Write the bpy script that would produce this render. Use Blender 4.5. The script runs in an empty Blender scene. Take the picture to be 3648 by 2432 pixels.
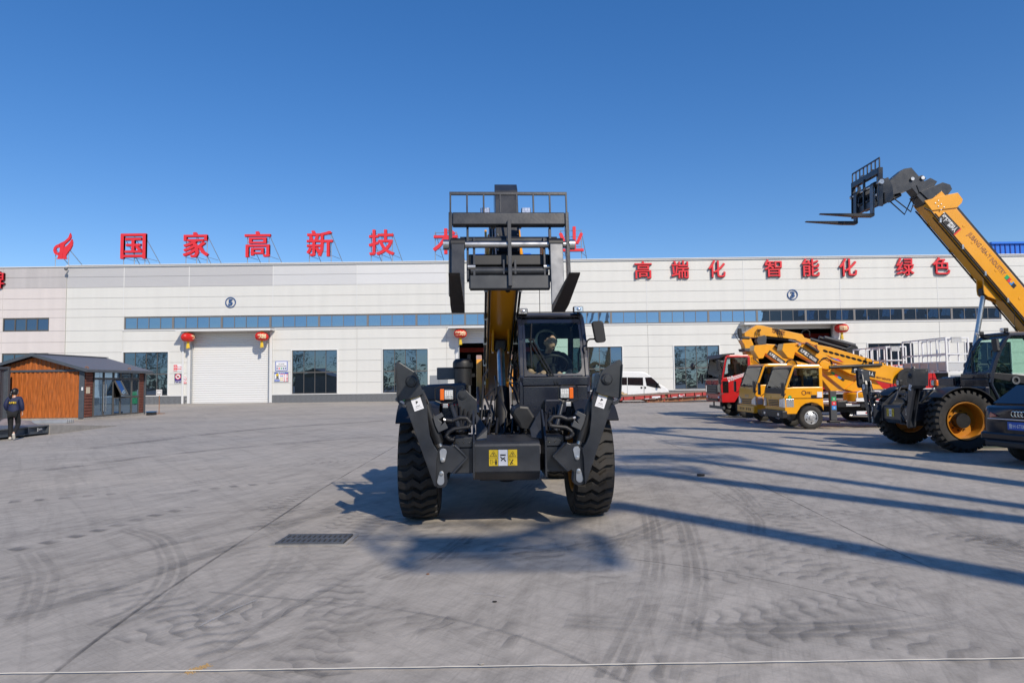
import bpy, bmesh, math, random
from mathutils import Vector, Matrix, noise
R = math.radians
rnd = random.Random(7)
scene = bpy.context.scene
col = scene.collection
PI = math.pi

# ------------------------------------------------------------------ camera
FPX, CX, CY, CAMH = 2432.0, 1824.0, 1216.0, 1.65
PITCH = math.atan(142 / 2432.0)
CAMR = Matrix.Rotation(PI / 2 + PITCH, 3, 'X') @ Matrix.Rotation(-0.012, 3, 'Z')
CAMP = Vector((0, 0, CAMH))
cd = bpy.data.cameras.new('camera')
cd.sensor_width = 36; cd.lens = 24; cd.clip_end = 2000; cd.clip_start = 0.05
cam = bpy.data.objects.new('camera', cd)
cam.matrix_world = Matrix.Translation(CAMP) @ CAMR.to_4x4()
col.objects.link(cam); scene.camera = cam

# ------------------------------------------------------------------ light
SUN_AZ, SUN_EL = R(29.0), R(36.5)          # sun behind the camera, to its right
sun_dir = Vector((math.sin(SUN_AZ) * math.cos(SUN_EL), -math.cos(SUN_AZ) * math.cos(SUN_EL), math.sin(SUN_EL)))
world = bpy.data.worlds.new('World'); scene.world = world; world.use_nodes = True
nt = world.node_tree
bg = nt.nodes['Background']
sky = nt.nodes.new('ShaderNodeTexSky')
sky.sky_type = 'NISHITA'; sky.sun_disc = False
sky.sun_elevation = SUN_EL
sky.sun_rotation = math.atan2(sun_dir.x, sun_dir.y)
sky.air_density = 0.85; sky.dust_density = 0.1; sky.ozone_density = 2.2; sky.altitude = 50
bg.inputs['Strength'].default_value = 0.188
hs = nt.nodes.new('ShaderNodeHueSaturation'); hs.inputs['Saturation'].default_value = 1.50; hs.inputs['Value'].default_value = 1.04; hs.inputs['Hue'].default_value = .511
ga = nt.nodes.new('ShaderNodeGamma'); ga.inputs['Gamma'].default_value = .78
nt.links.new(sky.outputs[0], ga.inputs['Color']); nt.links.new(ga.outputs[0], hs.inputs['Color']); nt.links.new(hs.outputs[0], bg.inputs['Color'])
sl = bpy.data.lights.new('sun', 'SUN'); sl.energy = 3.95; sl.angle = R(0.53); sl.color = (1.0, 0.905, 0.765)
so = bpy.data.objects.new('sun', sl); so.rotation_euler = sun_dir.to_track_quat('Z', 'Y').to_euler(); so.location = (10, -20, 30)
col.objects.link(so)
vs = scene.view_settings
vs.view_transform = 'Standard'; vs.look = 'None'; vs.gamma = 1; vs.exposure = 0; vs.use_curve_mapping = False
scene.cycles.max_bounces = 8; scene.cycles.transparent_max_bounces = 16
scene.cycles.caustics_reflective = False; scene.cycles.caustics_refractive = False

# ------------------------------------------------------------------ measuring helpers: pixels of the photo -> points in the place
def ray(u, v): return CAMR @ Vector(((u - CX) / FPX, -(v - CY) / FPX, -1))
def at(u, v, Y):
    r = ray(u, v); return CAMP + r * (Y / r.y)
def gnd(u, v, z=0.0):
    r = ray(u, v); return CAMP + r * ((z - CAMH) / r.z)
class Frame:
    def __init__(s, o, rz):
        s.o = Vector(o); s.rz = rz; s.m = Matrix.Rotation(rz, 3, 'Z'); s.i = s.m.inverted()
    def hit(s, u, v, ax, val):
        p = s.i @ (CAMP - s.o); d = s.i @ ray(u, v)
        return p + d * ((val - p[ax]) / d[ax])
    def fy(s, u, v, y): return s.hit(u, v, 1, y)     # on the plane local y
    def fx(s, u, v, x): return s.hit(u, v, 0, x)     # on the plane local x
def crop(u0, v0, k):
    return lambda x, y: (u0 + x * k, v0 + y * k)
c1 = crop(1380, 620, .36989); c2 = crop(1380, 1080, .52311); c3 = crop(2780, 540, .40809)
c4 = crop(2440, 1080, .30610); c5 = crop(2980, 1080, .36988)

# ------------------------------------------------------------------ mesh helpers
class MB:
    """collects shapes, links them as one mesh object"""
    def __init__(s): s.v = []; s.f = []; s.fm = []; s.uv = {}
    def add(s, vs, fs, m=0):
        b = len(s.v); s.v += [tuple(p) for p in vs]
        for f in fs: s.f.append(tuple(b + i for i in f)); s.fm.append(m)
    def box(s, c, d, rot=None, m=0):
        c = Vector(c); hx, hy, hz = d[0] / 2, d[1] / 2, d[2] / 2
        ps = [Vector((x, y, z)) for x in (-hx, hx) for y in (-hy, hy) for z in (-hz, hz)]
        if rot is not None: ps = [rot @ p for p in ps]
        s.add([p + c for p in ps], [(0, 1, 3, 2), (4, 6, 7, 5), (0, 4, 5, 1), (2, 3, 7, 6), (0, 2, 6, 4), (1, 5, 7, 3)], m)
        return s
    def bb(s, x0, x1, y0, y1, z0, z1, m=0):
        return s.box(((x0 + x1) / 2, (y0 + y1) / 2, (z0 + z1) / 2), (abs(x1 - x0), abs(y1 - y0), abs(z1 - z0)), None, m)
    def prism(s, pts, off, m=0):
        """polygon of 3-D points extruded by the vector off"""
        n = len(pts); off = Vector(off); a = [Vector(p) for p in pts]
        nrm = Vector((0, 0, 0))
        for i in range(n): nrm += a[i].cross(a[(i + 1) % n])
        if nrm.dot(off) > 0: a.reverse()
        s.add(a + [p + off for p in a], [tuple(range(n)), tuple(range(2 * n - 1, n - 1, -1))] + [(i, n + i, n + (i + 1) % n, (i + 1) % n) for i in range(n)], m)
        return s
    def tube(s, path, r, n=8, cap=True, m=0, rs=None):
        path = [Vector(p) for p in path]; rings = []
        up = None
        for i, p in enumerate(path):
            t = (path[min(i + 1, len(path) - 1)] - path[max(i - 1, 0)]).normalized()
            if up is None:
                up = t.orthogonal().normalized()
            up = (up - t * up.dot(t)); up = up.normalized() if up.length > 1e-6 else t.orthogonal().normalized()
            w = t.cross(up); rr = rs[i] if rs else r
            rings.append([p + (up * math.cos(2 * PI * k / n) + w * math.sin(2 * PI * k / n)) * rr for k in range(n)])
        vs = [q for g in rings for q in g]; fs = []
        for i in range(len(rings) - 1):
            for k in range(n): fs.append((i * n + k, i * n + (k + 1) % n, (i + 1) * n + (k + 1) % n, (i + 1) * n + k))
        if cap: fs.append(tuple(range(n - 1, -1, -1))); fs.append(tuple(range((len(rings) - 1) * n, len(rings) * n)))
        s.add(vs, fs, m); return s
    def bar(s, a, b, w, h=None, m=0, up=(0, 0, 1)):
        """rectangular bar from a to b"""
        a = Vector(a); b = Vector(b); h = h or w
        t = (b - a).normalized(); x = t.cross(Vector(up))
        x = x.normalized() if x.length > 1e-4 else Vector((1, 0, 0)); y = x.cross(t)
        ps = [e + x * sx * w / 2 + y * sy * h / 2 for e in (a, b) for sx in (-1, 1) for sy in (-1, 1)]
        s.add(ps, [(0, 1, 3, 2), (4, 6, 7, 5), (0, 4, 5, 1), (2, 3, 7, 6), (0, 2, 6, 4), (1, 5, 7, 3)], m); return s
    def lathe(s, prof, c, axis='X', n=32, m=0, closed=False):
        """prof: (radius, offset along axis)"""
        c = Vector(c); vs = []; k = len(prof)
        for i in range(n):
            a = 2 * PI * i / n; ca, sa = math.cos(a), math.sin(a)
            for r, o in prof:
                vs.append(c + Vector({'X': (o, r * ca, r * sa), 'Y': (r * ca, o, r * sa), 'Z': (r * ca, r * sa, o)}[axis]))
        fs = []
        for i in range(n):
            j = (i + 1) % n
            for q in range(k if closed else k - 1):
                q2 = (q + 1) % k; fs.append((i * k + q, i * k + q2, j * k + q2, j * k + q))
        s.add(vs, fs, m); return s
    def ball(s, c, r, n=12, h=8, m=0):
        if not hasattr(r, '__len__'): r = (r, r, r)
        vs = []; fs = []
        for j in range(h + 1):
            t = PI * j / h
            for i in range(n):
                a = 2 * PI * i / n; vs.append((c[0] + r[0] * math.sin(t) * math.cos(a), c[1] + r[1] * math.sin(t) * math.sin(a), c[2] + r[2] * math.cos(t)))
        for j in range(h):
            for i in range(n): fs.append((j * n + i, (j + 1) * n + i, (j + 1) * n + (i + 1) % n, j * n + (i + 1) % n))
        s.add(vs, fs, m); return s
    def mesh(s, name, mats, smooth=None):
        me = bpy.data.meshes.new(name); me.from_pydata(s.v, [], s.f)
        for mt in (mats if isinstance(mats, (list, tuple)) else [mats]): me.materials.append(mt)
        me.polygons.foreach_set('material_index', s.fm)
        me.validate(); fixn(me)
        if smooth:
            me.shade_smooth(); me.set_sharp_from_angle(angle=R(smooth))
        return me
    def build(s, name, mats, parent=None, smooth=None, bev=0, label=None):
        o = bpy.data.objects.new(name, s.mesh(name, mats, smooth)); col.objects.link(o)
        if parent is not None: o.parent = parent
        if bev:
            b = o.modifiers.new('bevel', 'BEVEL'); b.width = bev; b.segments = 2; b.limit_method = 'ANGLE'; b.angle_limit = R(40)
        if label: o['label'] = label
        return o
def fixn(me):
    bm = bmesh.new(); bm.from_mesh(me)
    bmesh.ops.remove_doubles(bm, verts=bm.verts, dist=1e-5)
    big = [f for f in bm.faces if len(f.verts) > 4]
    if big: bmesh.ops.triangulate(bm, faces=big)
    bmesh.ops.recalc_face_normals(bm, faces=bm.faces)
    bm.to_mesh(me); bm.free()
def tag(o, label=None, cat=None, group=None, kind=None):
    if label: o['label'] = label
    if cat: o['category'] = cat
    if group: o['group'] = group
    if kind: o['kind'] = kind
    return o
def thing(name, label, cat, loc=(0, 0, 0), rz=0.0, group=None):
    o = bpy.data.objects.new(name, None); col.objects.link(o); o.empty_display_size = .3
    o.location = loc; o.rotation_euler = (0, 0, rz)
    return tag(o, label, cat, group)
def holder(name, parent, loc=(0, 0, 0), rot=(0, 0, 0)):
    o = bpy.data.objects.new(name, None); col.objects.link(o); o.parent = parent; o.location = loc; o.rotation_euler = rot
    return o
def inst(me, name, parent, loc=(0, 0, 0), rot=(0, 0, 0), scale=None):
    o = bpy.data.objects.new(name, me); col.objects.link(o); o.parent = parent; o.location = loc; o.rotation_euler = rot
    if scale: o.scale = scale
    return o
def kids(o): return list(o.children)
def dup(o, parent=None):
    c = o.copy(); col.objects.link(c)
    if parent is not None: c.parent = parent
    for k in kids(o): dup(k, c)
    return c
_tx = {}
def text_mb(txt, size, extrude=0.0, bold=0.0, center=True):
    """lettering as geometry in the plane (x, z), facing -y; returns verts, faces centred on the ink"""
    key = (txt, size, extrude, bold)
    if key not in _tx:
        cu = bpy.data.curves.new('lettering', 'FONT'); cu.body = txt; cu.size = size; cu.extrude = extrude; cu.offset = bold
        cu.resolution_u = 2; cu.fill_mode = 'BOTH'
        ob = bpy.data.objects.new('lettering', cu); col.objects.link(ob)
        dg = bpy.context.evaluated_depsgraph_get(); dg.update()
        me = bpy.data.meshes.new_from_object(ob.evaluated_get(dg))
        vs = [Vector((v.co.x, -v.co.z, v.co.y)) for v in me.vertices]; fs = [tuple(p.vertices) for p in me.polygons]
        bpy.data.objects.remove(ob); bpy.data.meshes.remove(me); bpy.data.curves.remove(cu)
        if vs:
            x0 = min(p.x for p in vs); x1 = max(p.x for p in vs); z0 = min(p.z for p in vs); z1 = max(p.z for p in vs)
            cc = Vector(((x0 + x1) / 2, 0, (z0 + z1) / 2)); vs = [p - cc for p in vs]
            _tx[key] = (vs, fs, x1 - x0, z1 - z0)
        else: _tx[key] = ([], [], 1, 1)
    return _tx[key]
def put_text(mb, txt, M, w=None, h=None, extrude=0.0, bold=0.0, m=0):
    """lettering fitted to width w / height h; M maps (x, y(front is -), z) to the place"""
    vs, fs, tw, th = text_mb(txt, 1.0, 0.05 if extrude else 0.0, bold)
    sx = (w / tw) if w else h / th; sz = (h / th) if h else sx
    if w and not h: sz = sx
    mb.add([M @ Vector((p.x * sx, p.y * (extrude / .05 if extrude else 1), p.z * sz)) for p in vs], fs, m); return mb
def bold_text(mb, txt, b, **k):
    """heavier strokes: the glyph laid over itself with small shifts, each copy at its own depth"""
    M4 = k.pop('M4', Matrix.Identity(4))
    for i, (dx, dz) in enumerate(((0, 0), (b, b * .6), (-b, b * .6), (b, -b * .6), (-b, -b * .6))):
        put_text(mb, txt, M4 @ Matrix.Translation((dx, -.003 * i, dz)), **k)
    return mb
def skin(name, verts, edges, radii, mats, parent=None, sub=2, root=0, pick=None):
    """one continuous body grown over joints"""
    me = bpy.data.meshes.new(name); me.from_pydata([tuple(v) for v in verts], edges, [])
    o = bpy.data.objects.new(name, me); col.objects.link(o)
    md = o.modifiers.new('skin', 'SKIN'); md.use_smooth_shade = True; md.branch_smoothing = .6
    for i, sv in enumerate(me.skin_vertices[0].data):
        r = radii[i]; sv.radius = r if hasattr(r, '__len__') else (r, r); sv.use_root = (i == root)
    s2 = o.modifiers.new('sub', 'SUBSURF'); s2.levels = sub; s2.render_levels = sub
    dg = bpy.context.evaluated_depsgraph_get(); dg.update()
    nm = bpy.data.meshes.new_from_object(o.evaluated_get(dg)); nm.name = name
    o.modifiers.clear(); o.data = nm; bpy.data.meshes.remove(me)
    nm.materials.clear()
    for mt in (mats if isinstance(mats, (list, tuple)) else [mats]): nm.materials.append(mt)
    nm.shade_smooth()
    if pick:
        for p in nm.polygons: p.material_index = pick(p.center)
    if parent is not None: o.parent = parent
    return o

# ------------------------------------------------------------------ materials
M = {}
def mat(name, c, rough=.5, metal=0.0, var=0.0, vscale=3.0, bump=0.0, bscale=40.0, coat=0.0, spec=.5, dirt=0.0, dirtc=(.22, .19, .15), grain=None, world=False):
    m = bpy.data.materials.new(name); m.use_nodes = True; n = m.node_tree.nodes; l = m.node_tree.links
    b = n['Principled BSDF']
    b.inputs['Base Color'].default_value = (*c, 1); b.inputs['Roughness'].default_value = rough; b.inputs['Metallic'].default_value = metal
    b.inputs['Coat Weight'].default_value = coat; b.inputs['Coat Roughness'].default_value = .08; b.inputs['Specular IOR Level'].default_value = spec
    tc = None
    if var or bump or dirt:
        tc = n.new('ShaderNodeTexCoord'); csrc = n.new('ShaderNodeNewGeometry').outputs['Position'] if world else tc.outputs['Object']
    out = None
    if var:
        t = n.new('ShaderNodeTexNoise'); t.inputs['Scale'].default_value = vscale; t.inputs['Detail'].default_value = 6
        if grain:
            mp = n.new('ShaderNodeMapping'); mp.inputs['Scale'].default_value = grain; l.new(csrc, mp.inputs[0]); l.new(mp.outputs[0], t.inputs[0])
        else: l.new(csrc, t.inputs[0])
        r = n.new('ShaderNodeMapRange'); r.inputs[1].default_value = .3; r.inputs[2].default_value = .7; r.inputs[3].default_value = 1 - var; r.inputs[4].default_value = 1 + var
        l.new(t.outputs[0], r.inputs[0])
        x = n.new('ShaderNodeMix'); x.data_type = 'RGBA'; x.blend_type = 'MULTIPLY'; x.inputs[0].default_value = 1
        x.inputs[6].default_value = (*c, 1); l.new(r.outputs[0], x.inputs[7]); out = x.outputs[2]
        r2 = n.new('ShaderNodeMapRange'); r2.inputs[3].default_value = max(.02, rough - .1); r2.inputs[4].default_value = min(1, rough + .12); l.new(t.outputs[0], r2.inputs[0]); l.new(r2.outputs[0], b.inputs['Roughness'])
    if dirt:
        t = n.new('ShaderNodeTexNoise'); t.inputs['Scale'].default_value = 2.2; t.inputs['Detail'].default_value = 9; t.inputs['Roughness'].default_value = .7; l.new(csrc, t.inputs[0])
        r = n.new('ShaderNodeMapRange'); r.inputs[1].default_value = .52; r.inputs[2].default_value = .78; r.inputs[4].default_value = dirt; l.new(t.outputs[0], r.inputs[0])
        x = n.new('ShaderNodeMix'); x.data_type = 'RGBA'; l.new(r.outputs[0], x.inputs[0])
        if out: l.new(out, x.inputs[6])
        else: x.inputs[6].default_value = (*c, 1)
        x.inputs[7].default_value = (*dirtc, 1); out = x.outputs[2]
    if out: l.new(out, b.inputs['Base Color'])
    if bump:
        t = n.new('ShaderNodeTexNoise'); t.inputs['Scale'].default_value = bscale; t.inputs['Detail'].default_value = 4; l.new(csrc, t.inputs[0])
        bp = n.new('ShaderNodeBump'); bp.inputs['Strength'].default_value = bump; bp.inputs['Distance'].default_value = .02; l.new(t.outputs[0], bp.inputs['Height']); l.new(bp.outputs[0], b.inputs['Normal'])
    M[name] = m; return m
def glass(name, tint, refl=(1, 1, 1), rough=.01, ior=1.5):
    m = bpy.data.materials.new(name); m.use_nodes = True; n = m.node_tree.nodes; l = m.node_tree.links
    n.remove(n['Principled BSDF']); o = n['Material Output']
    t = n.new('ShaderNodeBsdfTransparent'); t.inputs[0].default_value = (*tint, 1)
    g = n.new('ShaderNodeBsdfGlossy'); g.inputs['Color'].default_value = (*refl, 1); g.inputs['Roughness'].default_value = rough
    f = n.new('ShaderNodeFresnel'); f.inputs['IOR'].default_value = ior
    x = n.new('ShaderNodeMixShader'); l.new(f.outputs[0], x.inputs[0]); l.new(t.outputs[0], x.inputs[1]); l.new(g.outputs[0], x.inputs[2]); l.new(x.outputs[0], o.inputs[0])
    M[name] = m; return m

mat('slate', (.025, .0275, .033), .36, var=.22, vscale=7, bump=.04, coat=.2, dirt=.16, dirtc=(.13, .125, .12))
mat('navy', (.013, .016, .028), .24, var=.15, vscale=3, coat=.4, dirt=.08, dirtc=(.12, .11, .10))
mat('black', (.012, .012, .013), .45, var=.15, vscale=8)
mat('black_plastic', (.016, .016, .018), .5)
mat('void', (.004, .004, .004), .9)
mat('boomyellow', (.86, .375, .010), .30, var=.04, vscale=2, coat=.5, dirt=.05)
mat('truckyellow', (.86, .365, .010), .3, var=.03, coat=.25)
mat('rubber', (.026, .024, .022), .75, var=.25, vscale=14, bump=.15, bscale=60, dirt=.6, dirtc=(.10, .078, .056))
mat('steel', (.55, .54, .52), .32, metal=1, var=.15, vscale=9)
mat('wornsteel', (.16, .165, .175), .38, metal=.6, var=.35, vscale=7, dirt=.5, dirtc=(.36, .35, .33))
mat('slatescuff', (.036, .04, .046), .4, var=.25, vscale=5, dirt=.9, dirtc=(.30, .30, .29))
mat('forkblack', (.020, .019, .018), .42, var=.3, vscale=6, dirt=.30, dirtc=(.085, .045, .022))
mat('galv', (.50, .51, .52), .42, metal=.7, var=.08)
mat('alu', (.82, .82, .82), .4, metal=.1, var=.05)
mat('wallwhite', (.685, .678, .640), .48, var=.03, vscale=1.0, grain=(1.4, 1, .10), world=True)
mat('wallwarm', (.665, .61, .585), .48, var=.035, vscale=1.0, grain=(1.4, 1, .10), world=True)
mat('wallsheen_a', (.50, .495, .50), .42, var=.015, vscale=.4)  # greys graded by column: reflection off the metal panels put into the colour
mat('wallsheen_b', (.61, .61, .615), .42, var=.015, vscale=.4)
mat('wallsheen_c', (.68, .68, .68), .42, var=.015, vscale=.4)
mat('wallgrey_w', (.49, .465, .46), .45, var=.07, vscale=1.0, grain=(1.6, 1, .12), world=True)
mat('trimwhite', (.70, .70, .69), .4)
mat('framegrey', (.10, .095, .09), .42)
mat('mulgrey', (.19, .18, .175), .42)
mat('brickgrey', (.15, .158, .17), .8, var=.18, vscale=5, bump=.2, bscale=30)
mat('mortar', (.28, .28, .27), .9)
mat('signred', (.74, .030, .040), .38, var=.03)
mat('signdark', (.10, .012, .014), .5)
mat('signblue', (.028, .085, .24), .4)
mat('white', (.80, .80, .80), .45)
mat('paper', (.78, .78, .80), .5)
mat('blue', (.02, .09, .50), .4)
mat('purple', (.035, .022, .20), .4)
mat('green', (.02, .38, .12), .4)
mat('signyellow', (.75, .52, .02), .4)
mat('orange', (.85, .16, .01), .25, coat=.5)
mat('redlens', (.35, .010, .012), .15, coat=.6)
mat('lantern', (.60, .018, .012), .35, var=.08, vscale=4)
mat('gold', (.78, .55, .05), .45, var=.1, vscale=20)
mat('goldprint', (.80, .62, .38), .4)
mat('truckred', (.52, .012, .014), .28, var=.03, coat=.2)
mat('rimyellow', (.50, .195, .010), .4, var=.08, vscale=4, dirt=.25, dirtc=(.10, .07, .05))
mat('trailerred', (.42, .045, .04), .6, var=.2, vscale=3, dirt=.5, dirtc=(.13, .08, .06))
mat('deckwood', (.26, .19, .15), .8, var=.25, vscale=3, grain=(1, 12, 12))
mat('timber', (.55, .40, .22), .7, var=.15, vscale=6)
mat('vanwhite', (.80, .80, .79), .3, coat=.4, var=.02)
mat('carnavy', (.004, .005, .012), .22, coat=.45, spec=.35)
mat('chrome', (.75, .75, .77), .12, metal=1)
mat('lens', (.70, .72, .74), .12, metal=.55, coat=.8, var=.3, vscale=60)
mat('plateblue', (.015, .10, .48), .35)
mat('cladding', (.40, .115, .022), .5, var=.42, vscale=2.5, grain=(9, 9, .8), dirt=.04, dirtc=(.7, .65, .6))
mat('brickclad', (.17, .055, .035), .75, var=.25, vscale=5)
mat('roofgrey', (.14, .145, .165), .5, var=.08, vscale=3)
mat('steelgrey', (.075, .088, .105), .45, var=.1, vscale=3, dirt=.06, dirtc=(.6, .6, .58))
mat('concrete', (.34, .315, .28), .85, var=.15, vscale=4, bump=.3, bscale=12)
mat('tarp', (.22, .185, .185), .85, var=.15, vscale=5, bump=.4, bscale=14)
mat('skin', (.55, .33, .235), .5, var=.06, vscale=12)
mat('hair', (.010, .008, .008), .45)
mat('jacket', (.012, .018, .062), .7, var=.15, vscale=8, bump=.3, bscale=20)
mat('shirt', (.012, .012, .013), .85, bump=.3, bscale=18)
mat('trousers', (.010, .010, .011), .85, bump=.3, bscale=18)
mat('shoe', (.60, .57, .50), .6)
mat('seatgrey', (.10, .10, .105), .8)
mat('filmclear', (.62, .63, .62), .25, var=.2, vscale=18)
mat('rust', (.30, .14, .07), .8, var=.2, vscale=10)
mat('blueroof', (.02, .17, .72), .4)
mat('bark', (.12, .10, .08), .9, var=.2, vscale=6)
mat('leafdark', (.035, .060, .022), .7, var=.35, vscale=1.5)
mat('leafmid', (.065, .090, .030), .7, var=.35, vscale=1.5)
mat('liftwhite', (.60, .60, .58), .45)
mat('castiron', (.075, .082, .095), .75, var=.2, vscale=10)
mat('rope', (.56, .53, .48), .85)
mat('sand', (.42, .28, .13), .95)
mat('darkgrey', (.06, .063, .068), .5)
mat('doorgrey', (.24, .26, .28), .5)
mat('cabglassdark', (.008, .009, .012), .06, coat=.8)
mat('plasticgrey', (.12, .125, .13), .45)
mat('lcdgreen', (.02, .30, .10), .4)
mat('lcdblue', (.03, .25, .65), .4)
glass('cabglass', (.80, .92, .87), ior=1.38)
glass('truckglass', (.80, .86, .87), ior=1.5)
# coated building glass: part mirror, part dark room behind
def coated(name, base, refl, mixv):
    m = bpy.data.materials.new(name); m.use_nodes = True; n = m.node_tree.nodes; l = m.node_tree.links
    b = n['Principled BSDF']; b.inputs['Base Color'].default_value = (*base, 1); b.inputs['Roughness'].default_value = .3
    g = n.new('ShaderNodeBsdfGlossy'); g.inputs['Color'].default_value = (*refl, 1); g.inputs['Roughness'].default_value = .012
    tc = n.new('ShaderNodeTexCoord'); t = n.new('ShaderNodeTexNoise'); t.inputs['Scale'].default_value = .9; t.inputs['Detail'].default_value = 1; l.new(tc.outputs['Object'], t.inputs[0])
    bp = n.new('ShaderNodeBump'); bp.inputs['Strength'].default_value = .12; bp.inputs['Distance'].default_value = .03; l.new(t.outputs[0], bp.inputs['Height']); l.new(bp.outputs[0], g.inputs['Normal'])
    x = n.new('ShaderNodeMixShader'); x.inputs[0].default_value = mixv
    l.new(b.outputs[0], x.inputs[1]); l.new(g.outputs[0], x.inputs[2]); l.new(x.outputs[0], n['Material Output'].inputs[0]); M[name] = m
coated('bandglass', (.012, .022, .032), (.42, .60, .82), .55)
coated('winglass', (.006, .010, .012), (.28, .42, .66), .36)
coated('shedglass', (.008, .018, .028), (.42, .62, .85), .55)
# ================================================================== GROUND
def ground_material():
    m = bpy.data.materials.new('yard_concrete'); m.use_nodes = True; n = m.node_tree.nodes; l = m.node_tree.links
    b = n['Principled BSDF']; b.inputs['Roughness'].default_value = .8; b.inputs['Specular IOR Level'].default_value = .3
    tc = n.new('ShaderNodeTexCoord')
    def noi(scale, rotz, sx, sy, det=5, rough=.6, dist=0.0):
        mp = n.new('ShaderNodeMapping'); mp.vector_type = 'TEXTURE'; mp.inputs['Rotation'].default_value = (0, 0, R(rotz)); mp.inputs['Scale'].default_value = (1 / sx, 1 / sy, 1)
        l.new(tc.outputs['Object'], mp.inputs[0])
        t = n.new('ShaderNodeTexNoise'); t.inputs['Scale'].default_value = scale; t.inputs['Detail'].default_value = det; t.inputs['Roughness'].default_value = rough; t.inputs['Distortion'].default_value = dist
        l.new(mp.outputs[0], t.inputs[0]); return t.outputs[0]
    def rng(x, a, b_, c, d):
        r = n.new('ShaderNodeMapRange'); r.inputs[1].default_value = a; r.inputs[2].default_value = b_; r.inputs[3].default_value = c; r.inputs[4].default_value = d; l.new(x, r.inputs[0]); return r.outputs[0]
    def mul(a, c):
        r = n.new('ShaderNodeMath'); r.operation = 'MULTIPLY'; l.new(a, r.inputs[0])
        if hasattr(c, 'links'): l.new(c, r.inputs[1])
        else: r.inputs[1].default_value = c
        return r.outputs[0]
    f = rng(noi(.22, 0, 1, 1, 6), .3, .7, .90, 1.08)
    f = mul(f, rng(noi(1.3, 20, 1, 1, 6, .7), .3, .75, .90, 1.07))
    f = mul(f, rng(noi(1.0, 58, .30, 3.2, 5, .68, 1.2), .45, .75, 1.03, .82))     # sweeps of wheel dust
    f = mul(f, rng(noi(.9, -55, .28, 3.0, 5, .68, 1.4), .46, .75, 1.03, .83))
    f = mul(f, rng(noi(1.5, 84, .22, 4, 5, .65, 1.0), .48, .75, 1.02, .82))
    f = mul(f, rng(noi(1.1, 25, .22, 3, 6, .7, 1.6), .42, .72, 1.05, .85))
    f = mul(f, rng(noi(3.4, 70, .35, 6, 5, .7, 1.5), .50, .78, 1.0, .80))
    f = mul(f, rng(noi(3.0, -35, .3, 5, 5, .7, 2.0), .50, .78, 1.0, .81))
    f = mul(f, rng(noi(55, 0, 1, 1, 3, .7), .3, .75,   .92, 1.07))
    mx = n.new('ShaderNodeMix'); mx.data_type = 'RGBA'; l.new(rng(noi(.12, 0, 1, 1, 3), .35, .65, 0, 1), mx.inputs[0])
    mx.inputs[6].default_value = (.470, .418, .352, 1); mx.inputs[7].default_value = (.420, .384, .338, 1)
    mm = n.new('ShaderNodeMix'); mm.data_type = 'RGBA'; mm.blend_type = 'MULTIPLY'; mm.inputs[0].default_value = 1; l.new(mx.outputs[2], mm.inputs[6]); l.new(f, mm.inputs[7])
    # small specks of grit and stains
    sp = rng(noi(9, 0, 1, 1, 2, .5), .74, .78, 0, .45)
    ms = n.new('ShaderNodeMix'); ms.data_type = 'RGBA'; l.new(sp, ms.inputs[0]); l.new(mm.outputs[2], ms.inputs[6]); ms.inputs[7].default_value = (.16, .15, .14, 1)
    l.new(ms.outputs[2], b.inputs['Base Color'])
    bp = n.new('ShaderNodeBump'); bp.inputs['Strength'].default_value = .18; bp.inputs['Distance'].default_value = .01; l.new(noi(28, 0, 1, 1, 5, .7), bp.inputs['Height']); l.new(bp.outputs[0], b.inputs['Normal'])
    return m
gm = MB(); gm.add([(-400, -300, 0), (400, -300, 0), (400, 500, 0), (-400, 500, 0)], [(0, 1, 2, 3)])
ground = gm.build('ground', ground_material()); tag(ground, kind='structure')

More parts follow.
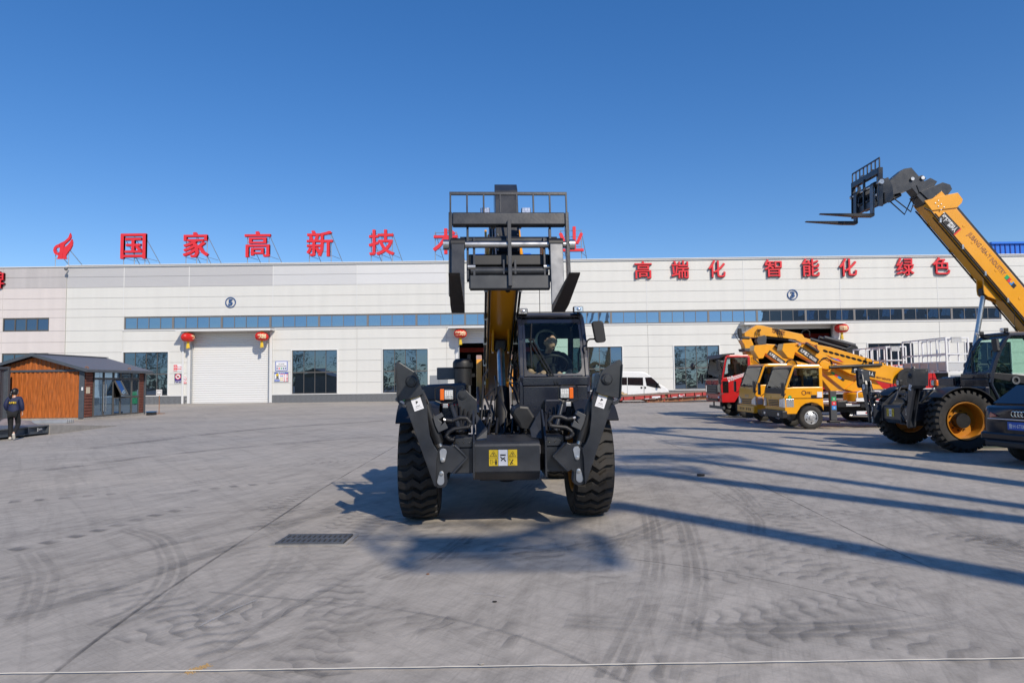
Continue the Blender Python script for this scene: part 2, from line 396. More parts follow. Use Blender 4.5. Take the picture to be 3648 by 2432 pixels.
def track_material(name, colr, strength, kind, pitch):
    """rubber left on concrete: u along the track (metres), v across 0..1"""
    m = bpy.data.materials.new(name); m.use_nodes = True; n = m.node_tree.nodes; l = m.node_tree.links
    b = n['Principled BSDF']; b.inputs['Base Color'].default_value = (*colr, 1); b.inputs['Roughness'].default_value = .8; b.inputs['Specular IOR Level'].default_value = .3
    uv = n.new('ShaderNodeUVMap'); uv.uv_map = 'UVMap'; sp = n.new('ShaderNodeSeparateXYZ'); l.new(uv.outputs[0], sp.inputs[0])
    tc = n.new('ShaderNodeTexCoord')
    def ma(op, a, c=None, d=None):
        r = n.new('ShaderNodeMath'); r.operation = op
        for i, q in enumerate((a, c, d)):
            if q is None: continue
            if hasattr(q, 'links'): l.new(q, r.inputs[i])
            else: r.inputs[i].default_value = q
        return r.outputs[0]
    def rng(x, a, b_, c, d):
        r = n.new('ShaderNodeMapRange'); r.interpolation_type = 'SMOOTHSTEP'; r.inputs[1].default_value = a; r.inputs[2].default_value = b_; r.inputs[3].default_value = c; r.inputs[4].default_value = d; l.new(x, r.inputs[0]); return r.outputs[0]
    u, v = sp.outputs[0], sp.outputs[1]
    edge = ma('MULTIPLY', rng(v, 0, .10, 0, 1), rng(v, .90, 1, 1, 0))
    def noi(s, det=4):
        t = n.new('ShaderNodeTexNoise'); t.inputs['Scale'].default_value = s; t.inputs['Detail'].default_value = det; l.new(tc.outputs['Object'], t.inputs[0]); return t.outputs[0]
    if kind == 'lug':          # chevron lugs: dark gradient against a sharp zigzag edge
        zig = rng(v, .30, .62, 0, .62)
        ph = ma('FRACT', ma('ADD', ma('DIVIDE', u, pitch), ma('MULTIPLY', zig, .9)))
        pat = ma('ADD', rng(ph, .0, .55, 1.0, .0), rng(ph, .95, .985, 0, 1.0))
    elif kind == 'ribs':       # car / lorry tyre: bands along the track
        ph = ma('PINGPONG', ma('ADD', ma('MULTIPLY', v, 3.0), ma('MULTIPLY', noi(.9, 2), .5)), .5)
        wig = ma('PINGPONG', ma('MULTIPLY', u, 14.0), .06)
        pat = rng(ma('ADD', ph, wig), .12, .26, .15, 1.0)
    elif kind == 'dash':       # edge of a lug tyre: row of separate blocks
        ph = ma('FRACT', ma('DIVIDE', u, pitch)); pat = ma('MULTIPLY', rng(ph, .30, .40, 0, 1), rng(ph, .62, .95, 1, 0))
    else:                      # plain
        pat = rng(v, .2, .5, .6, 1.0)
    fade = ma('MULTIPLY', rng(noi(.7), .30, .62, .05, 1), rng(noi(7), .25, .7, .5, 1))
    a = ma('MULTIPLY', ma('MULTIPLY', pat, edge), ma('MULTIPLY', fade, strength))
    tr = n.new('ShaderNodeBsdfTransparent'); x = n.new('ShaderNodeMixShader'); l.new(a, x.inputs[0]); l.new(tr.outputs[0], x.inputs[1]); l.new(b.outputs[0], x.inputs[2]); l.new(x.outputs[0], n['Material Output'].inputs[0])
    return m
TM = {'lug': track_material('rubber_lug', (.11, .108, .108), .30, 'lug', .21), 'lug2': track_material('rubber_lug_faint', (.13, .13, .134), .30, 'lug', .17),
      'ribs': track_material('rubber_ribs', (.16, .153, .145), .24, 'ribs', .1), 'dash': track_material('rubber_blocks', (.12, .12, .125), .5, 'dash', .30),
      'plain': track_material('rubber_scuff', (.13, .13, .13), .32, 'plain', .1), 'joint': track_material('joint_filler', (.10, .095, .09), .6, 'plain', .1),
      'pale': track_material('pale_scrape', (.55, .54, .52), .4, 'plain', .1)}
ribn = [0]
def ribbon(name, pts, w, mk, smoothn=10):
    """a strip of marking laid on the ground; pts are ground points"""
    pts = [Vector((p[0], p[1], 0)) for p in pts]
    if len(pts) > 2:                                    # Catmull-Rom
        q = [pts[0] * 2 - pts[1]] + pts + [pts[-1] * 2 - pts[-2]]; out = []
        for i in range(1, len(q) - 2):
            for k in range(smoothn):
                t = k / smoothn; a, b, c, d = q[i - 1], q[i], q[i + 1], q[i + 2]
                out.append(.5 * ((2 * b) + (c - a) * t + (2 * a - 5 * b + 4 * c - d) * t * t + (3 * b - a - 3 * c + d) * t ** 3))
        pts = out + [pts[-1]]
    z = .0035 + .00022 * ribn[0]; ribn[0] += 1
    vs, fs, uvs = [], [], []; L = 0
    for i, p in enumerate(pts):
        t = (pts[min(i + 1, len(pts) - 1)] - pts[max(i - 1, 0)]).normalized(); nn = Vector((-t.y, t.x, 0))
        if i: L += (p - pts[i - 1]).length
        vs += [p + nn * w / 2 + Vector((0, 0, z)), p - nn * w / 2 + Vector((0, 0, z))]; uvs += [(L, 0), (L, 1)]
    for i in range(len(pts) - 1): fs.append((2 * i, 2 * i + 1, 2 * i + 3, 2 * i + 2))
    me = bpy.data.meshes.new(name); me.from_pydata(vs, [], fs); me.materials.append(TM[mk])
    ul = me.uv_layers.new(name='UVMap')
    for lp in me.loops: ul.data[lp.index].uv = uvs[lp.vertex_index]
    o = bpy.data.objects.new(name, me); col.objects.link(o); o.parent = ground; return o
def gd(x, y): return gnd(x * 1.5510, y * 1.5510)         # pixels of the 2352-wide view
def grib(name, px, w, mk): return ribbon(name, [gd(*p) for p in px], w, mk)
grib('joint', [(60, 1600), (110, 1556), (300, 1412), (500, 1278), (640, 1188), (760, 1110), (912, 1022)], .036, 'joint')
grib('joint', [(2420, 1450), (2352, 1412), (2150, 1310), (1960, 1220), (1800, 1140), (1650, 1068), (1440, 975)], .022, 'joint')
grib('joint', [(1800, 1262), (2352, 1345)], .012, 'joint')
grib('joint', [(800, 1236), (1100, 1250), (1400, 1278), (1750, 1330), (2352, 1470)], .012, 'joint')
grib('joint', [(300, 1110), (912, 1101), (1440, 1103), (2352, 1118)], .02, 'pale')
# tyre marks
grib('tyre_mark', [(1490, 1180), (1500, 1240), (1498, 1310), (1480, 1390), (1400, 1560)], .24, 'ribs')
grib('tyre_mark', [(1570, 1190), (1592, 1280), (1592, 1360), (1570, 1450), (1540, 1560)], .26, 'ribs')
grib('tyre_mark', [(1010, 1290), (1080, 1230), (1160, 1165), (1230, 1110)], .26, 'ribs')
grib('tyre_mark', [(880, 1330), (1000, 1280), (1130, 1200), (1230, 1140)], .22, 'ribs')
grib('tyre_mark', [(720, 1600), (740, 1500), (770, 1420), (785, 1330), (780, 1260), (860, 1190)], .42, 'lug2')
grib('tyre_mark', [(900, 1180), (960, 1200), (1060, 1215)], .40, 'lug')
grib('tyre_mark', [(680, 1240), (800, 1190), (905, 1130)], .34, 'lug2')
grib('tyre_mark', [(1060, 1250), (1180, 1260), (1270, 1285), (1400, 1330), (1560, 1400)], .42, 'lug')
grib('tyre_mark', [(300, 1480), (420, 1440), (600, 1400), (820, 1400), (1000, 1450)], .46, 'lug2')
grib('tyre_mark', [(640, 1560), (800, 1470), (960, 1440), (1200, 1460)], .50, 'lug')
grib('tyre_mark', [(1640, 1490), (1760, 1450), (1900, 1455), (2080, 1475), (2352, 1520)], .46, 'lug')
grib('tyre_mark', [(1560, 1430), (1700, 1420), (1900, 1390), (2100, 1370), (2352, 1360)], .42, 'lug2')
grib('tyre_mark', [(1640, 1335), (1760, 1310), (1900, 1330), (2060, 1340)], .34, 'lug2')
grib('tyre_mark', [(1600, 1180), (1900, 1190), (2200, 1230), (2352, 1250)], .30, 'lug2')
grib('tyre_mark', [(1500, 1090), (1600, 1110), (1680, 1150), (1730, 1190), (1735, 1230)], .24, 'ribs')
grib('tyre_mark', [(1540, 1075), (1640, 1095), (1700, 1130), (1735, 1165)], .24, 'ribs')
grib('tyre_mark', [(0, 1270), (140, 1240), (240, 1215), (330, 1190), (440, 1165)], .20, 'dash')
grib('tyre_mark', [(0, 1155), (200, 1140), (330, 1128)], .22, 'dash')
grib('tyre_mark', [(420, 1130), (620, 1110), (800, 1100)], .20, 'dash')
grib('tyre_mark', [(230, 1440), (330, 1400), (390, 1340), (400, 1290), (370, 1240), (300, 1215)], .30, 'ribs')
grib('tyre_mark', [(60, 1430), (90, 1380), (100, 1320), (70, 1270)], .30, 'ribs')
grib('tyre_mark', [(0, 1420), (200, 1370), (400, 1300), (640, 1215), (860, 1130)], .22, 'plain')
grib('tyre_mark', [(0, 1330), (260, 1280), (480, 1230), (700, 1190), (880, 1150)], .18, 'plain')
grib('tyre_mark', [(480, 1360), (900, 1400), (1150, 1450), (1340, 1520), (1500, 1600)], .035, 'plain')
grib('tyre_mark', [(500, 1500), (700, 1380), (880, 1290)], .10, 'plain')
grib('tyre_mark', [(420, 1120), (560, 1078), (760, 1062), (900, 1050)], .3, 'lug2')
grib('tyre_mark', [(100, 1080), (420, 1040), (760, 1010), (900, 1000)], .5, 'plain')
grib('tyre_mark', [(200, 1030), (600, 985), (900, 965)], .6, 'plain')
grib('tyre_mark', [(480, 1250), (560, 1262), (640, 1300), (700, 1340)], .4, 'lug2')
grib('tyre_mark', [(1450, 1550), (1560, 1540), (1700, 1560)], .46, 'lug')
tr2 = random.Random(21)
for i in range(16):
    x = tr2.uniform(-4.5, 5.5); y = tr2.uniform(3.7, 9.5); a = tr2.uniform(-.5, .5) + (0 if i % 3 else PI / 2); c = tr2.uniform(-.35, .35); pt = [(x, y)]
    for k in range(3): a += c; x += 1.1 * math.cos(a); y += 1.1 * math.sin(a); pt.append((x, y))
    ribbon('tyre_mark', pt, tr2.uniform(.30, .5), ('lug2', 'lug', 'lug2', 'ribs')[i % 4])
grib('pale_scrape', [(460, 1440), (530, 1405), (590, 1380)], .018, 'pale')
grib('pale_scrape', [(1090, 1366), (1130, 1368), (1165, 1374)], .012, 'pale')

# white rope lying across the yard
pts = []
for i in range(141):
    x = -4.6 + 9.2 * i / 140
    a = gd(-40, 1551); b = gd(2400, 1514); t = (x - a.x) / (b.x - a.x)
    pts.append((x, a.y + (b.y - a.y) * t + .006 * noise.noise(Vector((x * 4, 0, 0))), .012 + .003 * noise.noise(Vector((x * 25, 3, 0)))))
tag(MB().tube(pts, .0036, 6).build('rope', M['rope'], smooth=60), 'thin white rope lying straight across the concrete in front', 'rope')
sn = MB()
for i in range(160):
    a = rnd.uniform(0, 1); p = gd(430 + 50 * a + rnd.gauss(0, 5), 1545 - 18 * a + rnd.gauss(0, 2)); sn.ball((p.x, p.y, .003), rnd.uniform(.002, .006), 5, 3)
tag(sn.build('sand', M['sand']), 'small spill of yellow sand beside the white rope', 'sand', kind='stuff')
# scraps
def scrap(px, py, s, mk, label, grp=None):
    p = gd(px, py); mb = MB(); ps = []
    for i in range(7):
        a = 2 * PI * i / 7; r = s * rnd.uniform(.5, 1); ps.append((p.x + r * math.cos(a), p.y + .6 * r * math.sin(a), .004))
    mb.prism(ps, (0, 0, s * .35)); return tag(mb.build('litter', M[mk], bev=s * .1), label, 'litter', grp)
scrap(1611, 1093, .11, 'black', 'crumpled black scrap on the concrete right of the machine')
scrap(1136, 1383, .02, 'void', 'small dark flake on the concrete below the soft shadow')
scrap(983, 1319, .018, 'rust', 'tiny leaf on the concrete near the front')
scrap(1106, 1526, .022, 'concrete', 'small pebble lying against the white rope')

# drain grate
g4 = [gd(622, 1252), gd(795, 1250), gd(804, 1230), gd(672, 1230)]
ga = (g4[0] + g4[3]) / 2; gb = (g4[1] + g4[2]) / 2; gdir = (gb - ga).normalized(); ge = Vector((-gdir.y, gdir.x, 0))
GL = (gb - ga).length; GW = .40
gc = (ga + gb) / 2
gt = thing('drain_grate', 'rectangular cast iron drain grate set into the concrete', 'drain grate', (gc.x, gc.y, 0), math.atan2(gdir.y, gdir.x))
fr = MB()
for s in (-1, 1):
    fr.bb(-GL / 2 - .05, GL / 2 + .05, s * (GW / 2 + .03) - .03, s * (GW / 2 + .03) + .03, .001, .008)
    fr.bb(s * (GL / 2 + .028) - .022, s * (GL / 2 + .028) + .022, -GW / 2, GW / 2, .001, .0075)
fr.build('surround', M['concrete'], gt)
pit = MB(); pit.bb(-GL / 2, GL / 2, -GW / 2, GW / 2, .0005, .0025); pit.build('pit', M['void'], gt)
gb_ = MB()
for yy in (-GW / 2 + .015, 0, GW / 2 - .015): gb_.bb(-GL / 2, GL / 2, yy - .02, yy + .02, .003, .0245)
gb_.build('grate_frame', M['castiron'], gt, bev=.003)
bar = MB().bb(-.016, .016, -.082, .082, .004, .0235).mesh('bar', M['castiron'])
for k in range(13):
    for s in (-1, 1):
        inst(bar, 'bar', gt, (-GL / 2 + .022 + (GL - .044) * k / 12, s * .094, 0))

# ================================================================== FACTORY BUILDING
YB = 61.0
def wx(u, v): return at(u, v, YB).x
def wz(u, v): return at(u, v, YB).z
fac = thing('factory_building', 'long white panel-clad factory hall with ribbon windows and roller doors', 'factory', (0, YB, 0))
ROWS = [.75, 1.73, 2.70, 3.68, 4.66, 5.63, 6.62]
ROWT = [7.82, 8.57, 9.55, 10.50, 11.46, 12.36]
SEAM = [wx(u, 1050) for u in (238, 442, 674, 973, 1272, 1590, 1945, 2304, 2650, 2993, 3340)] + [wx(3340, 1050) + 8.7 * k for k in (1, 2, 3)]
WIN = [(wx(u, 1320) - 2.03, wx(u, 1320) + 2.03) for u in (519, 1121, 1444, 2137, 2483, 3175, 3523)]
DOOR = [(wx(675, 1300), wx(966, 1300)), (wx(1628, 1300), wx(1925, 1300)), (wx(2664, 1300), wx(2976, 1300))]
XL, XR = SEAM[0], SEAM[-1]
BX0, BX1 = wx(442, 1150), wx(3565, 1110)
def spans(x0, x1, holes):
    out = [(x0, x1)]
    for a, b in holes:
        nx = []
        for p, q in out:
            if b <= p or a >= q: nx.append((p, q)); continue
            if a > p: nx.append((p, a))
            if b < q: nx.append((q if False else b, q))
        out = nx
    return [(p, q) for p, q in out if q - p > .05]
unit = {}
def panel(x0, x1, z0, z1, mk, par=None, y=0.0, nm='wall_panel'):
    g = .008
    key = (round(x1 - x0, 2), round(z1 - z0, 2), mk)
    if key not in unit:
        w, h = x1 - x0 - 2 * g, z1 - z0 - 2 * g
        mb = MB(); e = .012
        mb.add([(-w / 2, -.02, -h / 2), (w / 2, -.02, -h / 2), (w / 2, -.02, h / 2), (-w / 2, -.02, h / 2),
                (-w / 2 + e, -.036, -h / 2 + e), (w / 2 - e, -.036, -h / 2 + e), (w / 2 - e, -.036, h / 2 - e), (-w / 2 + e, -.036, h / 2 - e)],
               [(4, 5, 6, 7), (0, 1, 5, 4), (1, 2, 6, 5), (2, 3, 7, 6), (3, 0, 4, 7)])
        unit[key] = mb.mesh('wall_panel', M[mk])
    return inst(unit[key], nm, par or fac, ((x0 + x1) / 2, y, (z0 + z1) / 2))
back = MB()
for i in range(len(SEAM) - 1):
    a, b = SEAM[i], SEAM[i + 1]
    for r in range(6):
        z0, z1 = ROWS[r], ROWS[r + 1]
        hs = DOOR + (WIN if r < 4 else [])
        for p, q in spans(a, b, hs):
            panel(p, q, z0, z1, 'wallwhite'); back.bb(p, q, -.005, .2, z0, z1)
    for r in range(5):
        z0, z1 = ROWT[r], ROWT[r + 1]
        mk = 'wallwhite'
        if r >= 3: mk = {0: 'wallsheen_a', 1: 'wallsheen_a', 2: 'wallsheen_a', 3: 'wallsheen_b', 4: 'wallsheen_c'}.get(i, 'wallwhite')
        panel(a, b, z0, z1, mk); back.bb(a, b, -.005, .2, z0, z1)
back.bb(XL, BX0, -.005, .2, 6.62, 7.82); back.bb(BX1, XR, -.005, .2, 6.62, 7.82); back.bb(BX0, BX1, .25, .4, 6.62, 7.82)
for p, q in DOOR: back.bb(p, q, -.005, .2, 6.36, 6.62)
for p, q in WIN: back.bb(p - .05, q + .05, .22, .4, .7, 4.7)
back.build('backing_wall', mat('seamgrey', (.54, .54, .51), .6), fac)
panel(XL, BX0, 6.62, 7.82, 'wallwhite'); panel(BX1, XR, 6.62, 7.82, 'wallwhite')
for p, q in DOOR: panel(p, q, 6.34, 6.62, 'wallwhite')
# vertical cover strips, eaves and flashings
for x in SEAM[1:-1]:
    MB().bb(x - .035, x + .035, -.052, -.046, 7.84, 12.34).build('cover_strip', M['trimwhite'], fac)
gt_ = MB(); gt_.bb(XL - .02, XR, -.16, -.02, 12.36, 12.46); gt_.bb(XL - .02, XR, -.22, .3, 12.462, 12.54); gt_.build('eaves_gutter', M['trimwhite'], fac, bev=.01)
fl = MB(); fl.bb(BX0 - .1, BX1 + .1, -.10, -.048, 6.56, 6.66); fl.build('flashing', M['trimwhite'], fac)
fl = MB()
for p, q in spans(XL, XR, DOOR): fl.bb(p, q, -.10, .05, .69, .76)
fl.build('flashing', M['trimwhite'], fac)
for p, q in DOOR:
    for s, x in ((-1, p), (1, q)):
        MB().bb(x - .12, x + .12, -.14, -.047, 0.02, 6.34).build('door_jamb', M['trimwhite'], fac, bev=.01)
# plinth of grey blocks
mo = MB(); brick = MB().bb(-.215, .215, -.03, .015, -.082, .082).mesh('brick', M['brickgrey']); rest = MB(); nb = 0
order = []
for p, q in spans(XL, XR, DOOR):
    mo.bb(p, q, -.012, .2, 0, .70)
    for r in range(4):
        x = p + (.11 if r % 2 else .22)
        while x + .2 < q:
            order.append((x, .09 + .174 * r)); x += .45
for x, z in order:
    vis = wx(600, 1420) < x < wx(650, 1420) or wx(966, 1420) < x < wx(1420, 1420) or wx(2330, 1420) < x < wx(2480, 1420)
    if vis and nb < 296:
        inst(brick, 'brick', fac, (x, -.012 + rnd.uniform(-.006, .004), z), (0, 0, rnd.uniform(-.004, .004))); nb += 1
    else: rest.bb(x - .215, x + .215, -.042, .003, z - .082, z + .082)
tag(rest.build('brick_course', M['brickgrey'], fac), kind='stuff'); mo.build('plinth', M['mortar'], fac)
# windows
def pane_mesh(w, h, mk): return MB().bb(-w / 2, w / 2, -.008, .008, -h / 2, h / 2).mesh('pane', M[mk])
PM = {}
def window(par, x0, x1, z0, z1, nx, nz, mk, y=.10, fw=.06, posts=.05, split=.5, nm='window', tilt=.5, fmat='framegrey'):
    f = MB(); d0, d1 = y - .06, y + .05
    f.bb(x0, x0 + fw, d0, d1, z0, z1); f.bb(x1 - fw, x1, d0, d1, z0, z1); f.bb(x0 + fw, x1 - fw, d0, d1, z0, z0 + fw); f.bb(x0 + fw, x1 - fw, d0, d1, z1 - fw, z1)
    zs = [z0 + fw, z1 - fw] if nz == 1 else [z0 + fw, z0 + (z1 - z0) * split, z1 - fw]
    pw = (x1 - x0 - 2 * fw) / nx
    for k in range(1, nx): f.bb(x0 + fw + pw * k - posts / 2, x0 + fw + pw * k + posts / 2, d0 + .005, d1 - .005, z0 + fw, z1 - fw)
    if nz == 2: f.bb(x0 + fw, x1 - fw, d0 + .002, d1 - .002, zs[1] - posts, zs[1] + posts)
    o = f.build(nm, M[fmat], par)
    for r in range(nz):
        h = zs[r + 1] - zs[r]
        for k in range(nx):
            key = (round(pw, 2), round(h, 2), mk)
            if key not in PM: PM[key] = pane_mesh(pw, h, mk)
            inst(PM[key], 'pane', o, (x0 + fw + pw * (k + .5), y, (zs[r] + zs[r + 1]) / 2), (R(rnd.gauss(0, tilt * .5)), 0, R(rnd.gauss(0, tilt))))
    return o
for p, q in WIN:
    window(fac, p, q, .78, 4.64, 4, 2, 'winglass', split=.49)
    t = MB()
    for s, x in ((-1, p), (1, q)): t.bb(x - .07, x + .02 if s < 0 else x + .07, -.10, .06, .74, 4.70) if s < 0 else t.bb(x - .02, x + .07, -.10, .06, .74, 4.70)
    t.bb(p + .02, q - .02, -.099, .06, 4.64, 4.70); t.build('window_trim', M['trimwhite'], fac)
wr = BX1 - BX0; nwin = 18
for k in range(nwin):
    a = BX0 + wr * k / nwin; b = BX0 + wr * (k + 1) / nwin
    window(fac, a + .0, b - .0, 6.68, 7.80, 4, 1, 'bandglass', fw=.09, posts=.045, tilt=.35, fmat='mulgrey')
# roller doors, canopies
def roller(x0, x1, z0, z1):
    mb = MB(); n = int((z1 - z0) / .05); vs = []; fs = []
    for i in range(n + 1):
        z = z0 + (z1 - z0) * i / n; y = .22 + .028 * math.sin(i * PI / 2)
        vs += [(x0, y, z), (x1, y, z)]
    for i in range(n): fs.append((2 * i, 2 * i + 1, 2 * i + 3, 2 * i + 2))
    mb.add(vs, fs); return mb.build('roller_door', M['trimwhite'], fac, smooth=60)
def guide(x0, x1):
    for x in (x0 + .17, x1 - .17): MB().bb(x - .05, x + .05, -.04, .16, 0, 6.34).build('door_guide', M['galv'], fac)
roller(DOOR[0][0] + .1, DOOR[0][1] - .1, .02, 6.36); guide(*DOOR[0])
roller(DOOR[1][0] + .1, DOOR[1][1] - .1, 5.12, 6.36); guide(*DOOR[1])
roller(DOOR[2][0] + .1, DOOR[2][1] - .1, 6.05, 6.36); guide(*DOOR[2])
for p, q in DOOR:
    a, b = p - .62, q + .35
    c = MB(); c.prism([(a, -.06, 6.64), (a, -1.32, 6.50), (a, -1.32, 6.44), (a, -.06, 6.40)], (b - a, 0, 0)); c.build('canopy', M['trimwhite'], fac)
    MB().bb(a - .03, b + .03, -1.38, -1.33, 6.36, 6.54).build('canopy_fascia', M['trimwhite'], fac, bev=.01)
    rf = MB(); n = int((b - a) / .2)
    for i in range(n): rf.bar((a + .1 + i * (b - a - .2) / (n - 1), -.07, 6.665), (a + .1 + i * (b - a - .2) / (n - 1), -1.36, 6.545), .09, .03)
    rf.build('canopy_ribs', M['galv'], fac)
# shell behind the facade: roof, floor strip and far walls, seen through the open doors
sh = MB(); sh.bb(XL, XR, .3, 34, 11.9, 12.1); sh.bb(XL, XR, 34, 34.3, 0, 11.9); sh.bb(XL, XL + .3, .45, 34, 0, 11.9); sh.bb(XR - .3, XR, .45, 34, 0, 11.9)
sh.build('hall_shell', mat('hallgrey', (.10, .10, .10), .9), fac)
for x, y, z in ((DOOR[1][0] + 3, 9.0, 4.9), (DOOR[1][0] + 3, 15, 5.2), (DOOR[2][0] + 4, 8, 5.9)):
    MB().bb(x - 7, x + 7, y - .25, y + .25, z - .22, z + .22).build('crane_girder', M['trailerred'], fac)
for x in (DOOR[1][0] + .9, DOOR[1][1] - .9): MB().bb(x - .15, x + .15, 2.6, 2.9, 0, 4.2).build('hall_column', M['darkgrey'], fac)
MB().bb(DOOR[0][0] - .62, DOOR[0][0] - .44, -.16, -.05, 0, 6.4).build('downpipe', M['trimwhite'], fac, bev=.02)
# grey double doors low in the wall
for u0, u1, vt in ((1532, 1596, 1337), (3388, 3450, 1335)):
    x0, x1 = wx(u0, 1380), wx(u1, 1380); zt = wz(u0, vt)
    d = MB(); d.bb(x0, (x0 + x1) / 2 - .01, -.09, -.05, .05, zt); d.bb((x0 + x1) / 2 + .01, x1, -.09, -.05, .05, zt)
    d.build('service_door', M['doorgrey'], fac, bev=.01)
# blue ridge light and blue parapet of the hall behind
bl = MB()
a, b = at(1660, 880, 80), at(1915, 880, 80); bl.prism([(a.x, 19, 15.95), (a.x + .9, 19, 16.75), (b.x - .9, 19, 16.75), (b.x, 19, 15.95)], (0, 3, 0))
bl.build('ridge_vent', M['blueroof'], fac)
MB().bb(a.x - .5, b.x + .5, 18.5, 22.5, 12.0, 15.95).build('ridge_kerb', M['blueroof'], fac)
bp_ = thing('blue_building', 'bright blue rooftop storey with ribbed wall behind the right end of the hall', 'building', (0, 96, 0))
p0, p1 = at(3535, 870, 96), at(3535, 896, 96)
zt = p0.z; MB().bb(p0.x, p0.x + 40, 0, 12, 0, zt).build('wall', M['blueroof'], bp_)
MB().bb(p0.x - .3, p0.x + 40, -.3, 12.3, zt + .001, zt + .28).build('parapet', M['blueroof'], bp_)
rb = MB().bb(-.06, .06, -.1, -.002, zt - 4, zt - .05).mesh('rib', mat('bluedark', (.01, .05, .3), .5))
for k in range(40): inst(rb, 'rib', bp_, (p0.x + .4 + .7 * k, 0, 0))

# left wing
wing = thing('office_wing', 'warm white panelled wing of the factory at the left edge', 'building', (0, YB - .09, 0))
WX = [wx(14, 1050) - 9 * k for k in (2, 1, 0)] + [XL]
bk = MB()
w1 = (wx(13, 1160), wx(177, 1160)); w2 = (wx(9, 1300), wx(174, 1300))
for i in range(3):
    for z0, z1 in zip(ROWS[:-1], ROWS[1:]):
        for p, q in spans(WX[i], WX[i + 1], [w2] if z1 < 4.7 and z0 > .7 else []):
            panel(p, q, z0, z1, 'wallwarm', wing)
    for p, q in spans(WX[i], WX[i + 1], [w1]): panel(p, q, 6.62, 7.82, 'wallwarm', wing)
    for r in range(5): panel(WX[i], WX[i + 1], ROWT[r], ROWT[r + 1], 'wallgrey_w' if r >= 3 else 'wallwarm', wing)
bk.bb(WX[0], XL - .002, .16, .295, 0, 12.36)
for r in range(12):
    z0 = ([0] + ROWS[:-1] + ROWT)[r] if r < 7 else None
for p, q in spans(WX[0], XL - .003, [w1, w2]): bk.bb(p, q, -.005, .16, .7, 12.36)
for (p, q), zs in ((w1, ((.7, 6.62), (7.82, 12.36))), (w2, ((4.66, 12.36),))):
    pass
bk.bb(w1[0], w1[1], -.006, .159, 7.82, 12.35); bk.bb(w1[0], w1[1], -.006, .159, 4.70, 6.62)
bk.build('backing_wall', M['seamgrey'], wing)
MB().bb(WX[0], XL + .005, -.12, .5, 12.36, 12.44).build('eaves_gutter', M['trimwhite'], wing)
MB().bb(WX[0], XL, -.03, .15, 0, .72).build('plinth', M['brickgrey'], wing)
window(wing, w1[0], w1[1], 6.66, 7.78, 4, 1, 'winglass', y=.06, fw=.08, posts=.1)
window(wing, w2[0], w2[1], .78, 4.60, 4, 2, 'winglass', y=.06)
cm = thing('security_camera', 'small white security camera under the eaves at the wing corner', 'camera', at(238, 952, YB - .6))
MB().tube([(0, .2, .1), (0, 0, .05), (0, -.1, 0)], .05).build('bracket', M['white'], cm); MB().ball((0, -.1, -.16), .15, 10, 8).build('dome', M['plasticgrey'], cm, smooth=60)

# ------------------------------------------------------------------ red characters
def letter_thing(name, ch, u, v0, v1, Y, label, group, depth, bold=.020, frame=False, w=None):
    c = at(u, (v0 + v1) / 2, Y); h = at(u, v0, Y).z - at(u, v1, Y).z
    t = thing(name, label, 'sign letter', (c.x, Y, c.z), 0, group)
    mb = MB(); bold_text(mb, ch, bold * h, h=h * (1 - bold), w=(w or h * .98) * (1 - bold), extrude=depth)
    mb.build('letter', M['signred'], t)
    if not frame:
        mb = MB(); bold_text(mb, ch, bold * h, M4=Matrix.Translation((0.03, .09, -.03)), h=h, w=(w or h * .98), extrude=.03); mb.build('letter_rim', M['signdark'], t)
    else:
        fr = MB(); zb = 12.5 - c.z
        for x in (-h * .42, 0, h * .42) if frame == 3 else (-h * .42, h * .42):
            fr.tube([(x, .12, zb), (x, .12, h * .40)], .038, 6)
            fr.tube([(x, .14, h * .38), (x + .75, 1.9, zb)], .03, 6); fr.tube([(x, .12, zb + .75), (x + .5, 1.3, zb + .65)], .022, 6)
        for z in (-h * .3, h * .1, h * .36): fr.tube([(-h * .42, .13, z), (h * .42, .13, z)], .025, 6)
        fr.build('support_frame', M['galv'], t)
    return t
RC = [('国', 477, 833, 922), ('家', 699, 828, 917), ('高', 919, 825, 916), ('新', 1140, 822, 914), ('技', 1360, 819, 909), ('术', 1588, 815, 905), ('企', 1806, 812, 902), ('业', 2034, 808, 896)]
RL = ['first red rooftop character, boxed shape, right of the emblem', 'second red rooftop character, over the grey panels left of the circled five', 'third red rooftop character, above the circled five', 'fourth red rooftop character, wide two-part shape', 'fifth red rooftop character, last one clear of the raised forks', 'red rooftop character half hidden by the left end of the fork carriage', 'red rooftop character hidden behind the fork carriage', 'last red rooftop character, right of the fork carriage']
for (ch, u, a, b), lb in zip(RC, RL):
    letter_thing('rooftop_letter', ch, u, a, b, YB + .3, lb, 'red characters along the roof edge', .14, frame=3 if ch in '国家技' else 2)
FC = [('高', 2291, 931, 992), ('端', 2423, 929, 991), ('化', 2554, 928, 988), ('智', 2754, 925, 986), ('能', 2888, 922, 984), ('化', 3021, 921, 983), ('绿', 3224, 919, 981), ('色', 3353, 917, 977), ('化', 3484, 916, 976)]
FL = ['leftmost red facade character, above the white van', 'red facade character second from the left, with two halves', 'third red facade character, just left of the first gap', 'fourth red facade character, just right of the first gap', 'fifth red facade character, above and right of the circled three', 'sixth red facade character, just left of the second gap', 'seventh red facade character, just right of the second gap', 'eighth red facade character, beside the lifted orange boom', 'red facade character hidden by the lifted orange boom']
for i, (ch, u, a, b) in enumerate(FC):
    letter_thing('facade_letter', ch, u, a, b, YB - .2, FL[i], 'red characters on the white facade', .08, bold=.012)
letter_thing('facade_letter', '牌', -14, 966, 1026, YB - .30, 'red facade character cut by the left edge on the office wing', 'red characters on the office wing', .08, bold=.012)
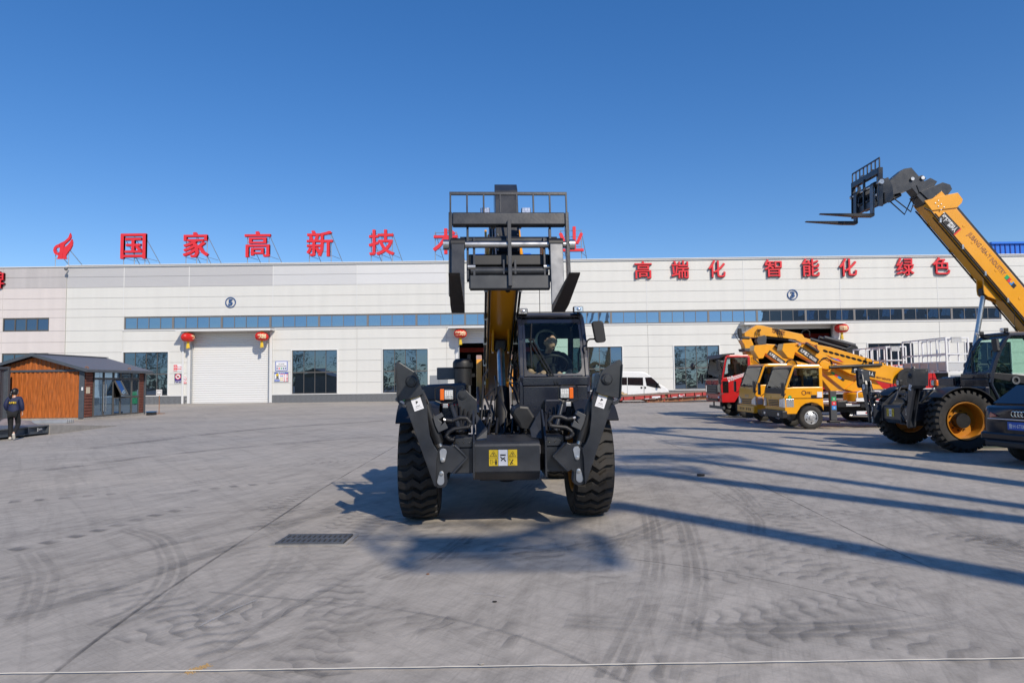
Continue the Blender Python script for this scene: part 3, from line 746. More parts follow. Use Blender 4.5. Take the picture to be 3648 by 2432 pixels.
# emblem
c6 = crop(0, 760, .38265)
et = thing('rooftop_emblem', 'red flame-like bird emblem on a steel frame at the roof corner', 'emblem', at(222, 922, YB + .3))
eo = Vector(et.location)
def epoly(pts, nm):
    MB().prism([at(*c6(*p), YB + .16) - eo for p in pts], (0, .14, 0)).build(nm, M['signred'], et)
epoly([(652, 182), (660, 200), (662, 222), (650, 245), (625, 268), (600, 290), (590, 320), (575, 424), (530, 424), (548, 375), (560, 310), (552, 280), (600, 258), (635, 225)], 'upper_wing')
epoly([(668, 238), (676, 268), (672, 300), (655, 335), (632, 362), (612, 395), (614, 426), (578, 424), (586, 350), (592, 320), (625, 296), (650, 268)], 'lower_wing')
epoly([(550, 284), (520, 296), (500, 318), (494, 345), (503, 372), (520, 386), (541, 391), (545, 366), (526, 362), (517, 345), (522, 325), (540, 318), (556, 322)], 'beak_curl')
fr = MB(); 
for x in (-.65, .55):
    fr.tube([(x, .05, -1.0), (x, .05, 1.0)], .035, 6); fr.tube([(x, .05, .9), (x + .8, 1.7, -1.0)], .03, 6)
fr.tube([(-.65, .05, .05), (.55, .05, .05)], .025, 6); fr.build('support_frame', M['galv'], et)
# circled numbers
for ch, u, v, lb in (('5', 822, 1077, 'blue circled number 5 above the closed roller door'), ('3', 2823, 1049.5, 'blue circled number 3 above the parked yellow trucks')):
    p = at(u, v, YB - .05); t = thing('door_number', lb, 'number sign', p)
    MB().lathe([(.40, -.06), (.475, -.06), (.475, 0), (.40, 0)], (0, 0, 0), 'Y', 36, closed=True).build('ring', M['signblue'], t, smooth=40)
    mb = MB(); put_text(mb, ch, Matrix.Translation((0, -.03, 0)), h=.56, w=.38, extrude=.05, bold=.03); mb.build('numeral', M['signblue'], t)

# ------------------------------------------------------------------ lanterns
def lantern(u, v, label, txt, ang, Y=YB - .85):
    p = at(u, v, Y); t = thing('lantern', label, 'lantern', p, 0, 'red festive lanterns by the roller doors')
    mb = MB(); n = 64; prof = []
    for j in range(13):
        a = -PI / 2 + PI * j / 12; prof.append((math.cos(a), .40 * math.sin(a)))
    vs = []; fs = []
    for i in range(n):
        th = 2 * PI * i / n; k = 1 + .028 * math.cos(i * PI / 2 * 2) 
        for r, z in prof:
            rr = (.10 + .46 * r ** .8) * (k if r > .3 else 1); vs.append((rr * math.cos(th), rr * math.sin(th), z))
    for i in range(n):
        for j in range(12): fs.append((i * 13 + j, ((i + 1) % n) * 13 + j, ((i + 1) % n) * 13 + j + 1, i * 13 + j + 1))
    mb.add(vs, fs); mb.build('body', M['lantern'], t, smooth=25)
    MB().lathe([(.01, .47), (.13, .47), (.14, .38), (.01, .36)], (0, 0, 0), 'Z', 16).build('cap', M['gold'], t, smooth=40)
    MB().lathe([(.01, -.47), (.12, -.47), (.13, -.38), (.01, -.36)], (0, 0, 0), 'Z', 16).build('base', M['gold'], t, smooth=40)
    ts = MB()
    for i in range(14):
        a = 2 * PI * i / 14; ts.tube([(.07 * math.cos(a), .07 * math.sin(a), -.46), (.10 * math.cos(a + .2), .10 * math.sin(a + .2), -.7), (.125 * math.cos(a), .125 * math.sin(a), -.93 - .04 * (i % 3))], .026, 5)
    ts.build('tassel', M['gold'], t)
    MB().tube([(0, 0, .47), (0, 0, 6.41 - p.z)], .012, 5).build('hanger', M['galv'], t)
    tm = MB()
    for k, ch in enumerate(txt):
        th = ang + k * .62 - PI / 2; vsx, fsx, tw, th_ = text_mb(ch, 1.0, 0, .03); s = .42 / th_; vv = []
        for q in vsx:
            b = th + q.x * s / .57; z = q.z * s; r = .10 + .46 * max(0, 1 - (z / .40) ** 2) ** .4; vv.append(((r + .028) * math.cos(b), (r + .028) * math.sin(b), z))
        tm.add(vv, fsx)
    tm.build('lettering', M['goldprint'], t)
lantern(670, 1201, 'red lantern left of the closed roller door, side without writing', '欢', 1.35)
lantern(933, 1198, 'red lantern with pale characters at the right end of the closed roller door', '欢喜', .05)
lantern(1640, 1188, 'red lantern with pale characters over the dark open doorway', '来欢你', -.55)
lantern(1925, 1186, 'red lantern behind the driver cab of the middle machine', '迎春', .1)
lantern(2998, 1169, 'red lantern right of the doorway behind the yellow trucks', '迎喜', -.4)

# ------------------------------------------------------------------ wall signs
def wallsign(x0, y0, x1, y1, K, name, label, mk, border=None):
    a, b = at(*K(x0, y0), YB - .06), at(*K(x1, y1), YB - .06)
    w, h = b.x - a.x, a.z - b.z; t = thing(name, label, 'wall sign', ((a.x + b.x) / 2, YB - .06, (a.z + b.z) / 2))
    if border:
        MB().bb(-w / 2, w / 2, -.02, .01, -h / 2, h / 2).build('frame', M[border], t)
        MB().bb(-w / 2 + .05, w / 2 - .05, -.026, -.0205, -h / 2 + .05, h / 2 - .05).build('board', M[mk], t)
    else: MB().bb(-w / 2, w / 2, -.026, .01, -h / 2, h / 2).build('board', M[mk], t)
    return t, w, h
def rect(t, nm, x0, x1, z0, z1, mk, y=-.031): return MB().bb(x0, x1, y, y + .0035, z0, z1).build(nm, M[mk], t)
def ringm(t, nm, x, z, r, wd, mk, y=-.036): return MB().lathe([(r - wd, 0), (r, 0), (r, .003), (r - wd, .003)], (x, y, z), 'Y', 24, closed=True).build(nm, M[mk], t)
def disc(t, nm, x, z, r, mk, y=-.033): return MB().lathe([(0.0001, 0), (r, 0), (r, .002), (.0001, .002)], (x, y, z), 'Y', 24).build(nm, M[mk], t)
def words(t, s, x, z, w=None, h=None, mk='signred', y=-.034, bold=.01, nm='lettering'):
    mb = MB(); put_text(mb, s, Matrix.Translation((x, y, z)), w=w, h=h, bold=bold); return mb.build(nm, M[mk], t)
c8 = crop(560, 1100, .31463)
t, w, h = wallsign(188, 632, 290, 705, c8, 'speed_sign', 'red and white slow-down sign left of the closed roller door', 'paper')
rect(t, 'red_field', -w / 2 + .01, -w / 2 + .31, -h / 2 + .02, h / 2 - .02, 'signred'); ringm(t, 'ring', -w / 2 + .16, .06, .13, .03, 'white'); words(t, '5', -w / 2 + .16, .06, h=.15, mk='white', y=-.037)
rect(t, 'white_field', -w / 2 + .03, -w / 2 + .29, -h / 2 + .06, -h / 2 + .12, 'white', -.033)
words(t, '进入车间', w * .16, .09, w=.52); words(t, '减速慢行', w * .16, -.10, w=.52)
t, w, h = wallsign(197, 735, 277, 838, c8, 'entry_ban_sign', 'dark blue no-entry notice with a crossed round symbol', 'purple', 'plasticgrey')
disc(t, 'disc', 0, .16, .25, 'white'); ringm(t, 'ring', 0, .16, .26, .05, 'signred'); MB().bar((-.16, -.037, .32), (.16, -.037, 0), .05, .003, up=(0, 1, 0)).build('bar', M['signred'], t)
MB().bb(-.11, .11, -.0355, -.0345, .08, .22).build('pictogram', M['black'], t)
words(t, '外来厂区车辆', 0, -.25, w=.58, mk='white'); words(t, '禁止驶入', 0, -.40, w=.58, mk='white', bold=.02)
t, w, h = wallsign(285, 766, 333, 848, c8, 'no_smoking_sign', 'small white no-smoking sign beside the dark blue notice', 'paper')
ringm(t, 'ring', 0, .11, .20, .028, 'signred'); MB().bar((-.13, -.036, .24), (.13, -.036, -.02), .028, .003, up=(0, 1, 0)).build('bar', M['signred'], t)
MB().bar((-.09, -.0335, .05), (.10, -.0335, .13), .03, .002, up=(0, 1, 0)).build('pictogram', M['black'], t)
rect(t, 'red_field', -.2, .2, -h / 2 + .03, -h / 2 + .16, 'signred'); words(t, '禁止吸烟', 0, -h / 2 + .095, w=.32, mk='white', y=-.0345)
t, w, h = wallsign(1340, 592, 1475, 700, c8, 'rules_sign', 'white production-area notice in a blue frame right of the roller door', 'paper', 'blue')
words(t, '进入生产区', 0, .17, w=.52, mk='black'); words(t, '请遵守安全生产规定', 0, -.02, w=.90, mk='black')
for k, mk in enumerate(('signblue', 'signred', 'green', 'signblue', 'signblue')): disc(t, 'symbol', -.38 + .19 * k, -.22, .07, mk)
t, w, h = wallsign(1325, 714, 1488, 825, c8, 'safety_board', 'construction safety board with blue heading and red vertical lettering', 'paper', 'galv')
rect(t, 'heading', -w / 2 + .05, w / 2 - .05, h / 2 - .18, h / 2 - .05, 'blue'); words(t, '警 告 标 志', 0, h / 2 - .115, w=.6, mk='white', y=-.0345)
for k, ch in enumerate('施工重地'): words(t, ch, .52, .22 - .19 * k, h=.15)
for k, ch in enumerate('闲人免进'): words(t, ch, .27, .22 - .19 * k, h=.15)
MB().prism([(-.56, -.031, -.2), (-.16, -.031, -.2), (-.24, -.031, -.08), (-.26, -.031, .02), (-.22, -.031, .1), (-.30, -.031, .16), (-.46, -.031, .14), (-.42, -.031, -.06)], (0, -.002, 0)).build('pictogram', M['plasticgrey'], t)
MB().lathe([(.0001, 0), (.12, 0), (.12, -.003), (.0001, -.003)], (-.36, -.034, .2), 'Y', 16).build('helmet', M['signyellow'], t)
rect(t, 'blue_field', -w / 2 + .06, -.14, -h / 2 + .06, -h / 2 + .2, 'blue'); words(t, '必须戴安全帽', -.38, -h / 2 + .13, w=.4, mk='white', y=-.0345)
for k in range(4):
    for j in range(2): disc(t, 'symbol', -.04 + .13 * j, .24 - .17 * k, .05, ('signred', 'blue', 'signyellow', 'signyellow')[k])
# wheelie bin
p = gnd(1410, 1437); bx = at(1401, 1410, p.y)
bt = thing('wheelie_bin', 'green wheelie bin standing against the grey block plinth', 'bin', (bx.x, YB - .75, 0))
MB().prism([(-.28, -.3, .08), (.28, -.3, .08), (.34, -.36, 1.02), (-.34, -.36, 1.02)], (0, .66, 0)).build('body', M['green'], bt, bev=.03)
MB().bb(-.37, .37, -.39, .36, 1.03, 1.11).build('lid', M['green'], bt, bev=.03)
for s in (-1, 1): MB().lathe([(.02, -.03), (.09, -.03), (.09, .03), (.02, .03)], (s * .24, .22, .09), 'X', 14).build('wheel', M['rubber'], bt)
words(bt, '可回收', 0, .68, w=.4, mk='signyellow', y=-.36)
# ================================================================== TELEHANDLERS
FR_R = Frame((9.75, 16.0, 0), -PI / 2)          # side-on machine at the right
FR_M = Frame((-.085, 8.45, 0), R(3))            # machine facing the camera
def sideR(pts, x, K=c3):
    out = []
    for p in pts:
        q = FR_R.fx(*K(*p), x); out.append((q.y, q.z))
    return out
# boom head outlines, measured on the side-on machine, kept in boom coordinates (s along, n up) from the end of the outer section
PIV_R, PHI_R, L_R = (3.50, 1.57), R(52), 5.4
def to_sn(yz):
    dy, dz = PIV_R[0] - yz[0], yz[1] - PIV_R[1]
    return (math.cos(PHI_R) * dy + math.sin(PHI_R) * dz - L_R, -math.sin(PHI_R) * dy + math.cos(PHI_R) * dz)
def sn(pts, x=.16): return [to_sn(p) for p in sideR(pts, x)]
S_COLLAR = sn([(1255, 430), (1470, 375), (1545, 360), (1590, 420), (1580, 450), (1540, 490), (1320, 515)], .22)
S_IN2 = sn([(1218, 352), (1415, 270), (1480, 290), (1497, 330), (1460, 378), (1290, 420)], .17)
S_IN1 = sn([(1190, 295), (1310, 230), (1370, 262), (1345, 300), (1215, 360)], .15)
S_NECK = sn([(880, 318), (1040, 180), (1080, 150), (1145, 140), (1210, 215), (1240, 205), (1275, 235), (1200, 296), (1115, 340), (1040, 362), (890, 405), (868, 370)], .13)
S_CYL = sn([(885, 462), (1045, 375)], .0)
PIN_SN = sn([(890, 368)], .13)[0]

def tyre_mb(rad=.69, w=.46, nl=30):
    mb = MB(); h = w / 2; r0 = rad - .058
    prof = [(rad * .575, -h * .62), (rad * .62, -h * .86), (rad * .74, -h * 1.02), (rad * .86, -h * 1.0), (r0 - .045, -h * .96), (r0 - .01, -h * .72), (r0, -h * .3), (r0, h * .3), (r0 - .01, h * .72), (r0 - .045, h * .96), (rad * .86, h * 1.0), (rad * .74, h * 1.02), (rad * .62, h * .86), (rad * .575, h * .62)]
    mb.lathe(prof, (0, 0, 0), 'X', 48)
    xs = [-1.0, -.90, -.52, -.22, .14, .50, .90, 1.0]; off = [.0, .0, .0, .055, .0, .055, .055, .055]
    rr = [rad - .115, rad - .03, rad - .006, rad, rad, rad - .006, rad - .03, rad - .115]
    pitch = 2 * PI / nl; bw = pitch * .56
    for k in range(nl):
        a0 = k * pitch; vs = []; fs = []
        for i, x in enumerate(xs):
            da = off[i] / rad; ri = rr[i] - .075
            for (a, r) in ((a0 + da - bw / 2 - .008, ri), (a0 + da - bw / 2 + .004, rr[i]), (a0 + da + bw / 2 - .004, rr[i]), (a0 + da + bw / 2 + .008, ri)):
                vs.append((x * h, r * math.sin(a), r * math.cos(a)))
        for i in range(len(xs) - 1):
            for q in range(3): fs.append((4 * i + q, 4 * i + q + 1, 4 * i + q + 5, 4 * i + q + 4))
        fs += [(0, 1, 2, 3), tuple(4 * (len(xs) - 1) + q for q in (3, 2, 1, 0))]
        mb.add(vs, fs)
    return mb
TYRE = tyre_mb().mesh('tyre', M['rubber'], 30)
def rim_mb(s):
    mb = MB()
    mb.lathe([(.395, .20 * s), (.41, .215 * s), (.40, .222 * s), (.375, .20 * s), (.355, .10 * s), (.345, -.02 * s), (.19, -.03 * s), (.10, -.03 * s), (.0001, -.03 * s)], (0, 0, 0), 'X', 40)
    mb.lathe([(.40, -.20 * s), (.37, -.18 * s), (.345, -.02 * s)], (0, 0, 0), 'X', 40)
    return mb
def hub_mb(s):
    mb = MB(); mb.lathe([(.165, -.03 * s), (.165, .10 * s), (.155, .13 * s), (.0001, .13 * s)], (0, 0, 0), 'X', 24)
    for k in range(10):
        a = 2 * PI * k / 10; mb.lathe([(.016, -.03 * s), (.016, .01 * s), (.0001, .01 * s)], (0, .215 * math.cos(a), .215 * math.sin(a)), 'X', 6)
    return mb
RIMS = {s: rim_mb(s).mesh('rim', M['rimyellow'], 30) for s in (-1, 1)}
HUBS = {s: hub_mb(s).mesh('hub', M['black'], 30) for s in (-1, 1)}
def wheel(root, x, y, s, a=0.0):
    w = holder('wheel', root, (x, y, .68), (a, 0, 0))
    inst(TYRE, 'tyre', w); inst(RIMS[s], 'rim', w); inst(HUBS[s], 'hub', w); return w

def sticker(root, nm, c, w, h, rot, parts):
    """a printed label: parts = (material, x0, x1, z0, z1) in 0..1"""
    for mk, x0, x1, z0, z1 in parts:
        mb = MB(); mb.box(Vector(c) + rot @ Vector(((x0 + x1 - 1) / 2 * w, 0, (z0 + z1 - 1) / 2 * h)), ((x1 - x0) * w, .003, (z1 - z0) * h), rot)
        mb.build(nm, M[mk], root)

def telehandler(root, F, L, phi, piv, fork_tilt=0.0, neck_up=0.0):
    P = lambda x, y, d: F_M(x, y, d)
    def F_M(x, y, d):
        q = FR_M.fy(*c2(x, y), d); return Vector((q.x, d, q.z))
    SL, NV, YE = M['slate'], M['navy'], M['boomyellow']
    # ---- wheels
    for s in (-1, 1):
        wheel(root, 1.015 if s > 0 else -1.045, .12 if neck_up else 0, s, rnd.uniform(0, 1)); wheel(root, s * 1.045, 3.35, s, rnd.uniform(0, 1))
    ax = MB(); ax.tube([(-.82, 0, .66), (.82, 0, .66)], .10, 12); ax.tube([(-.82, 3.35, .66), (.82, 3.35, .66)], .10, 12); ax.ball((0, 0, .66), .24, 14, 10); ax.ball((0, 3.35, .66), .24, 14, 10)
    ax.build('axle', M['black'], root, smooth=40)
    # ---- chassis
    ch = MB()
    for s in (-1, 1): ch.prism([(s * .36, -.60, .62), (s * .36, -.60, 1.0), (s * .36, .3, 1.02), (s * .36, 2.6, 1.25), (s * .36, 4.2, 1.75), (s * .36, 4.55, 1.7), (s * .36, 4.55, .75), (s * .36, 1.0, .52)], (s * -.045, 0, 0))
    ch.bb(-.33, .33, -.55, 4.4, .52, .60)
    ch.build('chassis', SL, root, bev=.006)
    dk = MB(); dk.bb(-.31, .31, -.62, .62, .955, .975)
    for i in range(6):
        for s in (-1, 1): dk.lathe([(.013, 0), (.013, .01), (.0001, .012)], (s * .27, -.5 + .2 * i, .975), 'Z', 6)
    dk.build('deck_plate', mat('deckdust', (.10, .092, .085), .7, var=.3, vscale=6), root)
    # front cross beam: bent plate with rounded upper edge
    y0 = -.90
    zt, zb = P(800, 960, y0).z, P(800, 1145, y0).z
    xl, xr = P(585, 1050, y0).x, P(1040, 1050, y0).x
    MB().prism([(xl, y0, zb), (xl, y0, zt - .02), (xl, y0 + .012, zt + .005), (xl, y0 + .03, zt + .025), (xl, -.60, zt + .075), (xl, -.50, zt + .078), (xl, -.50, zb - .10), (xl, -.78, zb - .10), (xl, y0 + .03, zb - .03)], (xr - xl, 0, 0)).build('front_beam', SL, root, bev=.008)
    for s in (-1, 1):
        MB().prism([(s * .385, y0 - .03, zb - .06), (s * .385, y0 - .03, zt + .03), (s * .385, -.72, zt + .22), (s * .385, -.52, zt + .36), (s * .385, -.35, zt + .36), (s * .385, -.35, zb - .06)], (s * .022, 0, 0)).build('side_plate', SL, root, bev=.004)
        g = MB(); g.prism([(s * .37, -.80, zt + .05), (s * .25, -.76, zt + .06), (s * .24, -.70, zt + .15), (s * .30, -.62, zt + .24), (s * .37, -.55, zt + .34)], (0, .03, 0)); g.build('gusset', SL, root, bev=.004)
        # outer box stub carrying the stabiliser
        MB().bb(s * .41, s * .60, -.86, -.45, zt - .03, zt + .08).build('bolt_block', SL, root, bev=.006)
        for k in range(3): MB().lathe([(.012, -.868), (.012, -.858), (.0001, -.872)], (s * (.44 + .065 * k), 0, zt + .03 - .006), 'Y', 8).build('bolt', M['steel'], root)
        MB().bb(s * .405, s * .62, -.84, -.42, zb - .02, zt - .035).build('beam_stub', SL, root, bev=.008)
    def mirror(pts, s): return [Vector((p.x * (1 if s < 0 else -1), p.y, p.z)) for p in pts]
    for s in (-1, 1):
        # bracket plate
        br = [P(*p, -.97) for p in [(340, 1005), (352, 985), (375, 968), (420, 972), (445, 960), (545, 1050), (440, 1160), (418, 1148), (402, 1165), (408, 1225), (400, 1245), (380, 1256), (345, 1256), (325, 1240), (330, 1080)]]
        MB().prism(mirror(br, s), (0, .14, 0)).build('stabiliser_bracket', SL, root, bev=.006)
        v = [P(*p, -.975) for p in [(458, 965), (543, 1050), (446, 1156)]]
        MB().tube(mirror(v, s), .016, 8).build('weld_ridge', SL, root, smooth=50)
        lg = holder('stabiliser', root)
        leg = [P(*p, -1.03) for p in [(112, 668), (150, 620), (240, 590), (262, 650), (272, 720), (276, 800), (290, 905), (312, 960), (345, 1010), (335, 1070), (330, 1252), (318, 1240)]]
        MB().prism(mirror(leg, s), (0, .055, 0)).build('leg', SL, lg, bev=.006)
        leg2 = [p + Vector((0, .13, 0)) for p in leg]
        MB().prism(mirror(leg2, s), (0, .03, 0)).build('leg', SL, lg, bev=.006)
        pad = [P(*p, -1.07) for p in [(50, 432), (64, 398), (82, 402), (190, 470), (208, 500), (226, 560), (242, 618), (200, 640), (105, 662), (66, 668)]]
        MB().prism(mirror(pad, s), (0, .035, 0)).build('foot', SL, lg, bev=.005)
        fl = [P(*p, -1.10) for p in [(48, 430), (64, 396)]]; fl2 = [P(*p, -1.10) for p in [(66, 668), (90, 700), (128, 708)]]
        MB().prism(mirror([P(48, 432, -1.1), P(56, 432, -1.1), P(74, 672, -1.1), P(66, 672, -1.1)], s), (0, .34, 0)).build('foot_flange', SL, lg, bev=.004)
        MB().prism(mirror([P(66, 668, -1.1), P(74, 664, -1.1), P(130, 700, -1.1), P(124, 712, -1.1), P(92, 704, -1.1)], s), (0, .30, 0)).build('foot_lip', SL, lg, bev=.004)
        c = mirror([P(163, 533, -1.085)], s)[0]
        MB().lathe([(.0001, -.03), (.032, -.03), (.036, -.01), (.05, -.01), (.054, .0), (.065, .01), (.066, .04)], c, 'Y', 24).build('pin', SL, lg, smooth=35)
        # hydraulic cylinder and valve block
        a, b = mirror([P(262, 690, -.92), P(362, 975, -.92)], s)
        MB().tube([a, a + (b - a) * .92], .056, 16).build('cylinder', M['black'], lg, smooth=40)
        MB().tube([a + (b - a) * .9, b], .03, 12).build('piston_rod', M['steel'], lg, smooth=40)
        vb = [P(*p, -1.0) for p in [(310, 775), (368, 745), (382, 770), (350, 792), (372, 812), (362, 835), (392, 805), (412, 850), (348, 880), (325, 830)]]
        MB().prism(mirror(vb, s), (0, .10, 0)).build('valve_block', M['darkgrey'], lg, bev=.005)
        for dz in (0, .045):
            hp = [P(*p, -.98 + dz) for p in [(398, 795 + dz * 300), (440, 800), (490, 780), (540, 782), (566, 815), (555, 842), (510, 848), (450, 856), (415, 880), (402, 905), (425, 925), (455, 930)]]
            mb = MB(); hp = mirror(hp, s); q = []
            for i in range(len(hp) - 1):
                for k in range(6): q.append(hp[i].lerp(hp[i + 1], k / 6))
            q.append(hp[-1]); mb.tube(q, .02, 8, rs=[.021 + .004 * (i % 2) for i in range(len(q))]); mb.build('hose', M['black_plastic'], lg, smooth=50)
        MB().tube(mirror([P(398, 795, -.98), P(382, 790, -.98)], s), .017, 8).build('hose_fitting', M['steel'], lg)
        MB().tube(mirror([P(245, 605, -.9), P(262, 640, -.9), P(300, 730, -.93), P(330, 800, -.95)], s), .014, 8).build('hose', M['black_plastic'], lg, smooth=50)
        # silver locking plates
        for (xa, ya, ra, xb, yb, rb) in ((380, 1012, 24, 377, 1066, 16), (363, 1212, 24, 369, 1158, 16)):
            pa, pb = mirror([P(xa, ya, -.975), P(xb, yb, -.975)], s); ra /= 616; rb /= 616
            d = (pb - pa).normalized(); t = Vector((d.z, 0, -d.x)); ps = []
            for i in range(9): an = PI / 2 + PI * i / 8; ps.append(pa + (t * math.sin(an) * -1 + d * math.cos(an) * 1) * ra * 1) if False else ps.append(pa + (t * math.cos(PI * i / 8) - d * math.sin(PI * i / 8)) * ra)
            for i in range(9): ps.append(pb + (-t * math.cos(PI * i / 8) + d * math.sin(PI * i / 8)) * rb)
            MB().prism(ps, (0, -.008, 0)).build('lock_plate', M['galv'], lg, bev=.002)
            MB().lathe([(.022, .0), (.022, -.014), (.012, -.016), (.012, -.024), (.0001, -.024)], pb + Vector((0, -.008, 0)), 'Y', 12).build('bolt', M['steel'], lg, smooth=35)
        # warning label on the leg
        a, b = mirror([P(186, 632, -1.032), P(216, 720, -1.032)], s); d = (a - b).normalized(); ang = math.atan2(-d.x, d.z)
        rot = Matrix.Rotation(-ang, 3, 'Y'); cc = (a + b) / 2 + Vector((0, -.002, 0))
        sticker(lg, 'warning_label', cc, .105, .165, rot, [('signyellow', 0, 1, .80, 1), ('paper', 0, 1, 0, .796)])
        mb = MB(); mb.prism([cc + rot @ Vector((x, -.003, z)) for x, z in ((-.04, .058), (-.02, .058), (-.03, .075))], (0, -.001, 0)); put_text(mb, '警告 WARNING', Matrix.Translation(cc + rot @ Vector((.012, -.004, .066))) @ rot.to_4x4(), w=.055)
        for zz in (.02, .03): mb.box(cc + rot @ Vector((0, -.003, zz - .02)), (.05 - zz, .001, .012), rot @ Matrix.Rotation(.7 if zz > .025 else -.6, 3, 'Y'))
        put_text(mb, '请勿靠近', Matrix.Translation(cc + rot @ Vector((0, -.004, -.038))) @ rot.to_4x4(), w=.05); put_text(mb, 'DANGER OF CRUSH', Matrix.Translation(cc + rot @ Vector((0, -.004, -.058))) @ rot.to_4x4(), w=.07)
        mb.build('lettering', M['black'], lg)
        # work lamp with orange indicator on a slanted pole
        lamp = holder('headlamp', root)
        o = [P(418, 622, -.35), P(372, 622, -.35)]; o = mirror(o, s)
        MB().bb(o[0].x - .062, o[0].x + .062, o[0].y, o[0].y + .09, o[0].z - .068, o[0].z + .068).build('lamp_body', M['black_plastic'], lamp, bev=.018)
        MB().bb(o[0].x - .05, o[0].x + .05, o[0].y - .006, o[0].y, o[0].z - .055, o[0].z + .055).build('lens', M['lens'], lamp, bev=.004)
        led = MB()
        for i in range(4):
            for j in range(3): led.box((o[0].x - .036 + .024 * i, o[0].y - .008, o[0].z - .002 + .02 * j), (.017, .004, .014))
        led.build('led', M['white'], lamp)
        MB().bb(o[1].x - .024, o[1].x + .024, o[1].y, o[1].y + .07, o[1].z - .066, o[1].z + .066).build('indicator', M['orange'], lamp, bev=.008)
        ca, cb_ = mirror([P(345, 560, -.34), P(468, 560, -.34)], s); dz = .085; xm = (o[0].x + o[1].x) / 2; zc = o[0].z
        fr = MB(); w2 = .118
        lp = [(xm - w2, zc - .07), (xm - w2, zc + .07), (xm - .06, zc + .1), (xm + .06, zc + .1), (xm + w2, zc + .07), (xm + w2, zc - .07), (xm + .05, zc - .1), (xm - .05, zc - .1), (xm - w2, zc - .07)]
        fr.tube([(x, o[0].y - .02, z) for x, z in lp], .008, 6); fr.build('lamp_guard', M['black'], lamp)
        MB().bb(xm - .03, xm + .03, o[0].y - .03, o[0].y + .01, zc - .155, zc - .105).build('camera_box', M['galv'], lamp, bev=.006)
        MB().tube([mirror([P(405, 650, -.28)], s)[0], mirror([P(430, 680, -.3)], s)[0], mirror([P(500, 880, -.55)], s)[0]], .026, 10).build('lamp_pole', SL, lamp, smooth=40)
        # mudguard over the front wheel, and one over the rear wheel
        for yc in (0, 3.35):
            fe = MB(); n = 14; vs = []; fs = []
            for i in range(n + 1):
                a = R(12 + 150 * i / n) if yc == 0 else R(20 + 140 * i / n)
                for r in (.745, .765):
                    for x in (.80, 1.29): vs.append((s * x, yc - math.cos(a) * r, .655 + math.sin(a) * r))
            for i in range(n):
                b = 4 * i; fs += [(b, b + 1, b + 5, b + 4), (b + 2, b + 6, b + 7, b + 3), (b, b + 4, b + 6, b + 2), (b + 1, b + 3, b + 7, b + 5)]
            fs += [(0, 2, 3, 1), (4 * n, 4 * n + 1, 4 * n + 3, 4 * n + 2)]
            fe.add(vs, fs); 
            if yc: fe.build('mudguard', M['black_plastic'], root, smooth=40)
            else:
                fe = MB(); vs = []
                for i in range(n + 1):
                    a = R(45 + 118 * i / n)
                    for r in (.745, .765):
                        for x in (.80, 1.29): vs.append((s * x, yc - math.cos(a) * r, .655 + math.sin(a) * r))
                fe.add(vs, fs); fe.build('mudguard', M['black_plastic'], root, smooth=40)
    # hazard labels on the front beam
    ya = y0 - .004
    def lab(x0, x1, za, zc_, mk): MB().bb(P(x0, 1050, ya).x, P(x1, 1050, ya).x, ya - .002, ya + .0015, P(800, zc_, ya).z, P(800, za, ya).z).build('hazard_label', M[mk], root, bev=.001)
    for x0, x1, mk in ((692, 753, 'signyellow'), (756, 819, 'paper'), (822, 884, 'signyellow')):
        if mk == 'paper': lab(x0, x1, 996, 1105, mk)
        else: lab(x0, x1, 996, 1049, mk); lab(x0, x1, 1051, 1105, mk)
    bk = MB(); q = lambda x, y: P(x, y, ya - .0025)
    for cx_ in (722, 853):
        bk.tube([q(cx_ - 22, 1041), q(cx_, 1006), q(cx_ + 22, 1041), q(cx_ - 22, 1041)], .003, 4)
        bk.prism([q(cx_ - 10, 1020), q(cx_ + 10, 1020), q(cx_ + 10, 1024), q(cx_ - 10, 1024)], (0, -.001, 0)); bk.bar(q(cx_ - 2, 1026), q(cx_ + 5, 1037), .006, .002, up=(0, 1, 0))
    bk.tube([q(702, 1064), q(714, 1064), q(714, 1094), q(702, 1094), q(702, 1064)], .0022, 4); bk.tube([q(718, 1080), q(731, 1080)], .002, 4)
    bk.ball(q(740, 1065), (.008, .002, .008), 8, 6); bk.prism([q(734, 1072), q(746, 1072), q(747, 1086), q(744, 1100), q(736, 1100), q(733, 1086)], (0, -.001, 0))
    bk.prism([q(768, 1028), q(806, 1028), q(806, 1037), q(768, 1037)], (0, -.001, 0))
    for a, b in (((774, 1050), (786, 1058)), ((786, 1054), (796, 1062)), ((786, 1058), (774, 1072)), ((796, 1062), (806, 1076)), ((792, 1056), (801, 1048))): bk.bar(q(*a), q(*b), .012, .002, up=(0, 1, 0))
    bk.ball(q(773, 1047), (.007, .002, .007), 8, 6)
    bk.bar(q(838, 1095), q(856, 1062), .012, .002, up=(0, 1, 0)); bk.bar(q(832, 1098), q(872, 1098), .004, .002, up=(0, 1, 0)); bk.bar(q(828, 1058), q(840, 1070), .004, .002, up=(0, 1, 0)); bk.bar(q(846, 1080), q(856, 1092), .008, .002, up=(0, 1, 0))
    bk.build('pictogram', M['black'], root)
    # ---- engine hood on the left
    hd = MB(); hd.prism([(-1.26, .9, .95), (-1.26, .9, 1.36), (-1.18, .9, 1.53), (-1.02, .92, 1.62), (-.50, .92, 1.64), (-.46, .92, .95)], (0, 2.3, 0)); hd.build('engine_hood', NV, root, bev=.03)
    MB().bb(-1.265, -.46, .885, .899, 1.335, 1.35).build('red_stripe', M['signred'], root)
    MB().bb(-1.12, -.52, .893, .899, 1.42, 1.60).build('hood_panel', mat('hoodgrey', (.05, .055, .07), .35, coat=.3), root, bev=.003)
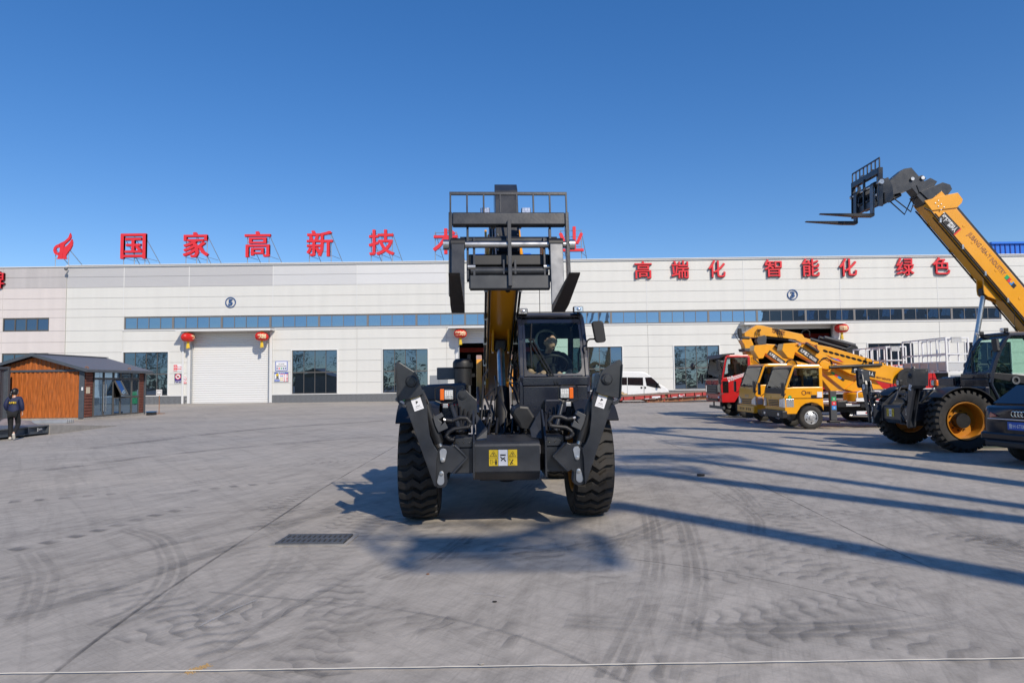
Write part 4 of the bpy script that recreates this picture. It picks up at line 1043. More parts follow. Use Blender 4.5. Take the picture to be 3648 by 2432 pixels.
    MB().bb(-1.2, -.5, .6, 3.2, .62, .94).build('tank', M['black'], root, bev=.02)
    af = holder('air_filter', root)
    q = FR_M.fy(*c2(515, 500), 1.35)
    MB().lathe([(.0001, 1.98), (.10, 1.98), (.135, 1.95), (.145, 1.92), (.145, 1.86), (.125, 1.84), (.125, 1.60)], (q.x, 1.35, 0), 'Z', 28).build('canister', M['black_plastic'], af, smooth=35)
    mr = holder('side_mirror', root)
    q = FR_M.fy(*c2(408, 477), 1.5)
    MB().bb(q.x - .15, q.x + .15, 1.48, 1.51, q.z - .09, q.z + .085).build('mirror_plate', M['plasticgrey'], mr, bev=.01)
    MB().bar((q.x + .02, 1.53, q.z - .04), (q.x + .40, 1.5, q.z - .03), .05, .05).build('mirror_arm', M['black'], mr)
    # upright with round head left of the boom, machinery hump right of it
    up_ = [P(*p, -.1) for p in [(474, 640), (478, 610), (492, 592), (512, 584), (535, 590), (560, 615), (610, 662), (612, 800), (560, 840), (500, 840), (486, 720)]]
    MB().prism(up_, (0, .06, 0)).build('pivot_plate', SL, root, bev=.006)
    c = P(512, 625, -.115); MB().lathe([(.0001, -.02), (.03, -.02), (.03, -.008), (.046, -.008), (.048, .02)], c, 'Y', 24).build('pin', SL, root, smooth=35)
    hp = MB(); hp.prism([P(*p, -.25) for p in [(850, 760), (862, 715), (905, 695), (960, 700), (1005, 770), (1010, 860), (900, 850), (895, 830)]], (0, .7, 0)); hp.build('valve_cover', M['black'], root, bev=.03)
    for i in range(5):
        x = -.22 + .1 * i; MB().tube([(x, .1, 1.0), (x + .03, .4, 1.12 + .05 * (i % 2)), (x, .9, 1.05), (x - .02, 1.6, 1.3)], .018, 8).build('hose', M['black_plastic'], root, smooth=50)
    hr = random.Random(4)
    for i in range(9):
        x = hr.uniform(-.36, .36); y = hr.uniform(.5, 1.3); h = hr.uniform(.25, .75)
        MB().tube([(x, y, 1.0), (x + .03, y + .02, 1.0 + h * .5), (x + hr.uniform(-.08, .08), y + .25, 1.0 + h), (x * .6, y + .7, 1.05 + h * 1.1)], .014, 7).build('hose', M['black_plastic'], root, smooth=50)
        MB().tube([(x, y, 1.0), (x, y, 1.06)], .022, 8).build('hose_fitting', M['steel'], root)
    for i in range(6):
        x = -.34 - .05 * i; MB().tube([(x, -.35, 1.06), (x - .02, -.1, 1.22 + .03 * i), (x - .05, .4, 1.15)], .016, 7).build('hose', M['black_plastic'], root, smooth=50)
        x = .36 + .05 * i; MB().tube([(x, -.35, 1.06), (x + .02, -.1, 1.2 + .03 * i), (x + .05, .4, 1.1)], .016, 7).build('hose', M['black_plastic'], root, smooth=50)
    for i in range(14): MB().box((rnd.uniform(-.42, .42), rnd.uniform(.6, 1.6), rnd.uniform(.98, 1.25)), (.1, .14, .1), Matrix.Rotation(rnd.uniform(0, 1), 3, 'Z')).build('machinery_block', M['black'], root, bev=.008)
    # rear orange boom posts
    for x in (.26, -.36):
        MB().prism([(x, 3.5, 1.2), (x, 3.75, 2.05), (x, 4.35, 2.15), (x, 4.6, 1.9), (x, 4.6, 1.2)], (.10, 0, 0)).build('boom_post', YE, root, bev=.01)
    # ---- cab
    cab = holder('cab', root, (.016, .38, -.074)); cab.scale = (1.045, 1.045, 1.045)
    prof = [(.22, 1.50), (.26, 1.72), (.34, 1.95), (.44, 2.18), (.56, 2.38), (.68, 2.50)]      # windscreen line (y, z)
    x0, x1 = .19, 1.09
    def at_z(z):
        for (ya_, za), (yb, zb_) in zip(prof, prof[1:]):
            if za <= z <= zb_: return ya_ + (yb - ya_) * (z - za) / (zb_ - za)
        return prof[0][0] if z < prof[0][1] else prof[-1][0]
    # body below the glass
    MB().prism([(x0, .20, 1.05), (x0, .20, 1.60), (x0, .25, 1.70), (x0, 1.95, 1.60), (x0, 2.02, 1.0), (x0, 1.0, .72), (x0, .62, .80)], (.035, 0, 0)).build('cab_side', NV, cab)
    MB().bb(x0 + .036, x1 - .036, .20, .235, 1.02, 1.585).build('cab_front', NV, cab, bev=.012)
    MB().bb(x0 + .03, x1 - .03, .185, .235, 1.59, 1.70).build('windscreen_sill', NV, cab, bev=.012)
    MB().bb(x0 + .04, x1 - .04, .24, 1.95, 1.02, 1.08).build('cab_floor', M['black'], cab)
    MB().bb(x0 + .30, x1 + .02, .10, .197, 1.10, 1.42).build('front_box', NV, cab, bev=.02)
    for s, x in ((-1, x0 + .03), (1, x1 - .03)):
        pl = MB()
        pts = [(x, y - .01, z) for y, z in prof] + [(x, y + .075, z) for y, z in reversed(prof)]
        pl.prism([Vector(p) + Vector((-.03 if s < 0 else -.03, 0, 0)) for p in pts], (.06, 0, 0)); pl.build('pillar', NV, cab, bev=.012)
        rp = MB(); rp.bar((x, 1.92, 1.0), (x, 1.72, 2.48), .06, .07, up=(0, 1, 0)); rp.build('pillar', NV, cab, bev=.012)
        lo = MB()                                                       # curved lower door frame
        lo.tube([(x, .24, 1.70), (x, .27, 1.45), (x, .40, 1.15), (x, .62, .92), (x, .95, .78), (x, 1.9, .80)], .035, 8); lo.build('door_frame', NV, cab, smooth=50)
        MB().tube([(x, .68, 2.49), (x, 1.72, 2.49)], .035, 8).build('roof_rail', NV, cab, smooth=50)
        sg = MB(); sg.prism([(x, y + .07, z) for y, z in prof[1:]] + [(x, 1.72, 2.48), (x, 1.87, 1.66)], (.006, 0, 0)); sg.build('side_window', M['cabglass'], cab)
        if s > 0:
            dg = MB(); dg.prism([(x, .30, 1.66), (x, .33, 1.42), (x, .47, 1.15), (x, .67, .95), (x, .97, .82), (x, 1.88, .84), (x, 1.88, 1.62)], (.006, 0, 0)); dg.build('door_glass', M['cabglass'], cab)
            MB().prism([(x - .01, .27, 1.60), (x - .01, .30, 1.72), (x - .01, 1.2, 1.62), (x - .01, 1.9, 1.5), (x - .01, 1.9, 1.3), (x - .01, 1.2, 1.42)], (.03, 0, 0)).build('door_panel', M['black'], cab, bev=.01)
            MB().lathe([(.05, -.012), (.085, -.012), (.085, .012), (.05, .012)], (x + .04, .75, 1.55), 'X', 20, closed=True).build('door_handle', M['plasticgrey'], cab, smooth=40)
            MB().tube([(x - .05, .42, 2.1), (x - .08, .45, 2.0), (x - .08, .45, 1.8), (x - .05, .42, 1.7)], .014, 8).build('grab_rail', M['black'], cab, smooth=50)
    ws = MB(); vs = []; fs = []; n = 10
    for i in range(n + 1):
        z = 1.71 + (2.47 - 1.71) * i / n; y = at_z(z)
        vs += [(x0 + .062, y, z), (x1 - .062, y, z)]
    for i in range(n): fs.append((2 * i, 2 * i + 1, 2 * i + 3, 2 * i + 2))
    ws.add(vs, fs); ws.build('windscreen', M['cabglass'], cab, smooth=60)
    # dark printed border of the windscreen, with rounded lower corners
    bd = MB(); bx0, bx1 = x0 + .062, x1 - .062
    def band(xa, xb, za, zb_, k=6):
        vs, fs = [], []
        for i in range(k + 1):
            z = za + (zb_ - za) * i / k; y = at_z(z) - .003; vs += [(xa, y, z), (xb, y, z)]
        for i in range(k): fs.append((2 * i, 2 * i + 1, 2 * i + 3, 2 * i + 2))
        bd.add(vs, fs)
    band(bx0, bx0 + .03, 1.71, 2.47, 10); band(bx1 - .03, bx1, 1.71, 2.47, 10); band(bx0 + .03, bx1 - .03, 1.71, 1.74, 2); band(bx0 + .03, bx1 - .03, 2.42, 2.47, 2)
    for s, xx in ((1, bx0 + .03), (-1, bx1 - .03)):
        vs = [(xx, at_z(1.74) - .003, 1.74)]; r = .10
        for i in range(9):
            a = PI / 2 * i / 8; x = xx + s * (r - r * math.sin(a)); z = 1.74 + r - r * math.cos(a); vs.append((x, at_z(z) - .0032, z))
        bd.add(vs, [(0, i, i + 1) for i in range(1, 9)])
    bd.build('windscreen_border', M['navy'], cab)
    MB().bb(x0 + .005, x1 - .005, .66, 1.76, 2.49, 2.56).build('roof', NV, cab, bev=.035)
    vt = MB()
    for i in range(5): vt.bb(x0 + .12 + .135 * i, x0 + .23 + .135 * i, .78, 1.5, 2.462, 2.474)
    vt.build('roof_window', mat('grillgreen', (.10, .14, .13), .6), cab)
    MB().bb(x0 + .06, x1 - .06, .72, 1.7, 2.476, 2.488).build('headlining', M['seatgrey'], cab)
    rw = MB(); rw.prism([(x0 + .06, 1.90, 1.3), (x1 - .06, 1.90, 1.3), (x1 - .06, 1.74, 2.42), (x0 + .06, 1.74, 2.42)], (0, .006, 0)); rw.build('rear_window', M['cabglass'], cab)
    rf = MB()
    for xx in (x0 + .10, x1 - .10): rf.bar((xx + (-.06 if xx < .6 else .06), 1.88, 1.4), (xx + (-.06 if xx < .6 else .06), 1.74, 2.44), .06, .03, up=(0, 1, 0))
    rf.bb(x0 + .05, x1 - .05, 1.86, 1.93, 1.0, 1.62); rf.bb(x0 + .05, x1 - .05, 1.70, 1.75, 2.28, 2.48); rf.build('rear_frame', M['black'], cab)
    # inside: seat, dash, wheel
    st = MB(); st.bb(.42, .90, .98, 1.46, 1.36, 1.50); st.build('seat', M['seatgrey'], cab, bev=.04)
    sb = MB(); sb.prism([(.42, 1.40, 1.48), (.42, 1.58, 2.10), (.42, 1.68, 2.08), (.42, 1.52, 1.46)], (.48, 0, 0)); sb.build('seat_back', M['seatgrey'], cab, bev=.04)
    MB().bb(.53, .80, 1.52, 1.60, 2.08, 2.38).build('headrest', M['black'], cab, bev=.05)
    fm = MB(); fm.lathe([(.13, -.03), (.165, -.05), (.17, 0), (.13, .02)], (.665, 1.56, 2.24), 'Y', 18); fm.build('plastic_wrap', M['filmclear'], cab, smooth=50)
    MB().bb(.50, .86, .36, .62, 1.10, 1.62).build('dash_column', M['black'], cab, bev=.04)
    MB().bb(x0 + .07, x1 - .07, .27, .42, 1.52, 1.70).build('dashboard', M['darkgrey'], cab, bev=.03)
    sw = holder('steering_wheel', cab, (.665, .70, 1.86), (R(-38), 0, 0))
    mb = MB(); mb.tube([(.20 * math.cos(2 * PI * i / 28), .20 * math.sin(2 * PI * i / 28), 0) for i in range(29)], .016, 8, cap=False); mb.lathe([(.0001, .02), (.05, .015), (.055, -.02)], (0, 0, -.02), 'Z', 14)
    for a in (R(55), R(125), R(270)): mb.bar((0, 0, -.02), (.2 * math.cos(a), .2 * math.sin(a), 0), .03, .012)
    mb.build('wheel_rim', M['black_plastic'], sw, smooth=40); MB().tube([(0, 0, -.02), (0, -.02, -.3)], .035, 10).build('column', M['black'], sw, smooth=40)
    # wipers
    wp = holder('wiper', cab)
    def cwp(x, y, d=.0):
        q = FR_M.fy(*c2(x, y), .3); z = q.z; yy = at_z(min(max(z, 1.5), 2.5)) - .03 - d; q = FR_M.fy(*c2(x, y), yy); return Vector((q.x, yy, q.z))
    mb = MB(); mb.tube([cwp(968, 252, .02), cwp(1060, 410, .02), cwp(1145, 552, .03)], .011, 6); mb.tube([cwp(990, 250, .02), cwp(1080, 405, .02), cwp(1163, 548, .03)], .011, 6); mb.tube([cwp(960, 246, .02), cwp(1000, 246, .02)], .012, 6); mb.build('arm', M['black'], wp)
    MB().tube([cwp(982, 140), cwp(976, 280), cwp(984, 440)], .010, 6).build('blade', M['black'], wp)
    # roof work lamps
    for (x, y, xb, yb) in ((922, 56, 922, 92), (1300, 42, 1300, 90)):
        lp = holder('roof_lamp', cab); q = FR_M.fy(*c2(x, y), .60)
        MB().bb(q.x - .066, q.x + .066, .58, .68, q.z - .042, q.z + .042).build('lamp_body', M['black_plastic'], lp, bev=.014)
        MB().bb(q.x - .057, q.x + .057, .572, .58, q.z - .034, q.z + .034).build('lens', M['lens'], lp, bev=.004)
        MB().ball((q.x, .574, q.z), (.032, .008, .025), 12, 8).build('reflector', M['chrome'], lp, smooth=60)
        MB().bar((q.x, .63, q.z - .04), (q.x, .66, 2.52), .02, .03, up=(0, 1, 0)).build('lamp_bracket', M['black'], lp)
    q = FR_M.fy(*c2(1250, 72), .75); MB().tube([(q.x, .75, 2.55), (q.x, .75, q.z)], .02, 8).build('roof_knob', M['chrome'], cab)
    MB().tube([(.55, 1.2, 2.55), (.55, 1.2, 3.05)], .005, 5).build('antenna', M['black'], cab)
    # big right-hand mirror
    mi = holder('cab_mirror', cab)
    ps = [FR_M.fy(*c2(*p), .25) for p in [(1393, 135), (1402, 122), (1460, 118), (1472, 130), (1490, 250), (1482, 264), (1432, 268), (1418, 258)]]
    MB().prism(ps, (0, .07, 0)).build('mirror_housing', M['black_plastic'], mi, bev=.014)
    MB().tube([FR_M.fy(*c2(*p), .3) for p in [(1357, 320), (1356, 275), (1362, 255), (1378, 244), (1450, 242), (1470, 235), (1478, 205)]], .012, 8).build('mirror_arm', M['black'], mi, smooth=50)
    # ---- boom
    cs, sn_ = math.cos(phi), math.sin(phi)
    def B(s, n, x): return Vector((x, piv[0] - cs * s + sn_ * n, piv[1] + sn_ * s + cs * n))
    bm = holder('boom', root)
    hw, hh = .205, .285
    o = MB(); sec = [(-hw, -hh + .05), (-hw + .05, -hh), (hw - .05, -hh), (hw, -hh + .05), (hw, hh - .04), (hw - .04, hh), (-hw + .04, hh), (-hw, hh - .04)]
    o.prism([B(-.35, n, x) for x, n in sec], B(L, 0, 0) - B(-.35, 0, 0)); o.build('outer_section', YE, bm, bev=.006)
    for s in (-1, 1):
        MB().prism([B(L + a, b, s * (hw + .002)) for a, b in S_COLLAR], (s * .03, 0, 0)).build('collar_plate', YE, bm, bev=.006)
        MB().prism([B(L + a, b, s * .155) for a, b in S_IN2], (s * .03, 0, 0)).build('inner_plate', SL, bm, bev=.006)
        MB().prism([B(L + a, b, s * .135) for a, b in S_IN1], (s * .018, 0, 0)).build('inner_plate', SL, bm, bev=.006)
        rv = MB()
        for k in range(7):
            rv.lathe([(.014, s * .0), (.014, s * .012), (.0001, s * .014)], B(L - .12 - .10 * (k % 4), .05 + .09 * (k // 4) - .12, s * (hw + .033)), 'X', 8)
        rv.build('rivet', M['steel'], bm)
        # pipes along the lower edge
        pp = MB(); pp.tube([B(L - .05, -hh - .02, s * .17), B(L - .2, -hh + .02, s * (hw + .02)), B(.6, -hh + .02, s * (hw + .02))], .017, 8); pp.tube([B(L - .3, -hh + .06, s * (hw + .02)), B(.6, -hh + .06, s * (hw + .02))], .012, 8)
        pp.build('hydraulic_pipe', M['black'], bm, smooth=50)
        for k in range(5): MB().box(B(L - .5 - .8 * k, -hh + .04, s * (hw + .02)), (.05, .04, .1)).build('pipe_clamp', M['steel'], bm)
        for k in range(8): MB().lathe([(.035, 0), (.035, s * .006), (.0001, s * .008)], B(L - .95 - .42 * k, .12 - .1 * (k % 2), s * (hw + .001)), 'X', 12).build('cover_cap', YE, bm)
    i2 = MB(); i2.prism([B(L - .2, n, x) for x, n in ((-.155, -.24), (.155, -.24), (.155, .2), (-.155, .2))], B(L + .28, 0, 0) - B(L - .2, 0, 0)); i2.build('inner_section', SL, bm, bev=.006)
    i1 = MB(); i1.prism([B(L, n, x) for x, n in ((-.134, -.20), (.134, -.20), (.134, .14), (-.134, .14))], B(L + .52, 0, 0) - B(L, 0, 0)); i1.build('inner_section', SL, bm, bev=.006)
    nk = MB(); SNK = [(a, b + neck_up * min(1, max(0, (b + .95) / .7))) for a, b in S_NECK]; nk.prism([B(L + a, b, -.13) for a, b in SNK], (.26, 0, 0)); nk.build('gooseneck', SL, bm, bev=.006)
    # cover plate with rim on the front of the gooseneck
    f0, f1 = SNK[0], SNK[2]
    a_, b_ = B(L + f0[0], f0[1], 0), B(L + f1[0], f1[1], 0); d = (b_ - a_).normalized(); nrm = Vector((0, -d.z, d.y)); nrm = nrm if nrm.y < 0 else -nrm
    MB().prism([a_ + d * .05 + nrm * .002 + Vector((x, 0, 0)) if False else (a_ + d * t + nrm * .003 + Vector((x, 0, 0))) for x, t in ((-.085, .06), (.085, .06), (.085, (b_ - a_).length - .04), (-.085, (b_ - a_).length - .04))], nrm * .006).build('cover_plate', SL, bm, bev=.002)
    for (cxp, cyp) in ((-.11, .08), (.11, .08), (-.11, .5), (.11, .5), (-.11, .3), (.11, .3)):
        q = a_ + d * (cyp * (b_ - a_).length + .02) + nrm * .004 + Vector((cxp, 0, 0)); MB().ball(q, .012, 8, 5).build('bolt', M['steel'], bm)
    for s in (-1, 1):
        e0 = B(L + .25, -.25, s * .08); MB().tube([e0, e0 + Vector((s * .05, -.15, -.35)), B(L + .62, -.75, s * .10) + Vector((0, .1, 0)), B(L + .95, -.85, s * .12)], .016, 8).build('hose', M['black_plastic'], bm, smooth=50)
        MB().tube([B(.8, -hh - .02, s * .175), B(L - .35, -hh - .02, s * .175)], .012, 6).build('hydraulic_pipe', M['black'], bm)
    for c3p in ((1150, 240), (890, 368), (1240, 232)):
        a, b = sn([c3p], .15)[0]
        MB().lathe([(.0001, -.18), (.042, -.18), (.045, -.165), (.045, .165), (.042, .18), (.0001, .18)], B(L + a, b, 0), 'X', 16).build('pin', M['steel'], bm, smooth=35)
    hc = MB(); (a1, b1), (a2, b2) = S_CYL; hc.tube([B(L + a2, b2, 0), B(L + a1 + (a2 - a1) * .35, b1 + (b2 - b1) * .35, 0)], .05, 12); hc.tube([B(L + a1 + (a2 - a1) * .36, b1 + (b2 - b1) * .36, 0), B(L + a1, b1, 0)], .028, 10); hc.build('tilt_cylinder', M['black'], bm, smooth=40)
    cv = MB(); cv.prism([B(L - .2, hh + .005, -.10), B(L - .2, hh + .005, .10), B(L - .2, hh + .10, .10), B(L - .2, hh + .10, -.10)], B(.4, 0, 0) - B(L - .2, 0, 0)); cv.build('cable_tray', M['black'], bm, bev=.01)
    # lift cylinder with its yellow lug below the boom
    s0 = L * .54
    for s in (-1, 1): MB().prism([B(s0 - .45, -hh + .02, s * .10), B(s0 - .1, -hh - .20, s * .10), B(s0 + .0, -hh - .22, s * .10), B(s0 + .10, -hh - .16, s * .10), B(s0 + .32, -hh + .02, s * .10)], (s * .03, 0, 0)).build('cylinder_lug', YE, bm, bev=.006)
    lc = holder('lift_cylinder', root); top = B(s0 + .0, -hh - .12, 0); bot = Vector((0, .75, .72)); dd = (top - bot)
    MB().tube([top, bot + dd * .52], .055, 18).build('piston_rod', M['steel'], lc, smooth=40)
    MB().tube([bot + dd * .56, bot], .105, 20).build('barrel', M['black'], lc, smooth=40)
    MB().bb(top.x - .09, top.x + .09, top.y - .09, top.y + .09, top.z - .09, top.z + .09).build('rod_eye', M['black'], lc, bev=.03)
    # ---- carriage with forks (stays level)
    a, b = PIN_SN; pin = B(L + a, b, 0)
    ca = holder('fork_carriage', root, pin, (fork_tilt, 0, 0))
    return ca
def carriage(ca):
    """local origin at the carriage pin; faces -y"""
    SL = M['slate']; W = .62; yf = -.36; zs = .22
    for s in (-1, 1):
        MB().bb(s * W - .018, s * W + .018, yf, yf + .10, -.33, .57).build('side_plate', SL, ca, bev=.004)
        bp = [(s * .36, yf + .05, .30), (s * .36, .0, .42), (s * .36, .10, .20), (s * .36, .12, -.06), (s * .36, .04, -.16), (s * .36, yf + .05, -.20)]
        MB().prism(bp, (s * .025, 0, 0)).build('hook_plate', SL, ca, bev=.004)
        MB().bb(s * .44 - .012, s * .44 + .012, yf + .06, yf + .14, -.16, .43).build('rib', SL, ca, bev=.003)
    MB().bb(-W + .02, W - .02, yf, yf + .10, .43, .57).build('top_beam', SL, ca, bev=.012)
    MB().bb(-W + .20, W - .20, yf + .01, yf + .09, -.27, -.12).build('bottom_beam', M['slatescuff'], ca, bev=.010)
    MB().bb(-.02, .02, yf - .03, yf + .02, -.25, .47).build('centre_bar', SL, ca, bev=.004)
    sh = MB(); sh.tube([(-W - .05, yf + .04, zs), (W + .05, yf + .04, zs)], .036, 18); sh.build('fork_shaft', M['steel'], ca, smooth=40)
    for s in (-1, 1): MB().lathe([(.0001, -.03), (.055, -.03), (.055, .03), (.0001, .03)], (s * (W + .045), yf + .04, zs), 'X', 20).build('shaft_cap', M['steel'], ca, smooth=35)
    MB().bb(-.43, .43, yf + .12, yf + .20, .02, .145).build('cross_plate', M['black'], ca, bev=.012)
    MB().bb(-.43, .43, yf + .24, yf + .27, -.2, .05).build('back_plate', M['black'], ca, bev=.006)
    for z, r, w, y in ((.30, .05, .52, .16), (-.055, .052, .41, .10)):
        MB().tube([(-w, yf + y, z), (w, yf + y, z)], r, 14).build('cross_tube', SL, ca, smooth=40)
    for s in (-1, 1): MB().tube([(s * .36, yf + .06, -.02), (s * .44, yf + .06, -.02)], .030, 12).build('pin', M['steel'], ca, smooth=40)
    for s in (-1, 1): MB().bb(s * .06 - .012, s * .06 + .012, yf + .05, yf + .12, -.10, .06).build('rib', SL, ca, bev=.003)
    # load guard
    zt = .79
    MB().bar((-W - .01, yf + .03, zt), (W + .01, yf + .03, zt), .035, .022, up=(0, 1, 0)).build('guard_rail', SL, ca, bev=.003)
    for i in range(8):
        x = -W + 2 * W * i / 7; MB().bb(x - .009, x + .009, yf + .015, yf + .045, .57 if 0 < i < 7 else .50, zt - .012).build('guard_bar', SL, ca, bev=.003)
    for s in (-1, 1):
        lp = holder('work_lamp', ca); x = s * .22 - .03
        MB().bb(x - .05, x + .05, yf + .06, yf + .12, .58, .645).build('lamp_body', M['black_plastic'], lp, bev=.008)
        MB().bb(x - .044, x + .044, yf + .052, yf + .06, .584, .64).build('lens', M['lens'], lp, bev=.002)
    return ca
def forks(ca, xs=(-.49, .49)):
    yf = -.36; out = []
    for x in xs:
        f = holder('fork', ca)
        MB().tube([(x - .075, yf + .02, .22), (x + .075, yf + .02, .22)], .062, 14).build('fork_eye', M['black'], f, smooth=40)
        MB().bb(x - .068, x + .068, yf - .05, yf - .005, -.46, .20).build('shank', M['slate'] if x < 0 else M['wornsteel'], f, bev=.006)
        b = MB(); b.prism([(x - .068, yf - .005, -.461), (x - .068, yf - .005, -.51), (x - .068, yf - .03, -.535), (x - .068, yf - .35, -.54), (x - .068, yf - 1.22, -.50), (x - .068, yf - 1.25, -.483), (x - .068, yf - .05, -.461)], (.136, 0, 0))
        b.v = [((x + (vx - x) * .72) if vy < yf - 1.15 else vx, vy, vz) for (vx, vy, vz) in b.v]
        b.build('blade', M['forkblack'], f, bev=.004); out.append(f)
    return out

tm = thing('telehandler', 'dark grey telehandler facing the camera with a driver and raised black forks', 'telehandler', FR_M.o, FR_M.rz, 'telehandlers with orange booms')
ca = telehandler(tm, FR_M, 4.16, R(22.4), (3.9, 1.7), R(-8), .24)
carriage(ca); forks(ca, (-.54, .49))

tr_ = thing('telehandler', 'side-on telehandler at the right with its orange boom lifted high, forks level', 'telehandler', FR_R.o, FR_R.rz, 'telehandlers with orange booms')
ca2 = telehandler(tr_, FR_R, L_R, PHI_R, PIV_R, R(-2))
ca2.location.z -= .10; carriage(ca2); forks(ca2, (-.36, .40))
# lettering on the side of the lifted boom
def boomtext(root, c3a, c3b, txt, h, mk, x, plate=None, bold=.01, serif=False):
    a = FR_R.fx(*c3(*c3a), x); b = FR_R.fx(*c3(*c3b), x); d = (b - a); Ln = d.length; d.normalize(); up = Vector((1, 0, 0)).cross(d); up = up if up.z > 0 else -up
    # text runs from a (upper) to b (lower)
    m = Matrix((( 0, -1, 0), (d.y, 0, up.y), (d.z, 0, up.z))); m = Matrix(((0, -1, 0), (d.y, 0, up.y), (d.z, 0, up.z)))
    M4 = Matrix.Translation((a + b) / 2) @ m.to_4x4()
    if plate:
        c = (a + b) / 2; mb = MB(); mb.prism([c + d * p + up * q + Vector((-.004, 0, 0)) for p, q in ((-Ln * .55, -h * .75), (Ln * .55, -h * .75), (Ln * .55, h * .75), (-Ln * .55, h * .75))], (.003, 0, 0)); mb.build('boom_label', M[plate], root)
        mb = MB(); mb.prism([c + d * p + up * q + Vector((-.004, 0, 0)) for p, q in ((Ln * .555, -h * .75), (Ln * .62, -h * .75), (Ln * .62, h * .75), (Ln * .555, h * .75))], (.003, 0, 0)); mb.build('boom_label', M['signred'], root)
    mb = MB(); put_text(mb, txt, M4, w=Ln, h=h, bold=bold, extrude=.002); mb.build('lettering', M[mk], root)
boomr = [c for c in tr_.children if c.name.startswith('boom')][0]
boomtext(boomr, (1412, 560), (1535, 690), '臂下严禁站人', .155, 'white', .212, 'black', .03)
boomtext(boomr, (1640, 715), (1955, 1075), 'JIUBANG HEAVY INDUSTRY', .15, 'rust', .2085, None, .02)
for i, mk in enumerate(('green', 'signred', 'lcdblue', 'black')):
    a = FR_R.fx(*c3(1978 + 20 * i, 1098 + 24 * i), .208)
    dv = Vector((0, .695, -.72)); uv = Vector((0, .72, .695))
    MB().prism([a + dv * p + uv * q for p, q in ((-.045, -.05), (.045, -.05), (.045, .05), (-.045, .05))], (.003, 0, 0)).build('colour_square', M[mk], boomr)
# ================================================================== TRUCKS, VAN, TRAILER, CAR
def small_tyre(r, w, hubmat='galv'):
    mb = MB(); h = w / 2
    mb.lathe([(r * .56, -h * .9), (r * .62, -h), (r * .85, -h * 1.03), (r * .96, -h * .85), (r, -h * .6), (r, -h * .32), (r - .012, -h * .28), (r - .012, -h * .22), (r, -h * .18), (r, h * .18), (r - .012, h * .22), (r - .012, h * .28), (r, h * .32), (r, h * .6), (r * .96, h * .85), (r * .85, h * 1.03), (r * .62, h), (r * .56, h * .9)], (0, 0, 0), 'X', 36)
    return mb.mesh('tyre', M['rubber'], 40)
def small_rim(r, w, s, mk):
    mb = MB(); h = w / 2
    mb.lathe([(r * .57, -h * .9 * s), (r * .55, .0), (r * .57, h * .92 * s), (r * .53, h * .95 * s), (r * .48, h * .55 * s), (r * .36, h * .72 * s), (r * .18, h * .85 * s), (r * .17, h * 1.15 * s), (.0001, h * 1.2 * s)], (0, 0, 0), 'X', 28)
    for k in range(5):
        a = 2 * PI * k / 5; mb.lathe([(r * .035, h * .7 * s), (r * .035, h * .9 * s), (.0001, h * .95 * s)], (0, r * .26 * math.cos(a), r * .26 * math.sin(a)), 'X', 6)
    return mb.mesh('rim', M[mk], 35)
def holes_mb(r, w, s):
    mb = MB(); h = w / 2
    for k in range(5):
        a = 2 * PI * (k + .5) / 5; mb.lathe([(.0001, h * .70 * s), (r * .065, h * .70 * s), (r * .065, h * .60 * s)], (0, r * .41 * math.cos(a), r * .41 * math.sin(a)), 'X', 8)
    return mb.mesh('rim_hole', M['void'])
WT = {}
def road_wheel(root, x, y, r, w, s, mk='galv'):
    key = (r, w, s, mk)
    if key not in WT: WT[key] = (small_tyre(r, w), small_rim(r, w, s, mk), holes_mb(r, w, s))
    o = holder('wheel', root, (x, y, r - .008), (rnd.uniform(0, 1), 0, 0)); t, m, h = WT[key]
    inst(t, 'tyre', o); inst(m, 'rim', o); inst(h, 'rim_hole', o); return o

